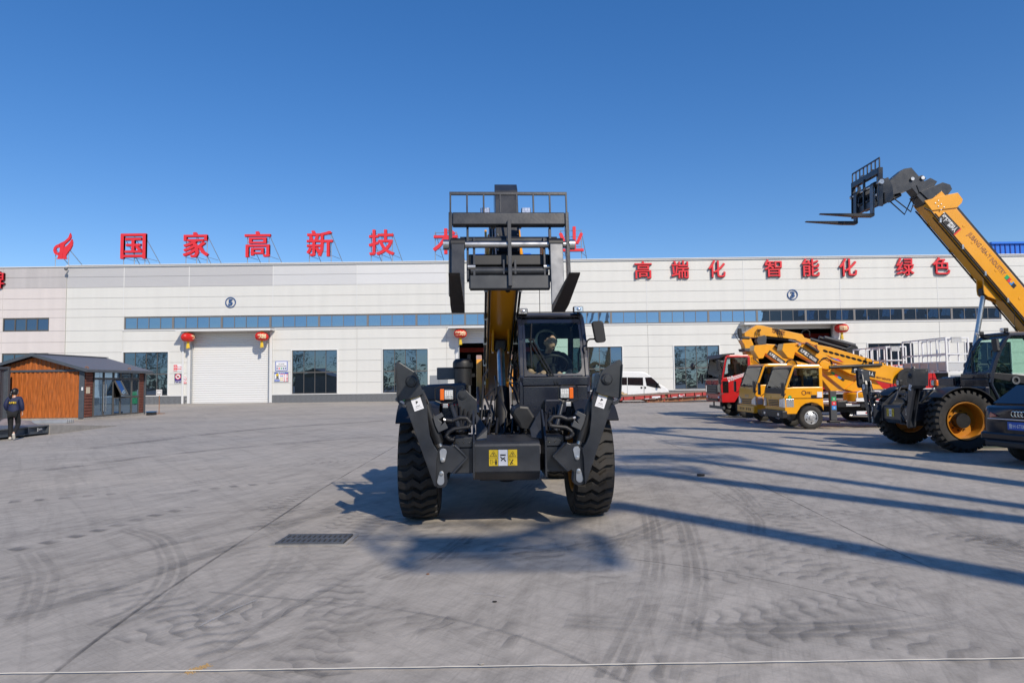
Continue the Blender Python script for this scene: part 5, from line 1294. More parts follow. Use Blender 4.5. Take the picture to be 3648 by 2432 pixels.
def truck_cab(root, W, yf, yb, z0, zb, zr, rake, paint, wheel_y, wheel_r, zbb=None):
    """forward-control cab: solid lower body, pillars, roof and clear glass"""
    h = W / 2; zbb = zbb or zb; cab = holder('cab', root); PM_ = M[paint]
    # lower body with wheel arch cut into the sides
    arch = []
    ar = wheel_r + .09
    for i in range(9):
        a = PI * (1 - i / 8); yy = wheel_y + ar * math.cos(a); zz = wheel_r + ar * math.sin(a)
        if zz > z0: arch.append((yy, zz))
    side = [(yf + .03, z0)] + [(wheel_y - ar, z0)] + arch
    side = [p for p in side if p[0] <= yb]
    if side[-1][0] < yb: side += [(yb, max(z0, wheel_r + .2))]
    else: side += [(yb, side[-1][1])]
    side += [(yb, zbb), (yf + .30, zb), (yf + .10, zb - .02), (yf + .02, zb - .14), (yf, zb - .35)]
    for s in (-1, 1): MB().prism([(s * (h - .001), y, z) for y, z in side], (-s * .05, 0, 0)).build('door', PM_, cab, bev=.035)
    MB().prism([(-h + .052, y, z) for y, z in ((yf + .03, z0), (yf + .14, z0), (yf + .14, zb - .03), (yf + .10, zb - .02), (yf + .02, zb - .14), (yf, zb - .35))], (W - .104, 0, 0)).build('front_panel', PM_, cab, bev=.03)
    MB().bb(-h + .052, h - .052, yb - .06, yb, z0 + .3, zr - .1).build('back_panel', PM_, cab, bev=.01)
    MB().bb(-h + .052, h - .052, yf + .14, yb - .06, z0 + .38, z0 + .44).build('cab_floor', M['black'], cab)
    yt = yf + rake
    rf = MB(); rf.prism([(-h + .03, yt - .05, zr - .13), (-h + .03, yt + .03, zr - .02), (-h + .03, yt + .2, zr), (-h + .03, yb - .1, zr), (-h + .03, yb, zr - .06), (-h + .03, yb, zr - .13)], (W - .06, 0, 0)); rf.build('roof', PM_, cab, bev=.045)
    for s in (-1, 1):
        p = MB(); x = s * (h - .035)
        p.bar((x, yf + .08, zb - .06), (x, yt, zr - .10), .06, .07, up=(0, 1, 0)); p.build('pillar', PM_, cab, bev=.015)
        p = MB(); p.bar((x, yb - .06, zbb - .05), (x, yb - .06, zr - .08), .06, .11, up=(0, 1, 0)); p.build('pillar', PM_, cab, bev=.015)
        MB().prism([(x, yf + .13, zb - .06), (x, yt + .05, zr - .12), (x, yb - .10, zr - .12), (x, yb - .10, zbb - .03), (x, yf + .55, zb - .05 + (zbb - zb) * .4), (x, yf + .40, zb - .18)], (s * .006, 0, 0)).build('side_window', M['truckglass'], cab)
        r = MB(); r.tube([(x + s * .012, yf + .13, zb - .05), (x + s * .012, yt + .04, zr - .12), (x + s * .012, yb - .10, zr - .12), (x + s * .012, yb - .10, zbb - .03), (x + s * .012, yf + .55, zb - .05 + (zbb - zb) * .4), (x + s * .012, yf + .40, zb - .18)], .016, 5); r.build('window_seal', M['black'], cab)
        MB().bb(s * (h + .004) - .004, s * (h + .004) + .004, yb - .40, yb - .22, zbb - .36, zbb - .26).build('door_handle', M['black'], cab, bev=.004)
        mr = holder('mirror', cab); MB().bb(s * (h + .16) - .09, s * (h + .16) + .09, yf - .12, yf - .06, zb - .28, zb + .14).build('mirror_housing', M['black_plastic'], mr, bev=.02)
        MB().tube([(s * (h - .02), yf + .08, zb - .2), (s * (h + .1), yf - .05, zb - .32), (s * (h + .16), yf - .09, zb - .25)], .014, 6).build('mirror_arm', M['black'], mr)
    MB().add([], []) 
    g = MB(); g.prism([(-h + .07, yf + .055, zb - .05), (h - .07, yf + .055, zb - .05), (h - .09, yt - .045, zr - .11), (-h + .09, yt - .045, zr - .11)], (0, .006, 0)); g.build('windscreen', M['truckglass'], cab)
    s_ = MB(); s_.tube([(-h + .07, yf + .05, zb - .05), (h - .07, yf + .05, zb - .05), (h - .09, yt - .05, zr - .11), (-h + .09, yt - .05, zr - .11), (-h + .07, yf + .05, zb - .05)], .018, 5); s_.build('windscreen_seal', M['black'], cab)
    MB().bb(-h + .06, h - .06, yf + .15, yf + .42, zb - .35, zb - .06).build('dashboard', M['black_plastic'], cab, bev=.03)
    for x in (-h * .5, h * .5):
        st = MB(); st.bb(x - .23, x + .23, yb - .75, yb - .28, z0 + .5, zb - .2); st.bb(x - .22, x + .22, yb - .36, yb - .2, zb - .2, zr - .35); st.build('seat', M['seatgrey'], cab, bev=.05)
    mb = MB(); mb.tube([(h * .5 + .2 * math.cos(2 * PI * i / 20), yf + .50 + .10 * math.sin(2 * PI * i / 20), zb + .02 + .17 * math.sin(2 * PI * i / 20)) for i in range(21)], .014, 6); mb.build('steering_wheel', M['black'], cab)
    w = MB()
    for x in (-.3, .25): w.tube([(x, yf + .0, zb - .1), (x + .15, yf + .03, zb - .02), (x + .42, yf + .05, zb + .03)], .010, 5)
    w.build('wiper', M['black'], cab)
    return cab

def poly(root, F, pts, K, x, th, nm, mk, bev=.012):
    ps = [F.fx(*K(*p), x) for p in pts]
    return MB().prism(ps, (-th, 0, 0)).build(nm, M[mk], root, bev=bev)
def line(root, F, pts, K, x, r, nm, mk, n=8):
    return MB().tube([F.fx(*K(*p), x) for p in pts], r, n).build(nm, M[mk], root, smooth=50)
def sidetext(root, F, a, b, K, x, txt, mk, h=None, bold=.01, plate=None, pad=1.25):
    a = F.fx(*K(*a), x); b = F.fx(*K(*b), x); d = b - a; L = d.length; d.normalize(); up = Vector((1, 0, 0)).cross(d); up = up if up.z > 0 else -up
    m = Matrix(((0, -1, 0), (d.y, 0, up.y), (d.z, 0, up.z))); c = (a + b) / 2
    if plate:
        hh = (h or .15) * pad / 2 + .02; l2 = L / 2 + .06
        MB().prism([c + d * p + up * q for p, q in ((-l2, -hh), (l2, -hh), (l2, hh), (-l2, hh))], (.004, 0, 0)).build('label_plate', M[plate], root)
        c = c + Vector((.006, 0, 0))
    mb = MB(); put_text(mb, txt, Matrix.Translation(c) @ m.to_4x4(), w=L, h=h, bold=bold); return mb.build('lettering', M[mk], root)

def chassis(root, W, y0, y1, z, wheel_r, rear_y, dual=True, wmk='galv'):
    c = MB()
    for s in (-1, 1): c.bb(s * .36 - .04, s * .36 + .04, y0, y1, z, z + .18)
    c.build('chassis_rail', M['black'], root)
    MB().bb(-W * .42, W * .42, y0 + 1.3, y1, z + .19, z + .27).build('deck', M['galv'], root, bev=.01)
    for s in (-1, 1):
        road_wheel(root, s * (W / 2 - .20), rear_y, wheel_r, .22, s, wmk); road_wheel(root, s * (W / 2 - .46), rear_y, wheel_r, .22, s, wmk)
    MB().tube([(-W / 2 + .2, rear_y, wheel_r), (W / 2 - .2, rear_y, wheel_r)], .08, 8).build('axle', M['black'], root)

def basket(root, F, x0, x1, y0, y1, z0, z1, tilt=0.0):
    b = holder('basket', root, ((x0 + x1) / 2, (y0 + y1) / 2, z0), (0, tilt, 0)); hx, hy, H = (x1 - x0) / 2, (y1 - y0) / 2, z1 - z0
    A = M['alu']
    MB().bb(-hx, hx, -hy, hy, -.04, .0).build('floor', A, b)
    for sx in (-1, 1):
        for sy in (-1, 1): MB().bar((sx * hx, sy * hy, 0), (sx * hx, sy * hy, H), .045).build('post', A, b)
    nx = max(2, round(2 * hx / .5)); ny = max(1, round(2 * hy / .5))
    for z in (H, H * .52, .30):
        for s in (-1, 1):
            MB().bar((-hx, s * hy, z), (hx, s * hy, z), .04).build('rail', A, b); MB().bar((s * hx, -hy, z), (s * hx, hy, z), .04).build('rail', A, b)
    for s in (-1, 1):
        for k in range(1, nx): MB().bar((-hx + 2 * hx * k / nx, s * hy, 0), (-hx + 2 * hx * k / nx, s * hy, H), .035).build('post', A, b)
        for k in range(1, ny): MB().bar((s * hx, -hy + 2 * hy * k / ny, 0), (s * hx, -hy + 2 * hy * k / ny, H), .035).build('post', A, b)
        MB().bb(-hx + .02, hx - .02, s * hy - .004, s * hy + .004, .02, .28).build('kick_panel', M['perfor'], b)
        MB().bb(s * hx - .004, s * hx + .004, -hy + .02, hy - .02, .02, .28).build('kick_panel', M['perfor'], b)
    MB().bb(hx + .02, hx + .05, -hy * .1 - .16, -hy * .1 + .16, H - .16, H + .02).build('control_box', M['perfor'], b)
    return b
# perforated aluminium
m = mat('perfor', (.62, .62, .62), .4, metal=.3); n = m.node_tree.nodes; l = m.node_tree.links
tc = n.new('ShaderNodeTexCoord'); vo = n.new('ShaderNodeTexVoronoi'); vo.inputs['Scale'].default_value = 32; vo.inputs['Randomness'].default_value = .25; l.new(tc.outputs['Object'], vo.inputs[0])
rp = n.new('ShaderNodeMapRange'); rp.inputs[1].default_value = .28; rp.inputs[2].default_value = .34; rp.inputs[3].default_value = 0; rp.inputs[4].default_value = 1; l.new(vo.outputs['Distance'], rp.inputs[0])
l.new(rp.outputs[0], n['Principled BSDF'].inputs['Alpha'])

# ---- front yellow truck
F1 = Frame((9.59, 22.9, 0), -PI / 2)
t1 = thing('lift_truck', 'front yellow boom lift truck with silver wheel and coloured squares on its boom', 'truck', F1.o, F1.rz, 'yellow boom lift trucks')
W1 = 1.76
cab = truck_cab(t1, W1, -.875, .40, .50, 1.36, 2.08, .34, 'truckyellow', 0, .385)
for s in (-1, 1): road_wheel(t1, s * (W1 / 2 - .13), 0, .385, .21, s)
chassis(t1, W1, -.6, 5.6, .52, .385, 3.6)
MB().bb(-.90, .90, -.96, -.78, .36, .60).build('bumper', M['black_plastic'], cab, bev=.03)
for s in (-1, 1):
    MB().prism([(s * .88, -.885, .70), (s * .88, -.885, 1.0), (s * .62, -.93, .96), (s * .60, -.93, .72)], (0, .06, 0)).build('headlight', M['lens'], cab, bev=.012)
    MB().bb(s * .882 - .004, s * .882 + .004, -.80, -.56, .72, .98).build('headlight', M['lens'], cab, bev=.003)
    MB().bb(s * .6 - .07, s * .6 + .07, -.968, -.955, .44, .52).build('fog_lamp', M['lens'], cab)
gr = MB()
for k in range(4): gr.bb(-.42, .42, -.884, -.872, .74 + .055 * k, .77 + .055 * k)
gr.build('grille', M['black'], cab)
MB().bb(-.74, .74, -.874, -.858, 1.14, 1.32).build('cowl', M['black_plastic'], cab, bev=.01)
MB().bb(.881, .887, -.86, .39, .985, 1.005).build('stripe', M['chrome'], cab)
MB().bb(.8815, .8875, .0, .30, 1.01, 1.03).build('stripe', M['blue'], cab)
sidetext(cab, F1, (1400, 1040), (1478, 1043), c4, .886, '久邦重工', 'signdark', h=.08)
MB().lathe([(.055, 0), (.075, 0), (.075, .004), (.055, .004)], F1.fx(*c4(1384, 1041), .884) , 'X', 16, closed=True).build('badge', M['signdark'], cab)
MB().lathe([(.0001, .004), (.055, .004), (.058, 0), (.0001, 0)], F1.fx(*c4(1222, 1092), .884), 'X', 20).build('badge', M['green'], cab)
sidetext(cab, F1, (1215, 1093), (1229, 1092), c4, .892, '畅', 'white', h=.04)
MB().bb(.884, .888, .20, .36, 1.02, 1.2).build('notice', M['paper'], cab)
# boom arms
poly(t1, F1, [(1285, 460), (1470, 468), (1560, 555), (1700, 690), (1880, 770), (2020, 880), (1945, 1030), (1850, 1000), (1590, 790), (1520, 700), (1268, 560)], c4, .19, .38, 'lower_arm', 'boomyellow')
poly(t1, F1, [(1148, 468), (1284, 460), (1286, 560), (1262, 648), (1198, 632), (1130, 545)], c4, .23, .46, 'arm_head', 'boomyellow')
poly(t1, F1, [(1764, 713), (2271, 707), (2537, 755), (2610, 785), (2537, 930), (2416, 936), (1921, 822), (1764, 740)], c4, .40, .22, 'upper_arm', 'boomyellow')
poly(t1, F1, [(1560, 690), (1600, 660), (1690, 690), (1720, 720), (1690, 775), (1600, 760)], c4, .30, .5, 'knuckle', 'boomyellow')
line(t1, F1, [(1680, 745), (2290, 715)], c4, .44, .05, 'cylinder', 'black')
line(t1, F1, [(1405, 470), (1555, 570)], c4, .26, .06, 'cylinder', 'black')
for k in range(4):
    hx = .34; line(t1, F1, [(1565 + 8 * k, 690), (1590 + 6 * k, 650 - 5 * k), (1650, 640 - 3 * k), (1700 - 4 * k, 660), (1722 - 5 * k, 715)], c4, hx - .05 * k, .012, 'hose', 'black', 6)
line(t1, F1, [(1300, 480), (1420, 455), (1520, 500), (1560, 560)], c4, .24, .014, 'hose', 'redlens', 6)
sidetext(t1, F1, (1345, 540), (1530, 668), c4, .196, '久邦重工 GKS20S', 'white', h=.12, plate='black', bold=.02)
for i, mk in enumerate(('green', 'signred', 'lcdblue', 'black')):
    poly(t1, F1, [(1698 + 37 * i, 810 + 25 * i), (1718 + 37 * i, 795 + 25 * i), (1752 + 37 * i, 817 + 25 * i), (1732 + 37 * i, 833 + 25 * i)], c4, .198, .006, 'colour_square', mk, 0)
sidetext(t1, F1, (1965, 775), (2195, 825), c4, .412, '臂 下 严 禁 站 人', 'white', h=.13, plate='black', bold=.03)
sidetext(t1, F1, (2130, 843), (2400, 900), c4, .406, 'JIUBANG HEAVY INDUSTRY', 'signdark', h=.10, bold=.02)
for p in ((1330, 480), (1675, 750), (2560, 800)):
    c = F1.fx(*c4(*p), .2); MB().lathe([(.0001, .03), (.045, .03), (.05, 0)], c + Vector((.02 if p[0] < 2000 else .21, 0, 0)), 'X', 14).build('pin', M['steel'], t1, smooth=40)
MB().lathe([(.0001, .03), (.33, .03), (.33, -.25), (.0001, -.25)], F1.fx(*c5(690, 725), .5), 'X', 30).build('cable_drum', M['black'], t1, smooth=35)
MB().lathe([(.24, 0), (.35, 0), (.35, .02), (.24, .02)], F1.fx(*c5(690, 725), .54), 'X', 30, closed=True).build('drum_rim', M['black_plastic'], t1, smooth=35)
# turntable, outrigger, side guards, tank
MB().lathe([(.0001, 1.15), (.45, 1.15), (.5, 1.1), (.5, .85), (.0001, .85)], (0, 2.0, 0), 'Z', 24).build('turntable', M['boomyellow'], t1, smooth=35)
poly(t1, F1, [(1870, 1000), (1960, 1030), (2160, 1000), (2313, 1000), (2200, 880), (2020, 880)], c4, .26, .5, 'slewing_post', 'boomyellow')
ot = MB(); ot.bb(.74, .88, .62, .82, .28, 1.22); ot.build('outrigger', M['darkgrey'], t1, bev=.01); MB().bb(.70, .92, .55, .89, .20, .27).build('outrigger_foot', M['black'], t1, bev=.01)
for k, (mk, ch) in enumerate((('green', '高'), ('signred', '技'), ('lcdblue', '安'))):
    MB().bb(.881, .885, .66, .80, .90 - .14 * k, 1.03 - .14 * k).build('colour_square', M[mk], t1)
    mb = MB(); put_text(mb, ch, Matrix.Translation((.888, .73, .965 - .14 * k)) @ Matrix(((0, -1, 0), (1, 0, 0), (0, 0, 1))).to_4x4(), h=.07); mb.build('lettering', M['white'], t1)
for z, ya, yb_ in ((.92, 1.45, 3.1), (.50, 1.45, 4.6)):
    MB().bb(.84, .88, ya, yb_, z - .05, z + .06).build('side_guard', M['white'], t1, bev=.006)
    for k in range(int((yb_ - ya) / .36)): MB().bb(.8805, .884, ya + .28 + .36 * k, ya + .42 + .36 * k, z - .02, z + .03).build('reflector', M['redlens'], t1)
MB().tube([(.86, 1.5, .98), (.86, 1.5, 1.16), (.86, 1.6, 1.2), (.86, 2.2, 1.2), (.86, 2.3, 1.15)], .018, 8).build('hand_rail', M['alu'], t1, smooth=50)
MB().tube([(.86, 2.4, 1.25), (.86, 4.6, 1.25)], .018, 8).build('hand_rail', M['alu'], t1, smooth=50)
MB().tube([(.62, 2.1, .6), (.62, 3.0, .6)], .2, 16).build('fuel_tank', M['galv'], t1, smooth=40)
MB().tube([(.7, 1.3, .42), (.7, 1.9, .4), (.75, 2.1, .45)], .04, 10).build('exhaust', M['steel'], t1, smooth=50)
for i in range(8): MB().box((rnd.uniform(.3, .75), rnd.uniform(.9, 3.2), rnd.uniform(.55, 1.0)), (.25, .3, .2)).build('machinery_block', M['black'], t1, bev=.02)
basket(t1, F1, -1.1, 1.3, 4.15, 4.85, 1.80, 2.86)
pd = MB(); q = F1.fx(*c5(1000, 730), .6); pd.prism([(.6, q.y - .18, q.z + .35), (.6, q.y + .28, q.z + .35), (.6, q.y + .26, q.z - .15), (.6, q.y - .05, q.z - .15)], (-.06, 0, 0)); pd.build('basket_bracket', M['black'], t1, bev=.01)
MB().bb(.2, .75, q.y - .2, q.y + .3, q.z + .36, q.z + .50).build('basket_rotator', M['rust'], t1, bev=.03)

# ---- second yellow truck
F2 = Frame((9.55, 26.0, 0), -PI / 2)
t2 = thing('lift_truck', 'second yellow boom lift truck behind the front one, yellow bumper with slots', 'truck', F2.o, F2.rz, 'yellow boom lift trucks')
W2 = 1.82
cab = truck_cab(t2, W2, -.66, .62, .52, 1.42, 2.19, .36, 'truckyellow', .20, .385)
for s in (-1, 1): road_wheel(t2, s * (W2 / 2 - .13), .20, .385, .21, s)
chassis(t2, W2, -.4, 5.4, .52, .385, 3.6)
bm_ = MB(); bm_.bb(-.92, .92, -.74, -.58, .38, .64); bm_.build('bumper', M['truckyellow'], cab, bev=.03)
for x in (-.55, -.35, -.15, .15, .35, .55): MB().bb(x - .04, x + .04, -.745, -.735, .47, .56).build('bumper_slot', M['black'], cab)
for s in (-1, 1):
    MB().prism([(s * .91, -.67, .68), (s * .91, -.67, 1.0), (s * .60, -.70, .86), (s * .58, -.70, .70)], (0, .06, 0)).build('headlight', M['lens'], cab, bev=.012)
    MB().bb(s * .915 - .004, s * .915 + .004, -.60, -.40, .70, .98).build('headlight', M['lens'], cab)
gr = MB()
for k in range(3): gr.bb(-.5, .5, -.668, -.655, .70 + .075 * k, .74 + .075 * k)
gr.build('grille', M['black'], cab)
words(cab, 'ISUZU', 0, 1.0, w=.42, mk='chrome', y=-.668, bold=.02)
poly(t2, F2, [(945, 472), (1060, 480), (1160, 580), (1240, 660), (1420, 700), (1560, 760), (1500, 830), (1150, 725), (1080, 690), (930, 575)], c4, .19, .38, 'lower_arm', 'boomyellow')
poly(t2, F2, [(808, 490), (943, 478), (948, 560), (912, 640), (858, 642), (800, 548)], c4, .23, .46, 'arm_head', 'boomyellow')
poly(t2, F2, [(1540, 480), (1700, 512), (2313, 692), (2640, 800), (2600, 880), (2200, 800), (1900, 730), (1660, 650), (1540, 580)], c4, .24, .44, 'upper_arm', 'boomyellow')
for k in range(9):
    x = 1635 + 66 * k; y = 556 + 17.5 * k; c = F2.fx(*c4(x, y), .242)
    MB().prism([c + Vector((0, .10 * math.cos(2 * PI * i / 12) , -.03 * math.cos(2 * PI * i / 12) + .05 * math.sin(2 * PI * i / 12))) for i in range(12)], (.004, 0, 0)).build('slot', M['void'], t2)
poly(t2, F2, [(1640, 598), (1700, 640), (1785, 640), (1850, 690), (1760, 668)], c4, .246, .004, 'swoosh', 'signred', 0)
poly(t2, F2, [(1690, 632), (1760, 648), (1820, 675), (1760, 664)], c4, .250, .004, 'swoosh', 'lcdblue', 0)
sidetext(t2, F2, (985, 580), (1140, 690), c4, .196, '久邦重工 GKS28S', 'white', h=.12, plate='black', bold=.02)
line(t2, F2, [(1050, 490), (1150, 575)], c4, .26, .06, 'cylinder', 'black')
for k in range(4): line(t2, F2, [(1165 + 8 * k, 715), (1190 + 6 * k, 670 - 5 * k), (1245, 655 - 3 * k), (1295 - 4 * k, 680), (1310 - 5 * k, 715)], c4, .3 - .05 * k, .013, 'hose', 'black', 6)
poly(t2, F2, [(1500, 760), (1760, 760), (1900, 900), (1900, 1020), (1700, 1020)], c4, .2, .4, 'slewing_post', 'boomyellow')
basket(t2, F2, -1.2, 1.2, 4.05, 4.75, 1.72, 2.74)
words(t2, '限载', 0, 0, w=.01) if False else None

# ---- red crane truck
F3 = Frame((9.95, 30.05, 0), -PI / 2)
t3 = thing('crane_truck', 'red truck with white stripes on its door and a folded yellow crane behind', 'truck', F3.o, F3.rz)
W3 = 2.35
cab = truck_cab(t3, W3, -1.16, .12, .66, 1.72, 2.66, .26, 'truckred', .0, .50, 1.95)
for s in (-1, 1): road_wheel(t3, s * (W3 / 2 - .15), .0, .50, .28, s, 'black')
chassis(t3, W3, -.9, 8.4, .75, .50, 5.6, wmk='black')
road_wheel(t3, W3 / 2 - .15, 1.3, .50, .28, 1, 'black'); road_wheel(t3, -W3 / 2 + .15, 1.3, .50, .28, -1, 'black')
MB().prism([(-1.1, -1.17, 2.52), (-1.1, -1.02, 2.70), (-1.1, -.5, 2.74), (-1.1, -.5, 2.68), (-1.1, -.95, 2.60)], (2.2, 0, 0)).build('sun_visor', M['black_plastic'], cab, bev=.02)
MB().bb(-.80, .80, -1.20, -1.155, 1.0, 1.40).build('grille', M['black_plastic'], cab, bev=.03)
for z, w_ in ((1.04, .6), (1.15, .66), (1.26, .72), (1.36, .76)): MB().bb(-w_, w_, -1.225, -1.19, z - .02, z + .02).build('grille_bar', M['plasticgrey'], cab, bev=.008)
MB().bb(-.85, .85, -1.185, -1.16, 1.60, 1.64).build('trim_strip', M['chrome'], cab, bev=.01)
for s in (-1, 1):
    MB().prism([(s * 1.17, -1.14, 1.05), (s * 1.17, -1.14, 1.52), (s * .80, -1.20, 1.38), (s * .82, -1.20, 1.08)], (0, .05, 0)).build('headlight', M['cabglassdark'], cab, bev=.012)
    MB().bb(s * 1.178 - .004, s * 1.178 + .004, -1.08, -.84, 1.06, 1.55).build('headlight', M['cabglassdark'], cab)
    MB().ball((s * .85, -1.16, .86), (.09, .04, .06), 12, 8).build('fog_lamp', M['lens'], cab, smooth=60)
MB().lathe([(.075, 0), (.10, 0), (.10, .02), (.075, .02)], (0, -1.205, 1.48), 'Y', 20, closed=True).build('emblem', M['chrome'], cab)
MB().bb(-.7, .7, -1.185, -1.15, .70, .80).build('lower_grille', M['black'], cab)
ub = MB(); ub.bb(-1.0, 1.0, -1.05, -.95, .36, .48); ub.build('under_bar', M['darkgrey'], t3, bev=.01)
for s in (-1, 1): MB().bb(s * .5 - .05, s * .5 + .05, -1.0, -.96, .48, .68).build('bar_bracket', M['darkgrey'], t3)
sidetext(cab, F3, (500, 888), (565, 868), c4, 1.182, 'DV3', 'white', h=.20, bold=.03)
for k in range(3): poly(cab, F3, [(535, 893 - 14 * k), (745, 818 - 14 * k), (745, 827 - 14 * k), (530, 901 - 14 * k)], c4, 1.182, .004, 'stripe', 'white', 0)
sidetext(cab, F3, (415, 1055), (455, 1050), c4, 1.182, '多利卡', 'plasticgrey', h=.07)
MB().prism([(1.05, -1.3, 2.0), (1.3, -1.3, 2.0), (1.3, -1.3, 2.45), (1.05, -1.3, 2.45)], (0, .1, 0)).build('side_mirror', M['black_plastic'], cab, bev=.03)
MB().ball((-1.0, -1.75, 2.22), (.2, .1, .16), 12, 8).build('front_mirror', M['black_plastic'], cab, smooth=60)
MB().tube([(-1.0, -1.7, 2.25), (-1.0, -1.45, 2.45), (-.95, -1.05, 2.5)], .018, 6).build('mirror_arm', M['black'], cab, smooth=50)
# body sides
bd = MB()
for s in (-1, 1): MB().bb(s * 1.14 - .025, s * 1.14 + .025, 2.9, 8.0, 1.15, 2.15).build('side_board', M['truckred'], t3, bev=.01)
MB().bb(-1.1, 1.1, 2.9, 2.95, 1.15, 2.2).build('head_board', M['truckred'], t3, bev=.01)
for k in range(9): MB().bb(1.166, 1.19, 3.0 + .6 * k, 3.08 + .6 * k, 1.16, 2.14).build('board_post', M['truckred'], t3)
# folded crane
YB_ = 'boomyellow'
poly(t3, F3, [(690, 345), (830, 255), (900, 258), (1010, 285), (1365, 360), (1395, 400), (1500, 430), (1545, 460), (1560, 500), (1540, 512), (1380, 470), (1280, 420), (1130, 400), (940, 380), (850, 397), (700, 397)], c4, .25, .42, 'crane_arm', YB_)
poly(t3, F3, [(700, 400), (770, 410), (800, 480), (790, 560), (850, 640), (870, 715), (760, 735), (720, 600), (690, 480), (660, 430)], c4, .3, .5, 'crane_column', YB_)
poly(t3, F3, [(690, 525), (800, 520), (810, 570), (700, 555)], c4, .45, .8, 'crane_collar', 'darkgrey', .01)
poly(t3, F3, [(850, 390), (930, 370), (952, 400), (945, 470), (860, 485), (835, 440)], c4, .40, .3, 'valve_bank', 'darkgrey', .01)
line(t3, F3, [(950, 395), (1130, 412), (1200, 425)], c4, .1, .07, 'cylinder', 'black'); line(t3, F3, [(1200, 425), (1290, 443)], c4, .1, .04, 'piston_rod', 'chrome')
line(t3, F3, [(1460, 420), (1880, 540)], c4, .2, .09, 'crane_extension', 'black'); line(t3, F3, [(1560, 400), (1960, 520)], c4, -.1, .09, 'crane_extension', 'black'); line(t3, F3, [(1620, 397), (1980, 490)], c4, .25, .08, 'crane_extension', 'darkgrey')
poly(t3, F3, [(1870, 530), (1970, 480), (2010, 500), (2040, 590), (2080, 620), (1960, 620), (1880, 560)], c4, .3, .4, 'crane_tip', 'black', .02)
for k in range(3): line(t3, F3, [(1020 + 20 * k, 290), (1060 + 20 * k, 310), (1080 + 22 * k, 350), (1095 + 22 * k, 400)], c4, .28, .014, 'hose', 'black', 6)
for k in range(3): line(t3, F3, [(825 + 25 * k, 380), (820 + 22 * k, 340), (850 + 15 * k, 300), (870 + 6 * k, 320)], c4, .3, .016, 'hose', 'black', 6)
line(t3, F3, [(1355, 350), (1375, 320), (1420, 305), (1450, 330), (1452, 380)], c4, .2, .025, 'hose', 'black', 6)
for k in range(4): line(t3, F3, [(870, 700), (800 + 10 * k, 650), (800 + 12 * k, 610), (850, 590)], c4, .42 - .05 * k, .016, 'hose', 'black', 6)
poly(t3, F3, [(620, 292), (660, 290), (668, 370), (655, 420), (632, 400), (618, 330)], c4, .9, .12, 'work_mirror', 'black_plastic', .02)
line(t3, F3, [(640, 400), (750, 405)], c4, .8, .06, 'mirror_bar', 'black'); line(t3, F3, [(545, 372), (580, 355), (650, 352), (700, 350)], c4, .8, .014, 'hook_wire', 'black'); line(t3, F3, [(580, 358), (620, 430), (650, 420)], c4, .8, .014, 'hook_wire', 'black')
sidetext(t3, F3, (1015, 318), (1165, 350), c4, .26, '久邦重工机械', 'signdark', h=.22, bold=.02)
sidetext(t3, F3, (1590, 515), (1735, 560), c4, .26, '公司地址', 'signdark', h=.12) if False else None

# ---- white van behind the trailer
K6 = crop(2100, 1280, .19558)
YV = 56.0
FV = Frame((at(2200, 1380, YV).x, YV, 0), -PI / 2)       # nose towards +X: seen from its right side
vt = thing('van', 'white high-roofed van parked behind the red low trailer', 'van', (at(2250, 1380, YV).x, YV, 0))
vo_ = Vector(vt.location)
def vp(pts, d): return [at(*K6(*p), YV + d) - vo_ for p in pts]
body = [(300, 290), (320, 240), (420, 220), (700, 217), (930, 224), (1010, 235), (1060, 262), (1140, 322), (1225, 400), (1290, 455), (1370, 500), (1425, 545), (1452, 590), (1455, 690), (1390, 700), (1340, 640), (1290, 605), (1240, 610), (1200, 650), (1185, 705), (680, 715), (660, 640), (600, 590), (550, 595), (510, 640), (495, 715), (300, 715)]
MB().prism(vp(body, 0), (0, 1.95, 0)).build('body', M['vanwhite'], vt, bev=.05)
for nm, pts in (('side_window', [(330, 330), (470, 325), (470, 465), (330, 465)]), ('side_window', [(480, 325), (685, 325), (685, 466), (480, 466)]), ('side_window', [(695, 325), (975, 328), (980, 474), (695, 467)]), ('door_window', [(1012, 328), (1128, 322), (1225, 410), (1308, 522), (1210, 518), (1040, 478)])):
    MB().prism(vp(pts, -.012), (0, .02, 0)).build(nm, M['cabglassdark'], vt)
for x in (690, 985, 1000): MB().prism(vp([(x, 480), (x + 4, 480), (x + 6, 640), (x + 2, 640)], -.008), (0, .01, 0)).build('door_gap', M['plasticgrey'], vt)
for x in (932, 1000): MB().prism(vp([(x, 497), (x + 32, 497), (x + 32, 530), (x, 530)], -.02), (0, .02, 0)).build('door_handle', M['black'], vt)
MB().prism(vp([(1240, 430), (1262, 430), (1268, 520), (1240, 515)], -.25), (0, .15, 0)).build('mirror', M['black'], vt, bev=.02)
for x in (588, 1262):
    c = vp([(x, 700)], .12)[0]; road_wheel(vt, 0, 0, .34, .22, 1).matrix_world = Matrix.Translation(Vector((c.x, c.y, .335))) @ Matrix.Rotation(-PI / 2, 4, 'Z')
for w_ in [c for c in vt.children if c.name.startswith('wheel')]:
    p = w_.location.copy(); w_.location = p; w_.rotation_euler = (0, 0, -PI / 2)

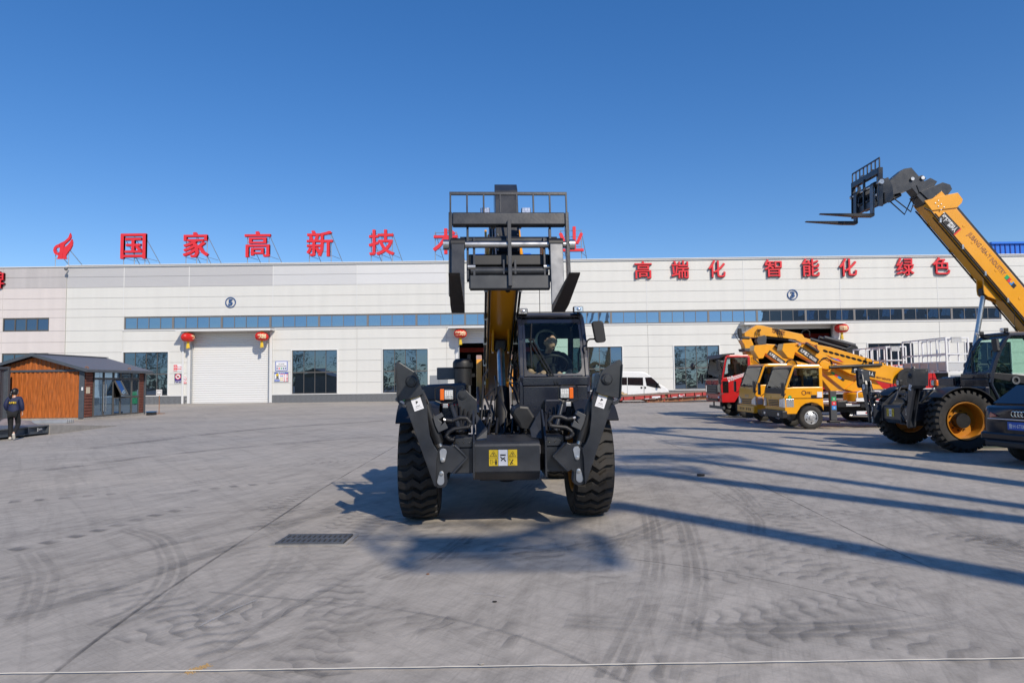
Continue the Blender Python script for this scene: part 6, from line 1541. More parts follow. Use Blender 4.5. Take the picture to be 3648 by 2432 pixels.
# ---- red low-bed trailer
YT = 49.5
tl = thing('trailer', 'low red flatbed trailer with worn timber deck in front of the white van', 'trailer', (at(2330, 1410, YT).x, YT, 0))
to = Vector(tl.location)
def tp(pts, d): return [at(*K6(*p), YT + d) - to for p in pts]
MB().prism(tp([(160, 694), (820, 650), (2035, 575), (2500, 548), (2500, 562), (2035, 596), (820, 668), (160, 708)], 0), (0, 2.5, 0)).build('deck', M['deckwood'], tl, bev=.01)
segs = [(250, 480, 700), (500, 610, 690), (620, 800, 678), (820, 1000, 668), (1010, 1100, 655), (1108, 1300, 648), (1310, 1375, 640), (1425, 1470, 632), (1480, 1620, 628), (1625, 1740, 620), (1750, 1910, 612), (1920, 2050, 603), (2060, 2250, 592), (2260, 2480, 580)]
for a, b, y in segs:
    y1 = y - (b - a) * .055
    MB().prism(tp([(a, y), (b, y1), (b - 4, y1 + 62), (a + 6, y + 66)], .03), (0, .10, 0)).build('side_panel', M['trailerred'], tl, bev=.02)
MB().prism(tp([(160, 715), (2480, 575), (2480, 640), (820, 725), (160, 772)], .16), (0, 2.2, 0)).build('frame', M['rust'], tl)
MB().prism(tp([(940, 738), (1450, 707), (2480, 645), (2480, 705), (1700, 758), (1080, 782)], .3), (0, .12, 0)).build('chassis_beam', M['rust'], tl)
MB().prism(tp([(940, 738), (1450, 707), (2480, 645), (2480, 705), (1700, 758), (1080, 782)], 2.0), (0, .12, 0)).build('chassis_beam', M['rust'], tl)
for x in (1090, 1370, 1650, 1930): MB().prism(tp([(x, 720 - (x - 1090) * .055), (x + 14, 720 - (x - 1090) * .055), (x - 4, 775 - (x - 1090) * .045), (x - 18, 775 - (x - 1090) * .045)], .24), (0, .05, 0)).build('beam_rib', M['trailerred'], tl)
for (a, b, y) in ((1140, 1290, 672), (1630, 1730, 640)): MB().prism(tp([(a, y), (b, y - 8), (b, y + 22), (a, y + 30)], .0), (0, .02, 0)).build('notice', M['paper'], tl)
mb = MB(); a_, b_ = tp([(1645, 648), (1722, 642)], -.01); put_text(mb, '危险请勿靠近', Matrix.Translation((a_ + b_) / 2), w=(b_ - a_).length, h=.16, bold=.02); mb.build('lettering', M['signred'], tl)
for (a, b, y) in ((1010, 1085, 712), (1510, 1590, 682), (1200, 1250, 700), (1640, 1700, 672), (1950, 2010, 655)): MB().prism(tp([(a, y), (b, y - 5), (b, y + 4), (a, y + 9)], .01), (0, .02, 0)).build('reflector', M['paper'], tl)
MB().lathe([(.30, 0), (.30, .04), (.0001, .04)], tp([(1405, 662)], .02)[0], 'Y', 12).build('rope_coil', M['rust'], tl) if False else None
for k in range(3):
    for d in (.35, 2.1):
        c = tp([(230 + 150 * k, 745)], d)[0]; w_ = road_wheel(tl, c.x, c.y, .36, .24, 1, 'galv'); w_.rotation_euler = (0, 0, -PI / 2)
for k, (a, b, y) in enumerate(((300, 560, 668), (330, 690, 640), (440, 620, 612))):
    o = MB(); ps = [at(*K6(*p), YT + .25 + .3 * k) for p in ((a, y), (b, y - 10))]; c = (ps[0] + ps[1]) / 2
    o.bar((-(ps[1] - ps[0]).length / 2, 0, 0), ((ps[1] - ps[0]).length / 2, 0, 0), .14, .10); ob = o.build('timber_plank', M['timber'], bev=.01); ob.location = c; ob.rotation_euler = (0, R(-1.5), R(4 * k))
    tag(ob, ['longest pale timber lying low on the trailer deck', 'middle pale timber across the lower ones on the trailer', 'short pale timber on top of the others on the trailer'][k], 'timber', 'timbers on the trailer deck')

# ---- dark car at the right edge
tcar = thing('car', 'dark blue estate car seen from behind at the right edge with a blue plate', 'car', (11.51, 12.78, 0), R(100))
def loft(stations, name, mk, root, bev=0.0, smooth=40):
    """stations: (y, [(x, z) ... half profile from bottom centre up to top centre])"""
    mb = MB(); rings = []
    for y, hp in stations: rings.append([(x, y, z) for x, z in hp] + [(-x, y, z) for x, z in reversed(hp) if x > 1e-6])
    n = len(rings[0]); vs = [p for r in rings for p in r]; fs = []
    for i in range(len(rings) - 1):
        for k in range(n): fs.append((i * n + k, i * n + (k + 1) % n, (i + 1) * n + (k + 1) % n, (i + 1) * n + k))
    fs += [tuple(range(n - 1, -1, -1)), tuple(range((len(rings) - 1) * n, len(rings) * n))]
    mb.add(vs, fs); return mb.build(name, M[mk], root, smooth=smooth)
def sec(w, zb, zs, zt, wt): return [(0, zb), (w * .80, zb), (w * .93, zb + .05), (w * .99, zb + .2), (w, zs - .12), (w * .985, zs), (w * .95, zs + .05), (wt, zt), (0, zt + .015)]
loft([(-2.42, sec(.60, .35, .62, .70, .5)), (-2.30, sec(.80, .27, .72, .82, .68)), (-1.9, sec(.94, .24, .82, .95, .8)), (-1.0, sec(.965, .22, .92, 1.02, .85)), (0, sec(.97, .22, .96, 1.04, .86)), (1.2, sec(.97, .22, 1.0, 1.06, .86)), (1.9, sec(.965, .26, 1.02, 1.08, .85)), (2.20, sec(.93, .34, 1.01, 1.09, .80)), (2.36, sec(.82, .36, .98, 1.08, .72)), (2.43, sec(.70, .42, .90, 1.02, .6))], 'body', 'carnavy', tcar)
def gsec(w, z0, z1, wt): return [(0, z0), (w, z0), (wt, z1 - .07), (wt * .86, z1), (0, z1 + .02)]
loft([(-1.05, gsec(.80, 1.0, 1.06, .7)), (-.25, gsec(.86, 1.02, 1.48, .66)), (.3, gsec(.87, 1.03, 1.54, .68)), (1.2, gsec(.87, 1.04, 1.52, .68)), (1.75, gsec(.85, 1.05, 1.44, .66)), (2.28, gsec(.78, 1.06, 1.13, .70))], 'greenhouse', 'carnavy', tcar)
MB().prism([(-.66, 2.285, 1.12), (.66, 2.285, 1.12), (.60, 1.80, 1.45), (-.60, 1.80, 1.45)], (0, .012, .014)).build('rear_window', M['cabglassdark'], tcar)
for s in (-1, 1):
    MB().prism([(s * .845, -.85, 1.08), (s * .70, -.2, 1.44), (s * .72, .4, 1.50), (s * .72, 1.2, 1.48), (s * .72, 1.65, 1.40), (s * .845, 1.9, 1.12)], (s * .02, 0, .01)).build('side_window', M['cabglassdark'], tcar)
    MB().prism([(s * .90, 2.20, .86), (s * .90, 2.20, 1.0), (s * .62, 2.40, .98), (s * .42, 2.44, .90), (s * .62, 2.41, .86)], (0, .025, 0)).build('tail_light', M['redlens'], tcar, bev=.01)
    MB().bb(s * .62 - .14, s * .62 + .14, 2.40, 2.425, .52, .56).build('reflector', M['redlens'], tcar)
    for y in (-1.5, 1.42): road_wheel(tcar, s * .83, y, .37, .26, s, 'darkgrey')
    MB().bb(s * .66 - .10, s * .66 + .10, 2.36, 2.42, .34, .40).build('exhaust', M['chrome'], tcar, bev=.015)
    MB().tube([(s * .64, -.1, 1.55), (s * .66, .5, 1.60), (s * .64, 1.5, 1.52)], .018, 6).build('roof_rail', M['galv'], tcar)
MB().bb(-.66, .66, 2.40, 2.445, .835, .855).build('chrome_strip', M['chrome'], tcar, bev=.006)
MB().bb(-.84, .84, 2.34, 2.45, .44, .60).build('bumper', M['carnavy'], tcar, bev=.04)
MB().bb(-.72, .72, 2.36, 2.47, .33, .45).build('bumper_insert', M['black_plastic'], tcar, bev=.03)
for k in range(4): MB().tube([(-.098 + .065 * k + .048 * math.cos(2 * PI * i / 20), 2.443, .95 + .048 * math.sin(2 * PI * i / 20)) for i in range(21)], .007, 6).build('badge_ring', M['chrome'], tcar, smooth=60)
MB().bb(-.225, .225, 2.447, 2.455, .66, .805).build('number_plate', M['plateblue'], tcar, bev=.003)
mb = MB(); put_text(mb, '鲁H·6T0M2', Matrix.Translation((.0, 2.458, .733)) @ Matrix.Rotation(PI, 4, 'Z'), w=.39, h=.09, bold=.008); mb.build('lettering', M['white'], tcar)
MB().bb(-.28, .28, 2.42, 2.44, .62, .82).build('plate_recess', M['black'], tcar)
# ================================================================== LEFT SIDE: CABIN, CONTAINER, WEIGHBRIDGE, PEOPLE
SX0, SX1, SY0, SY1, SH, SAP = -26.2, -21.3, 34.0, 39.65, 2.52, 3.22
shed = thing('site_cabin', 'timber-look site cabin with grey pitched roof and glazed front', 'cabin', (SX1, SY0, 0))
so_ = Vector((SX1, SY0, 0))
def L_(x, y, z): return Vector((x, y, z)) - so_
xm = (SX0 + SX1) / 2
MB().bb(SX0 - SX1, 0, .02, SY1 - SY0, 0, .10).build('base', M['concrete'], shed)
wl = MB(); wl.prism([L_(SX0, SY0 + .05, .1), L_(SX1 - .06, SY0 + .05, .1), L_(SX1 - .06, SY0 + .05, SH), L_(xm, SY0 + .05, SAP - .05), L_(SX0, SY0 + .05, SH)], (0, .05, 0)); wl.build('gable_wall', M['brickclad'], shed)
MB().bb(SX0 - SX1, -.06, SY1 - SY0 - .1, SY1 - SY0, .1, SH).build('back_wall', M['steelgrey'], shed); MB().bb(SX0 - SX1, SX0 - SX1 + .06, .1, SY1 - SY0, .1, SH).build('back_wall', M['steelgrey'], shed)
npl = 20; pw = (SX1 - .24 - SX0) / npl
for k in range(npl):
    x0 = SX0 + pw * k; x1 = x0 + pw
    prof = [(0, .045), (.18 * pw, .045), (.30 * pw, 0), (.62 * pw, 0), (.74 * pw, .045), (pw - .006, .045)]
    def pl(z0, z1a, z1b):
        vs = []; fs = []
        for x, y in prof:
            t = x / pw; vs += [L_(x0 + x, SY0 + y, z0), L_(x0 + x, SY0 + y, z1a + (z1b - z1a) * t)]
        for i in range(len(prof) - 1): fs.append((2 * i, 2 * i + 2, 2 * i + 3, 2 * i + 1))
        MB_ = MB(); MB_.add(vs, fs); MB_.build('plank', M['cladding'], shed)
    pl(.12, 2.40, 2.40)
    za = SH - .02 + (SAP - SH) * (1 - abs(x0 - xm) / (SX1 - xm)) - .06; zb_ = SH - .02 + (SAP - SH) * (1 - abs(x1 - xm) / (SX1 - xm)) - .06
    if min(za, zb_) > 2.5: pl(2.50, za, zb_)
MB().bb(SX0 - SX1, -.02, -.03, .0, 2.40, 2.50).build('tie_beam', M['steelgrey'], shed)
for x in (SX0, SX1 - .24): MB().bb(x - SX1, x - SX1 + .24, -.04, .04, .08, SH).build('corner_post', M['steelgrey'], shed, bev=.008)
for s in (-1, 1):
    xe = xm + s * (SX1 - xm + .28); ze = SH - .07
    n = 9
    for k in range(n):
        y0 = SY0 - .28 + (SY1 - SY0 + .56) * k / n; y1 = SY0 - .28 + (SY1 - SY0 + .56) * (k + 1) / n - .02
        MB().prism([L_(xe, y0, ze), L_(xm, y0, SAP + .03), L_(xm, y0, SAP + .08), L_(xe, y0, ze + .05)], (0, y1 - y0, 0)).build('roof_panel', M['roofgrey'], shed)
    MB().prism([L_(xe, SY0 - .32, ze - .08), L_(xm, SY0 - .32, SAP - .05), L_(xm, SY0 - .32, SAP + .10), L_(xe, SY0 - .32, ze + .07)], (0, .05, 0)).build('barge_board', M['steelgrey'], shed)
    MB().bb(xe - SX1 - .03, xe - SX1 + .03, -.3, SY1 - SY0 + .3, ze - .09, ze + .03).build('gutter', M['steelgrey'], shed)
MB().bb(xm - SX1 - .12, xm - SX1 + .12, -.3, SY1 - SY0 + .3, SAP + .08, SAP + .12).build('ridge_cap', M['roofgrey'], shed)
# glazed side facing +x
def glz(y0, y1, z0, z1, nm='window', tilt=0.0, door=False):
    f = MB(); x0, x1, fw = -.05, .02, .045
    f.bb(x0, x1, y0, y0 + fw, z0, z1); f.bb(x0, x1, y1 - fw, y1, z0, z1); f.bb(x0, x1, y0 + fw, y1 - fw, z0, z0 + fw); f.bb(x0, x1, y0 + fw, y1 - fw, z1 - fw, z1)
    o = f.build(nm, M['framegrey'], shed); MB().bb(-.022, -.012, y0 + fw, y1 - fw, z0 + fw, z1 - fw).build('pane', M['shedglass'], o)
    return o
ya = [.78, 1.63, 2.50]
for k in range(2):
    o = glz(ya[k] + .01, ya[k + 1] - .01, .12, 2.03, 'door'); glz(ya[k] + .01, ya[k + 1] - .01, 2.05, 2.46)
    yy = ya[1] - .10 if k == 0 else ya[1] + .10; MB().tube([(.07, yy, .35), (.07, yy, 1.75)], .022, 8).build('handle', M['steel'], o, smooth=50)
yw = [2.52, 3.16, 4.25, 5.0]
for k in range(3):
    glz(yw[k], yw[k + 1] - .02, 2.05, 2.46); glz(yw[k], yw[k + 1] - .02, .12, 1.04)
    if k != 0: glz(yw[k], yw[k + 1] - .02, 1.06, 2.03)
o = glz(2.52, 3.14, 1.06, 2.03, 'open_window')
o.location = (.0, 0, 2.03); o.rotation_euler = (0, R(-28), 0)
for c in [o] + kids(o):
    if c is o: c.data.transform(Matrix.Translation((0, 0, -2.03)))
    else: c.data.transform(Matrix.Translation((0, 0, -2.03)))
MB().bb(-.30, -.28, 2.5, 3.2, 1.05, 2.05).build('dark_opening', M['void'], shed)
for y0, y1 in ((.10, .74), (5.02, 5.55)):
    MB().bb(-.12, -.05, y0, y1, .1, 2.5).build('brick_wall', M['brickclad'], shed)
    for k in range(16): MB().bb(-.05, -.012 + .006 * (k % 2), y0 + .02, y1 - .02, .14 + .147 * k, .14 + .147 * k + .12).build('brick', M['brickclad'], shed, bev=.012)
MB().bb(-.10, .03, 5.56, 5.66, .05, 2.46).build('corner_post', M['steelgrey'], shed)
MB().bb(-.009, .004, .18, .48, 1.30, 1.62).build('notice', mat('tanpaper', (.62, .52, .38), .7), shed)
MB().bb(-.03, .01, -.062, -.045, 1.48, 1.62).build('switch_box', M['white'], shed) if False else MB().bb(-.10, -.02, -.058, -.042, 1.46, 1.62).build('switch_box', M['white'], shed)
for y in (.1, 3.9): MB().lathe([(.05, -.02), (.09, -.02), (.09, .02), (.05, .02)], (.05, y, SH + .05), 'Y', 14, closed=True).build('lifting_eye', M['rust'], shed)

# dark container at the left edge
ct = thing('container', 'dark blue-grey corrugated container at the left edge beside the timber cabin', 'container', (-24.6, 33.4, 0))
n = 44; pv = [(0, 0)[0:1] for _ in range(1)]
for k in range(n // 4):
    vs = []; fs = []
    for i in range(5):
        y = -6.2 + 6.05 * (4 * k + i) / n; x = (0, 0, .05, .05, 0)[i]; vs += [(-x, y, .2), (-x, y, 2.52)]
    for i in range(4): fs.append((2 * i, 2 * i + 2, 2 * i + 3, 2 * i + 1))
    cm_ = MB(); cm_.add(vs, fs); cm_.build('corrugated_panel', M['steelgrey'], ct)
MB().bb(-2.4, -.06, -6.3, -.02, .2, 2.5).build('body', M['steelgrey'], ct)
MB().bb(-2.4, .04, -6.3, 0, 2.52, 2.64).build('top_rail', M['steelgrey'], ct, bev=.01); MB().bb(-2.4, .04, -6.3, 0, .05, .2).build('bottom_rail', M['steelgrey'], ct, bev=.01)
MB().bb(-.10, .05, -.14, .02, .05, 2.66).build('corner_post', M['steelgrey'], ct, bev=.01)
# weighbridge and its ramp
wb = thing('weighbridge', 'low dark steel weighbridge deck raised off the concrete at the left edge', 'weighbridge', (-16.15, 23.9, 0))
MB().bb(-3.4, 0, -8, 0, .30, .34).build('deck_plate', M['plasticgrey'], wb, bev=.004)
MB().bb(-3.3, -.10, -8, -.02, .08, .295).build('beam_web', M['steelgrey'], wb)
MB().bb(-.16, -.01, -8, -.01, .07, .095).build('bottom_flange', M['steelgrey'], wb)
for y in (-.02, -1.0, -2.6, -4.2): MB().bb(-.10, -.005, y - .03, y, .096, .298).build('stiffener', M['steelgrey'], wb)
br = MB(); br.tube([(-.02, -.55, .14), (-.02, -.55, .26)], .02, 8); br.tube([(-.03, -.35, .21), (.0, -.50, .21)], .028, 8); br.build('load_bolt', M['galv'], wb)
for k in range(3): MB().bb(-3.3, -.3, -1.0 - 3 * k, -.8 - 3 * k, 0, .075).build('pad', M['concrete'], wb)
rp_ = MB(); rp_.prism([(-16.15, 23.93, 0), (-16.15, 23.93, .34), (-16.5, 28.6, .012), (-16.5, 28.6, 0)], (-3.4, 0, 0)); rp = rp_.build('ramp', M['concrete'], bev=.02); tag(rp, kind='structure')
# heap under a grey cover
tp_ = MB(); vs = []; fs = []; nx, ny = 34, 22
for j in range(ny + 1):
    for i in range(nx + 1):
        x = -.62 + 1.24 * i / nx; y = -.45 + .9 * j / ny
        e = max(0, 1 - (abs(x) / .60) ** 4) * max(0, 1 - (abs(y) / .43) ** 3)
        h = .30 * e * (.75 + .35 * noise.noise(Vector((x * 2.2, y * 2, 1.3))) - .25 * (x > .1)) + .05 * e * noise.noise(Vector((x * 7, y * 7, 5))) + .03 * e * abs(noise.noise(Vector((x * 5 + y * 9, y * 3, 2))))
        vs.append((x, y, max(h, .004) + .01 * rnd.random() * e))
for j in range(ny):
    for i in range(nx): fs.append((j * (nx + 1) + i, j * (nx + 1) + i + 1, (j + 1) * (nx + 1) + i + 1, (j + 1) * (nx + 1) + i))
tp_.add(vs, fs); o = tp_.build('covered_heap', M['tarp'], smooth=180); o.location = (-17.75, 24.5, .285); o.rotation_euler = (R(-4), 0, R(10)); tag(o, 'crumpled grey-brown cover over a heap at the end of the weighbridge', 'tarpaulin')
pb = thing('steel_profiles', 'short bundle of shiny steel channels lying by the timber gable', 'steel profiles', (-20.75, 31.2, 0), R(6))
for k in range(4): MB().bb(-.95 + .1 * k, .55 + .02 * k, -.25 + .13 * k, -.14 + .13 * k, .005, .16 - .02 * (k % 2)).build('channel', M['galv'], pb, bev=.01)
# sign on a rusty post
ps_ = thing('post_sign', 'small white notice on a thin rusty post in front of the dark window', 'post sign', (-20.75, 40.2, 0))
MB().tube([(0, 0, 0), (0, 0, 1.2)], .022, 8).build('post', M['rust'], ps_); MB().bb(-.25, .25, -.2, .2, 0, .03).build('foot', M['rust'], ps_)
MB().bb(-.17, .17, -.04, -.024, 1.08, 1.42).build('board', M['paper'], ps_); MB().bb(-.13, .13, -.044, -.041, 1.14, 1.36).build('print', M['plasticgrey'], ps_); MB().bb(-.11, .11, -.047, -.0445, 1.16, 1.34).build('print', M['paper'], ps_)
bk_ = thing('crate', 'low black crate with a blue cover beside the glazed cabin corner', 'crate', (-20.35, 38.6, 0))
MB().bb(-.2, .2, -.2, .2, 0, .16).build('body', M['black_plastic'], bk_, bev=.02); MB().bb(-.21, .21, -.21, .21, .165, .22).build('lid', mat('lidblue', (.03, .12, .28), .5), bk_, bev=.02)

# ------------------------------------------------------------------ people
def head_mb(c, rot, s=1.0):
    """head facing local -y: skull, jaw, brow, nose, ears"""
    mb = MB(); n, h = 22, 18; vs = []; fs = []
    for j in range(h + 1):
        t = PI * j / h; z = math.cos(t); r = math.sin(t)
        for i in range(n):
            a = 2 * PI * i / n; x = r * math.cos(a) * .076; y = r * math.sin(a) * .096; zz = z * .118
            if zz < .0: k = 1 + zz * 2.6; x *= max(k, .62); y = y * (1 + zz * 1.2) - (.012 if y < 0 else 0) * (-zz / .118)
            if y < -.05: y += .006 * max(0, 1 - abs(zz - .015) / .02)                      # eye line
            if y < -.06 and abs(x) < .02: y -= .024 * max(0, 1 - abs(zz + .012) / .032) * (1 - abs(x) / .022)   # nose
            if y < -.06 and abs(x) < .032: y -= .007 * max(0, 1 - abs(zz + .058) / .014)
            vs.append(Vector(c) + rot @ (Vector((x, y, zz)) * s))
    for j in range(h):
        for i in range(n): fs.append((j * n + i, (j + 1) * n + i, (j + 1) * n + (i + 1) % n, j * n + (i + 1) % n))
    mb.add(vs, fs)
    for sx in (-1, 1):
        e = MB().ball((0, 0, 0), (.012, .02, .032), 8, 6)
        mb.add([Vector(c) + rot @ ((Vector(p) + Vector((sx * .078, .012, -.005))) * s) for p in e.v], e.f)
    return mb
def add_to(o, mb):
    """joins extra shapes (head) to a body mesh so that it stays one figure"""
    me = o.data; bm = bmesh.new(); bm.from_mesh(me); vv = [bm.verts.new(p) for p in mb.v]
    for f in mb.f:
        try: nf = bm.faces.new([vv[i] for i in f]); nf.smooth = True
        except ValueError: pass
    bm.normal_update(); bm.to_mesh(me); bm.free()
def hand_bones(V, E, Rr, wi, d, up, side, curl=.5):
    """palm and five fingers from wrist index wi; d = finger direction, up = back of the hand, side = thumb side"""
    d = Vector(d).normalized(); up = Vector(up).normalized(); side = Vector(side).normalized(); w = Vector(V[wi])
    V.append(w + d * .045); Rr.append((.026, .016)); E.append((wi, len(V) - 1)); p = len(V) - 1
    for k, (off, ln) in enumerate(((.027, .062), (.009, .070), (-.009, .066), (-.026, .052))):
        a = w + d * .085 + side * off; b = a + (d * (1 - curl) - up * curl).normalized() * ln * .5; c = b + (d * (.6 - curl) - up * (.4 + curl)).normalized() * ln * .5
        i = len(V); V += [a, b, c]; Rr += [.0105, .009, .0075]; E += [(p, i), (i, i + 1), (i + 1, i + 2)]
    a = w + d * .03 + side * .034; b = a + (d * .7 + side * .6 - up * .3).normalized() * .035; i = len(V); V += [a, b]; Rr += [.012, .009]; E += [(wi, i), (i, i + 1)]

def driver():
    root = thing('person', 'driver in a dark shirt with glasses behind the wheel of the middle machine', 'person', FR_M.o + FR_M.m @ Vector((.016, .38, -.074)), FR_M.rz); root.scale = (1.045, 1.045, 1.045)
    hc = FR_M.fy(*c2(1110, 266), 1.0); hc = Vector((hc.x, 1.0, hc.z))
    cx_ = .655
    V = [(cx_, 1.36, 1.60), (cx_, 1.30, 1.74), (cx_, 1.20, 1.94), (cx_ - .01, 1.12, 2.04), (hc.x, 1.03, hc.z - .06),
         (cx_ - .18, 1.15, 1.985), (cx_ - .27, 1.02, 1.76), (cx_ - .17, .80, 1.73), (cx_ + .19, 1.15, 1.985), (cx_ + .29, 1.02, 1.75), (cx_ + .17, .80, 1.71),
         (cx_ - .10, 1.25, 1.56), (cx_ - .13, .86, 1.58), (cx_ - .13, .82, 1.22), (cx_ + .10, 1.25, 1.56), (cx_ + .13, .86, 1.58), (cx_ + .13, .82, 1.22)]
    E = [(0, 1), (1, 2), (2, 3), (3, 4), (2, 5), (5, 6), (6, 7), (2, 8), (8, 9), (9, 10), (0, 11), (11, 12), (12, 13), (0, 14), (14, 15), (15, 16)]
    Rr = [(.15, .12), (.14, .115), (.155, .11), (.052, .052), (.05, .05), (.062, .06), (.046, .046), (.029, .029), (.062, .06), (.046, .046), (.029, .029), (.09, .09), (.065, .065), (.045, .045), (.09, .09), (.065, .065), (.045, .045)]
    V = [Vector(p) for p in V]
    hand_bones(V, E, Rr, 7, (.5, -.6, .45), (-.3, -.1, .9), (.3, .5, .5), .5); hand_bones(V, E, Rr, 10, (-.5, -.6, .45), (.3, -.1, .9), (-.3, .5, .5), .5)
    body = skin('body', V, E, Rr, M['skin'], root, 2)
    rot = Matrix.Rotation(R(24), 3, 'Z') @ Matrix.Rotation(R(4), 3, 'X')
    add_to(body, head_mb(hc, rot, 1.02))
    sh = skin('shirt', [(cx_, 1.36, 1.58), (cx_, 1.30, 1.74), (cx_, 1.19, 1.94), (cx_, 1.13, 2.05), (cx_ - .19, 1.14, 1.99), (cx_ - .268, 1.03, 1.79), (cx_ + .20, 1.14, 1.99), (cx_ + .288, 1.03, 1.78)], [(0, 1), (1, 2), (2, 3), (2, 4), (4, 5), (2, 6), (6, 7)],
              [(.19, .155), (.185, .16), (.195, .17), (.10, .095), (.115, .11), (.092, .092), (.115, .11), (.092, .092)], M['shirt'], root, 2)
    skin('trousers', [(cx_, 1.36, 1.56), (cx_ - .10, 1.25, 1.56), (cx_ - .13, .86, 1.58), (cx_ - .13, .82, 1.24), (cx_ + .10, 1.25, 1.56), (cx_ + .13, .86, 1.58), (cx_ + .13, .82, 1.24)], [(0, 1), (1, 2), (2, 3), (0, 4), (4, 5), (5, 6)],
         [(.16, .13), (.1, .1), (.075, .075), (.06, .06), (.1, .1), (.075, .075), (.06, .06)], M['trousers'], root, 2)
    hm = MB(); n, h = 22, 9; vs = []; fs = []                       # cropped hair cap
    for j in range(h + 1):
        t = PI * .60 * j / h; z = math.cos(t); r = math.sin(t)
        for i in range(n):
            a = 2 * PI * i / n; x, y = r * math.cos(a) * .082, r * math.sin(a) * .102 + .006; zz = z * .125
            lim = .062 if y < -.02 else (-.03 if y > .03 else .02)
            k = math.sqrt(max(0, 1 - (max(zz, lim) / .125) ** 2)) / max(r, 1e-3) if zz < lim else 1; zz = max(zz, lim); vs.append(hc + rot @ Vector((x * min(k, 1), y * min(k, 1), zz)))
    for j in range(h):
        for i in range(n): fs.append((j * n + i, (j + 1) * n + i, (j + 1) * n + (i + 1) % n, j * n + (i + 1) % n))
    hm.add(vs, fs); hm.build('hair', M['hair'], root, smooth=180)
    g = MB()
    for s in (-1, 1):
        g.tube([hc + rot @ Vector((s * .033 + .026 * math.cos(2 * PI * i / 14), -.101 + .0, .010 + .019 * math.sin(2 * PI * i / 14))) for i in range(15)], .0017, 5); g.tube([hc + rot @ Vector((s * .058, -.098, .014)), hc + rot @ Vector((s * .081, .0, .012))], .0017, 5)
    g.tube([hc + rot @ Vector((-.008, -.106, .012)), hc + rot @ Vector((.008, -.106, .012))], .0017, 5); g.build('glasses', M['black'], root)
    f = MB()
    for s in (-1, 1):
        e = MB().ball((0, 0, 0), (.006, .003, .003), 8, 6); f.add([hc + rot @ (Vector(p) + Vector((s * .030, -.083, .011))) for p in e.v], e.f)
        b = MB().box((s * .033, -.090, .036), (.026, .004, .004)); f.add([hc + rot @ Vector(p) for p in b.v], b.f)
    b = MB().box((0, -.094, -.056), (.040, .006, .005)); f.add([hc + rot @ Vector(p) for p in b.v], b.f)
    f.build('face_detail', M['hair'], root)
driver()

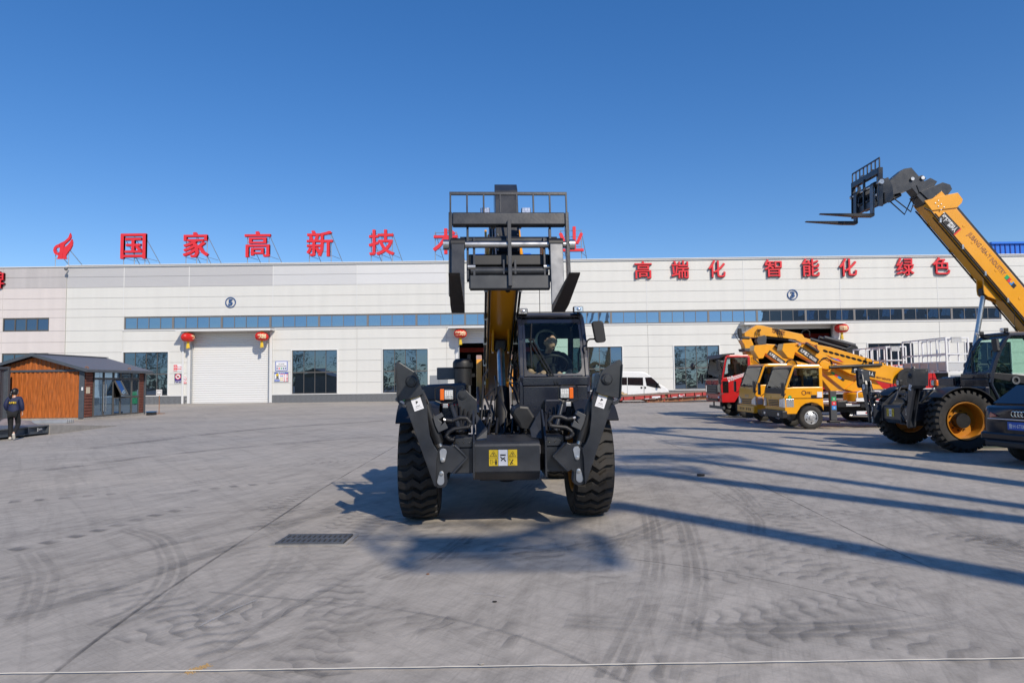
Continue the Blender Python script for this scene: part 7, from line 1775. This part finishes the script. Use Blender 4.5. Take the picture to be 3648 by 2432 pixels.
def walker():
    root = thing('person', 'person in a navy jacket with ponytail walking away past the weighbridge', 'person', (-15.80, 21.7, 0), R(20))
    V = [(0, 0, .90), (0, .02, 1.08), (0, .02, 1.26), (0, .02, 1.38), (.0, .04, 1.43), (-.155, .02, 1.315), (-.21, -.02, 1.07), (-.17, .10, .92), (.155, .02, 1.315), (.205, -.02, 1.06), (.215, .05, .86),
         (-.085, .0, .86), (-.09, .06, .47), (-.08, .0, .09), (-.085, .14, .035), (.085, .0, .86), (.095, .09, .48), (.085, -.25, .23), (.085, -.20, .09)]
    E = [(0, 1), (1, 2), (2, 3), (3, 4), (2, 5), (5, 6), (6, 7), (2, 8), (8, 9), (9, 10), (0, 11), (11, 12), (12, 13), (13, 14), (0, 15), (15, 16), (16, 17), (17, 18)]
    Rr = [(.12, .10), (.105, .09), (.12, .09), (.045, .045), (.045, .045), (.05, .05), (.038, .038), (.026, .026), (.05, .05), (.038, .038), (.025, .025), (.08, .08), (.052, .052), (.035, .035), (.028, .022), (.08, .08), (.052, .052), (.035, .035), (.028, .022)]
    V = [Vector(p) for p in V]
    hand_bones(V, E, Rr, 10, (0, .15, -1), (1, 0, 0), (0, 1, 0), .35); hand_bones(V, E, Rr, 7, (.2, .6, -.6), (-1, 0, .2), (0, 1, .5), .5)
    body = skin('body', V, E, Rr, M['skin'], root, 2)
    hc = Vector((.01, .05, 1.50)); rot = Matrix.Rotation(R(180 - 40), 3, 'Z') @ Matrix.Rotation(R(8), 3, 'X')
    add_to(body, head_mb(hc, rot, .96))
    skin('jacket', [(0, 0, .80), (0, .01, .95), (0, .02, 1.12), (0, .02, 1.26), (0, .02, 1.36), (-.16, .02, 1.31), (-.225, -.03, 1.07), (-.19, .07, .93), (.16, .02, 1.31), (.22, -.03, 1.06), (.225, .03, .90)], [(0, 1), (1, 2), (2, 3), (3, 4), (3, 5), (5, 6), (6, 7), (3, 8), (8, 9), (9, 10)],
         [(.19, .15), (.185, .145), (.17, .13), (.165, .125), (.075, .075), (.085, .085), (.068, .068), (.055, .055), (.085, .085), (.068, .068), (.052, .052)], M['jacket'], root, 2)
    skin('trousers', [(0, 0, .84), (-.09, .0, .82), (-.095, .07, .47), (-.082, .0, .085), (.09, .0, .82), (.10, .10, .47), (.086, -.255, .20)], [(0, 1), (1, 2), (2, 3), (0, 4), (4, 5), (5, 6)],
         [(.15, .125), (.10, .10), (.075, .075), (.055, .055), (.10, .10), (.075, .075), (.055, .055)], M['trousers'], root, 2)
    for (a, b, c) in (((-.085, -.03, .05), (-.085, .08, .045), (-.088, .19, .035)), ((.085, -.285, .215), (.085, -.24, .12), (.085, -.195, .02))):
        s = skin('shoe', [a, b, c], [(0, 1), (1, 2)], [(.045, .045), (.046, .04), (.036, .03)], M['shoe'], root, 2)
    hm = MB(); n, h = 20, 12; vs = []; fs = []
    for j in range(h + 1):
        t = PI * .74 * j / h; z = math.cos(t); r = math.sin(t)
        for i in range(n):
            a = 2 * PI * i / n; x, y = r * math.cos(a) * .084, r * math.sin(a) * .106 + .012; zz = z * .124
            if y < -.035 and zz < .055: k = min(1, math.sqrt(1 - (.055 / .124) ** 2) / max(r, 1e-3)); zz = .055; x *= k; y *= k
            vs.append(hc + rot @ (Vector((x, y, zz)) * 1.04))
    for j in range(h):
        for i in range(n): fs.append((j * n + i, (j + 1) * n + i, (j + 1) * n + (i + 1) % n, j * n + (i + 1) % n))
    hm.add(vs, fs); hm.build('hair', M['hair'], root, smooth=180)
    b0 = hc + rot @ Vector((0, .11, -.03)); MB().tube([b0, b0 + Vector((-.01, -.035, -.05)), b0 + Vector((-.02, -.03, -.13)), b0 + Vector((-.02, -.02, -.21))], .03, 10, rs=[.022, .045, .042, .014]).build('ponytail', M['hair'], root, smooth=60)
    MB().lathe([(.014, -.008), (.026, -.008), (.026, .008), (.014, .008)], b0, 'Y', 12, closed=True).build('hair_tie', M['white'], root)
    mb = MB(); put_text(mb, '久邦重工', Matrix.Translation((0, -.128, 1.17)), w=.20, h=.065, bold=.03, extrude=.01); mb.build('lettering', M['signyellow'], root)
walker()
# ================================================================== BEHIND THE CAMERA: what casts the long shadows and stands in the reflections
def back_from_shadow(p, h):
    k = h / math.tan(SUN_EL); return Vector((p.x + k * math.sin(SUN_AZ), p.y - k * math.cos(SUN_AZ), h))
def boom_lift(A, B, h, ext, r, label, basket_at=None, bsz=(1.2, .55, 1.05)):
    """a raised boom lift standing behind the camera; its mast throws its shadow along A-B"""
    d = (A - B); d.z = 0; d.normalize(); G = A + d * ext; T = back_from_shadow(B, h)
    t = thing('boom_lift', label, 'boom lift', (G.x, G.y, 0), 0, 'raised boom lifts behind the camera'); o = Vector((G.x, G.y, 0))
    Tl = T - o; foot = Vector((0, 0, 1.7)); mid = foot.lerp(Tl, .52)
    MB().bb(-1.1, 1.1, -1.7, 1.7, .45, 1.0).build('chassis', M['darkgrey'], t, bev=.05)
    for s in (-1, 1):
        for y in (-1.1, 1.1): road_wheel(t, s * 1.0, y, .48, .36, s, 'darkgrey')
    MB().bb(-.9, .9, -1.2, 1.0, 1.02, 1.75).build('turret', M['liftwhite'], t, bev=.06)
    MB().bar(foot, mid, r * 2.0, r * 2.2).build('boom_section', M['boomyellow'], t, bev=.01); MB().bar(foot.lerp(Tl, .45), Tl, r * 1.45, r * 1.6).build('boom_section', M['liftwhite'], t, bev=.01)
    end = Tl
    if basket_at is not None:
        end = back_from_shadow(basket_at, h - 2.0) - o
        MB().bar(Tl, end + Vector((0, 0, .2)), r * .6, r * .7).build('jib', M['liftwhite'], t)
    bx, by, bz = bsz; bk = holder('platform', t, end)
    for k in range(5): MB().bar((-bx, -by + 2 * by * k / 4, -.04), (bx, -by + 2 * by * k / 4, -.04), .09, .06).build('floor_bar', M['galv'], bk)
    for x in (-bx, bx): MB().bar((x, -by, -.04), (x, by, -.04), .14, .08).build('floor_bar', M['galv'], bk)
    for z in (.55, bz):
        MB().tube([(-bx, -by, z), (bx, -by, z), (bx, by, z), (-bx, by, z), (-bx, -by, z)], .045, 6).build('platform_rail', M['liftwhite'], bk)
    for x in (-bx, 0, bx):
        for y in (-by, by): MB().tube([(x, y, 0), (x, y, bz)], .035, 6).build('platform_post', M['liftwhite'], bk)
    MB().bb(-.4, .4, -by - .2, -by, .5, 1.0).build('control_box', M['black'], bk)
boom_lift(gd(2352, 1338), gd(1420, 1160), 17, 9, .24, 'tall boom lift with jib and wide platform nearest to the camera', gd(1165, 1262), (.95, .6, 1.0))
boom_lift(gd(2352, 1198), gd(1450, 1080), 19, 12, .26, 'second raised boom lift, straight mast behind the first')
boom_lift(gd(2352, 1162), gd(1560, 1052), 20, 14, .24, 'third raised boom lift with its platform high over the yard')
boom_lift(gd(2352, 1108), gd(1700, 1022), 18, 14, .25, 'fourth raised boom lift near the far end of the row', None, (1.0, .5, 1.0))
boom_lift(gd(2352, 1075), gd(1450, 990), 22, 16, .25, 'fifth raised boom lift, tallest mast of the row')

def tree(x, y, h, w, seed, lab, mk):
    r = random.Random(seed); t = thing('tree', lab, 'tree', (x, y, 0), 0, 'trees along the far side of the yard')
    tr = MB(); tr.tube([(0, 0, 0), (.1, 0, h * .25), (0, .1, h * .55), (.1, 0, h * .85)], .2, 8, rs=[.24, .18, .12, .04])
    for k in range(7):
        a = r.uniform(0, 6.28); z = h * r.uniform(.3, .7); tr.tube([(0, 0, z), (math.cos(a) * w * .35, math.sin(a) * w * .35, z + h * .12), (math.cos(a) * w * .6, math.sin(a) * w * .6, z + h * .2)], .06, 5, rs=[.08, .05, .02])
    tr.build('trunk', M['bark'], t, smooth=60)
    vs = []; fs = []
    cl = [(r.gauss(0, w * .32), r.gauss(0, w * .32), h * r.uniform(.28, 1.0)) for _ in range(60)]
    for c in cl:
        k = 1 - abs(c[2] / h - .6); 
        for _ in range(34):
            p = Vector((c[0] * k + r.gauss(0, w * .10), c[1] * k + r.gauss(0, w * .10), c[2] + r.gauss(0, h * .045))); s = r.uniform(.10, .24)
            q = Matrix.Rotation(r.uniform(0, 6.28), 3, 'Z') @ Matrix.Rotation(r.uniform(-1.2, 1.2), 3, 'X'); b = len(vs)
            vs += [p + q @ Vector((-s, -s * .5, 0)), p + q @ Vector((s, -s * .5, 0)), p + q @ Vector((s * .6, s * .5, 0)), p + q @ Vector((-s * .6, s * .5, 0))]; fs.append((b, b + 1, b + 2, b + 3))
    m = MB(); m.add(vs, fs); me = bpy.data.meshes.new('crown'); me.from_pydata(vs, [], fs); me.materials.append(M[mk]); o = bpy.data.objects.new('crown', me); col.objects.link(o); o.parent = t
tl_ = ['broad dark tree at the left end of the row behind the camera', 'tall narrow tree behind the camera', 'pale willow behind the camera, left part of the row', 'round dark tree behind the camera', 'high poplar behind the camera', 'low bushy tree behind the camera',
       'drooping willow behind the camera', 'small pale tree behind the camera', 'wide dark tree behind the camera, right part of the row', 'slim tree behind the camera, right part', 'tallest tree behind the camera', 'dense low tree at the right end of the row', 'twin-topped tree behind the camera', 'sparse tree behind the camera, far right']
tx = random.Random(3)
for i, lb in enumerate(tl_):
    tree(-118 + 15.5 * i + tx.uniform(-3, 3), -46 - tx.uniform(0, 10), tx.uniform(8, 11.5), tx.uniform(6.5, 9.5), i, lb, 'leafdark' if i % 3 else 'leafmid')
hd_ = MB(); r = random.Random(5); vs = []; fs = []
for _ in range(9000):
    x = r.uniform(-150, 130); z = abs(r.gauss(0, 1.6)) * (1 + .5 * math.sin(x * .3)); p = Vector((x, -58 + r.gauss(0, 1), z)); s = r.uniform(.3, .6); q = Matrix.Rotation(r.uniform(0, 6.28), 3, 'Z') @ Matrix.Rotation(r.uniform(-1.4, 1.4), 3, 'X'); b = len(vs)
    vs += [p + q @ Vector((-s, -s * .5, 0)), p + q @ Vector((s, -s * .5, 0)), p + q @ Vector((s * .6, s * .5, 0)), p + q @ Vector((-s * .6, s * .5, 0))]; fs.append((b, b + 1, b + 2, b + 3))
me = bpy.data.meshes.new('undergrowth'); me.from_pydata(vs, [], fs); me.materials.append(M['leafdark']); o = bpy.data.objects.new('undergrowth', me); col.objects.link(o); tag(o, kind='stuff')
bb_ = thing('works_building', 'tall grey works building behind the camera mirrored in the ribbon windows', 'building', (78, -62, 0))
MB().bb(0, 90, -20, 0, 0, 21).build('wall', M['plasticgrey'], bb_); MB().bb(-.5, 90.5, -20.5, .5, 21.01, 21.5).build('parapet', M['darkgrey'], bb_)
for r_ in range(5):
    for k in range(16): window(bb_, 2 + 5.5 * k, 5 + 5.5 * k, 1.5 + 4 * r_, 3.8 + 4 * r_, 2, 1, 'winglass', y=.02)
for i, (x, y) in enumerate(((-52, -36), (-18, -37), (22, -38), (60, -37))):
    up = thing('utility_pole', ['leftmost', 'second', 'third', 'rightmost'][i] + ' utility pole with wires behind the camera', 'pole', (x, y, 0), 0, 'utility poles behind the camera')
    MB().tube([(0, 0, 0), (0, 0, 13)], .15, 8, rs=[.17, .11]).build('pole', M['concrete'], up); MB().bb(-1, 1, -.06, .06, 12.2, 12.35).build('cross_arm', M['darkgrey'], up)
    for s in (-.9, 0, .9): MB().tube([(s + 38 * k / 12, 0, 12.5 - 1.6 * (1 - (2 * k / 12 - 1) ** 2)) for k in range(13)], .02, 4).build('wire', M['black'], up)
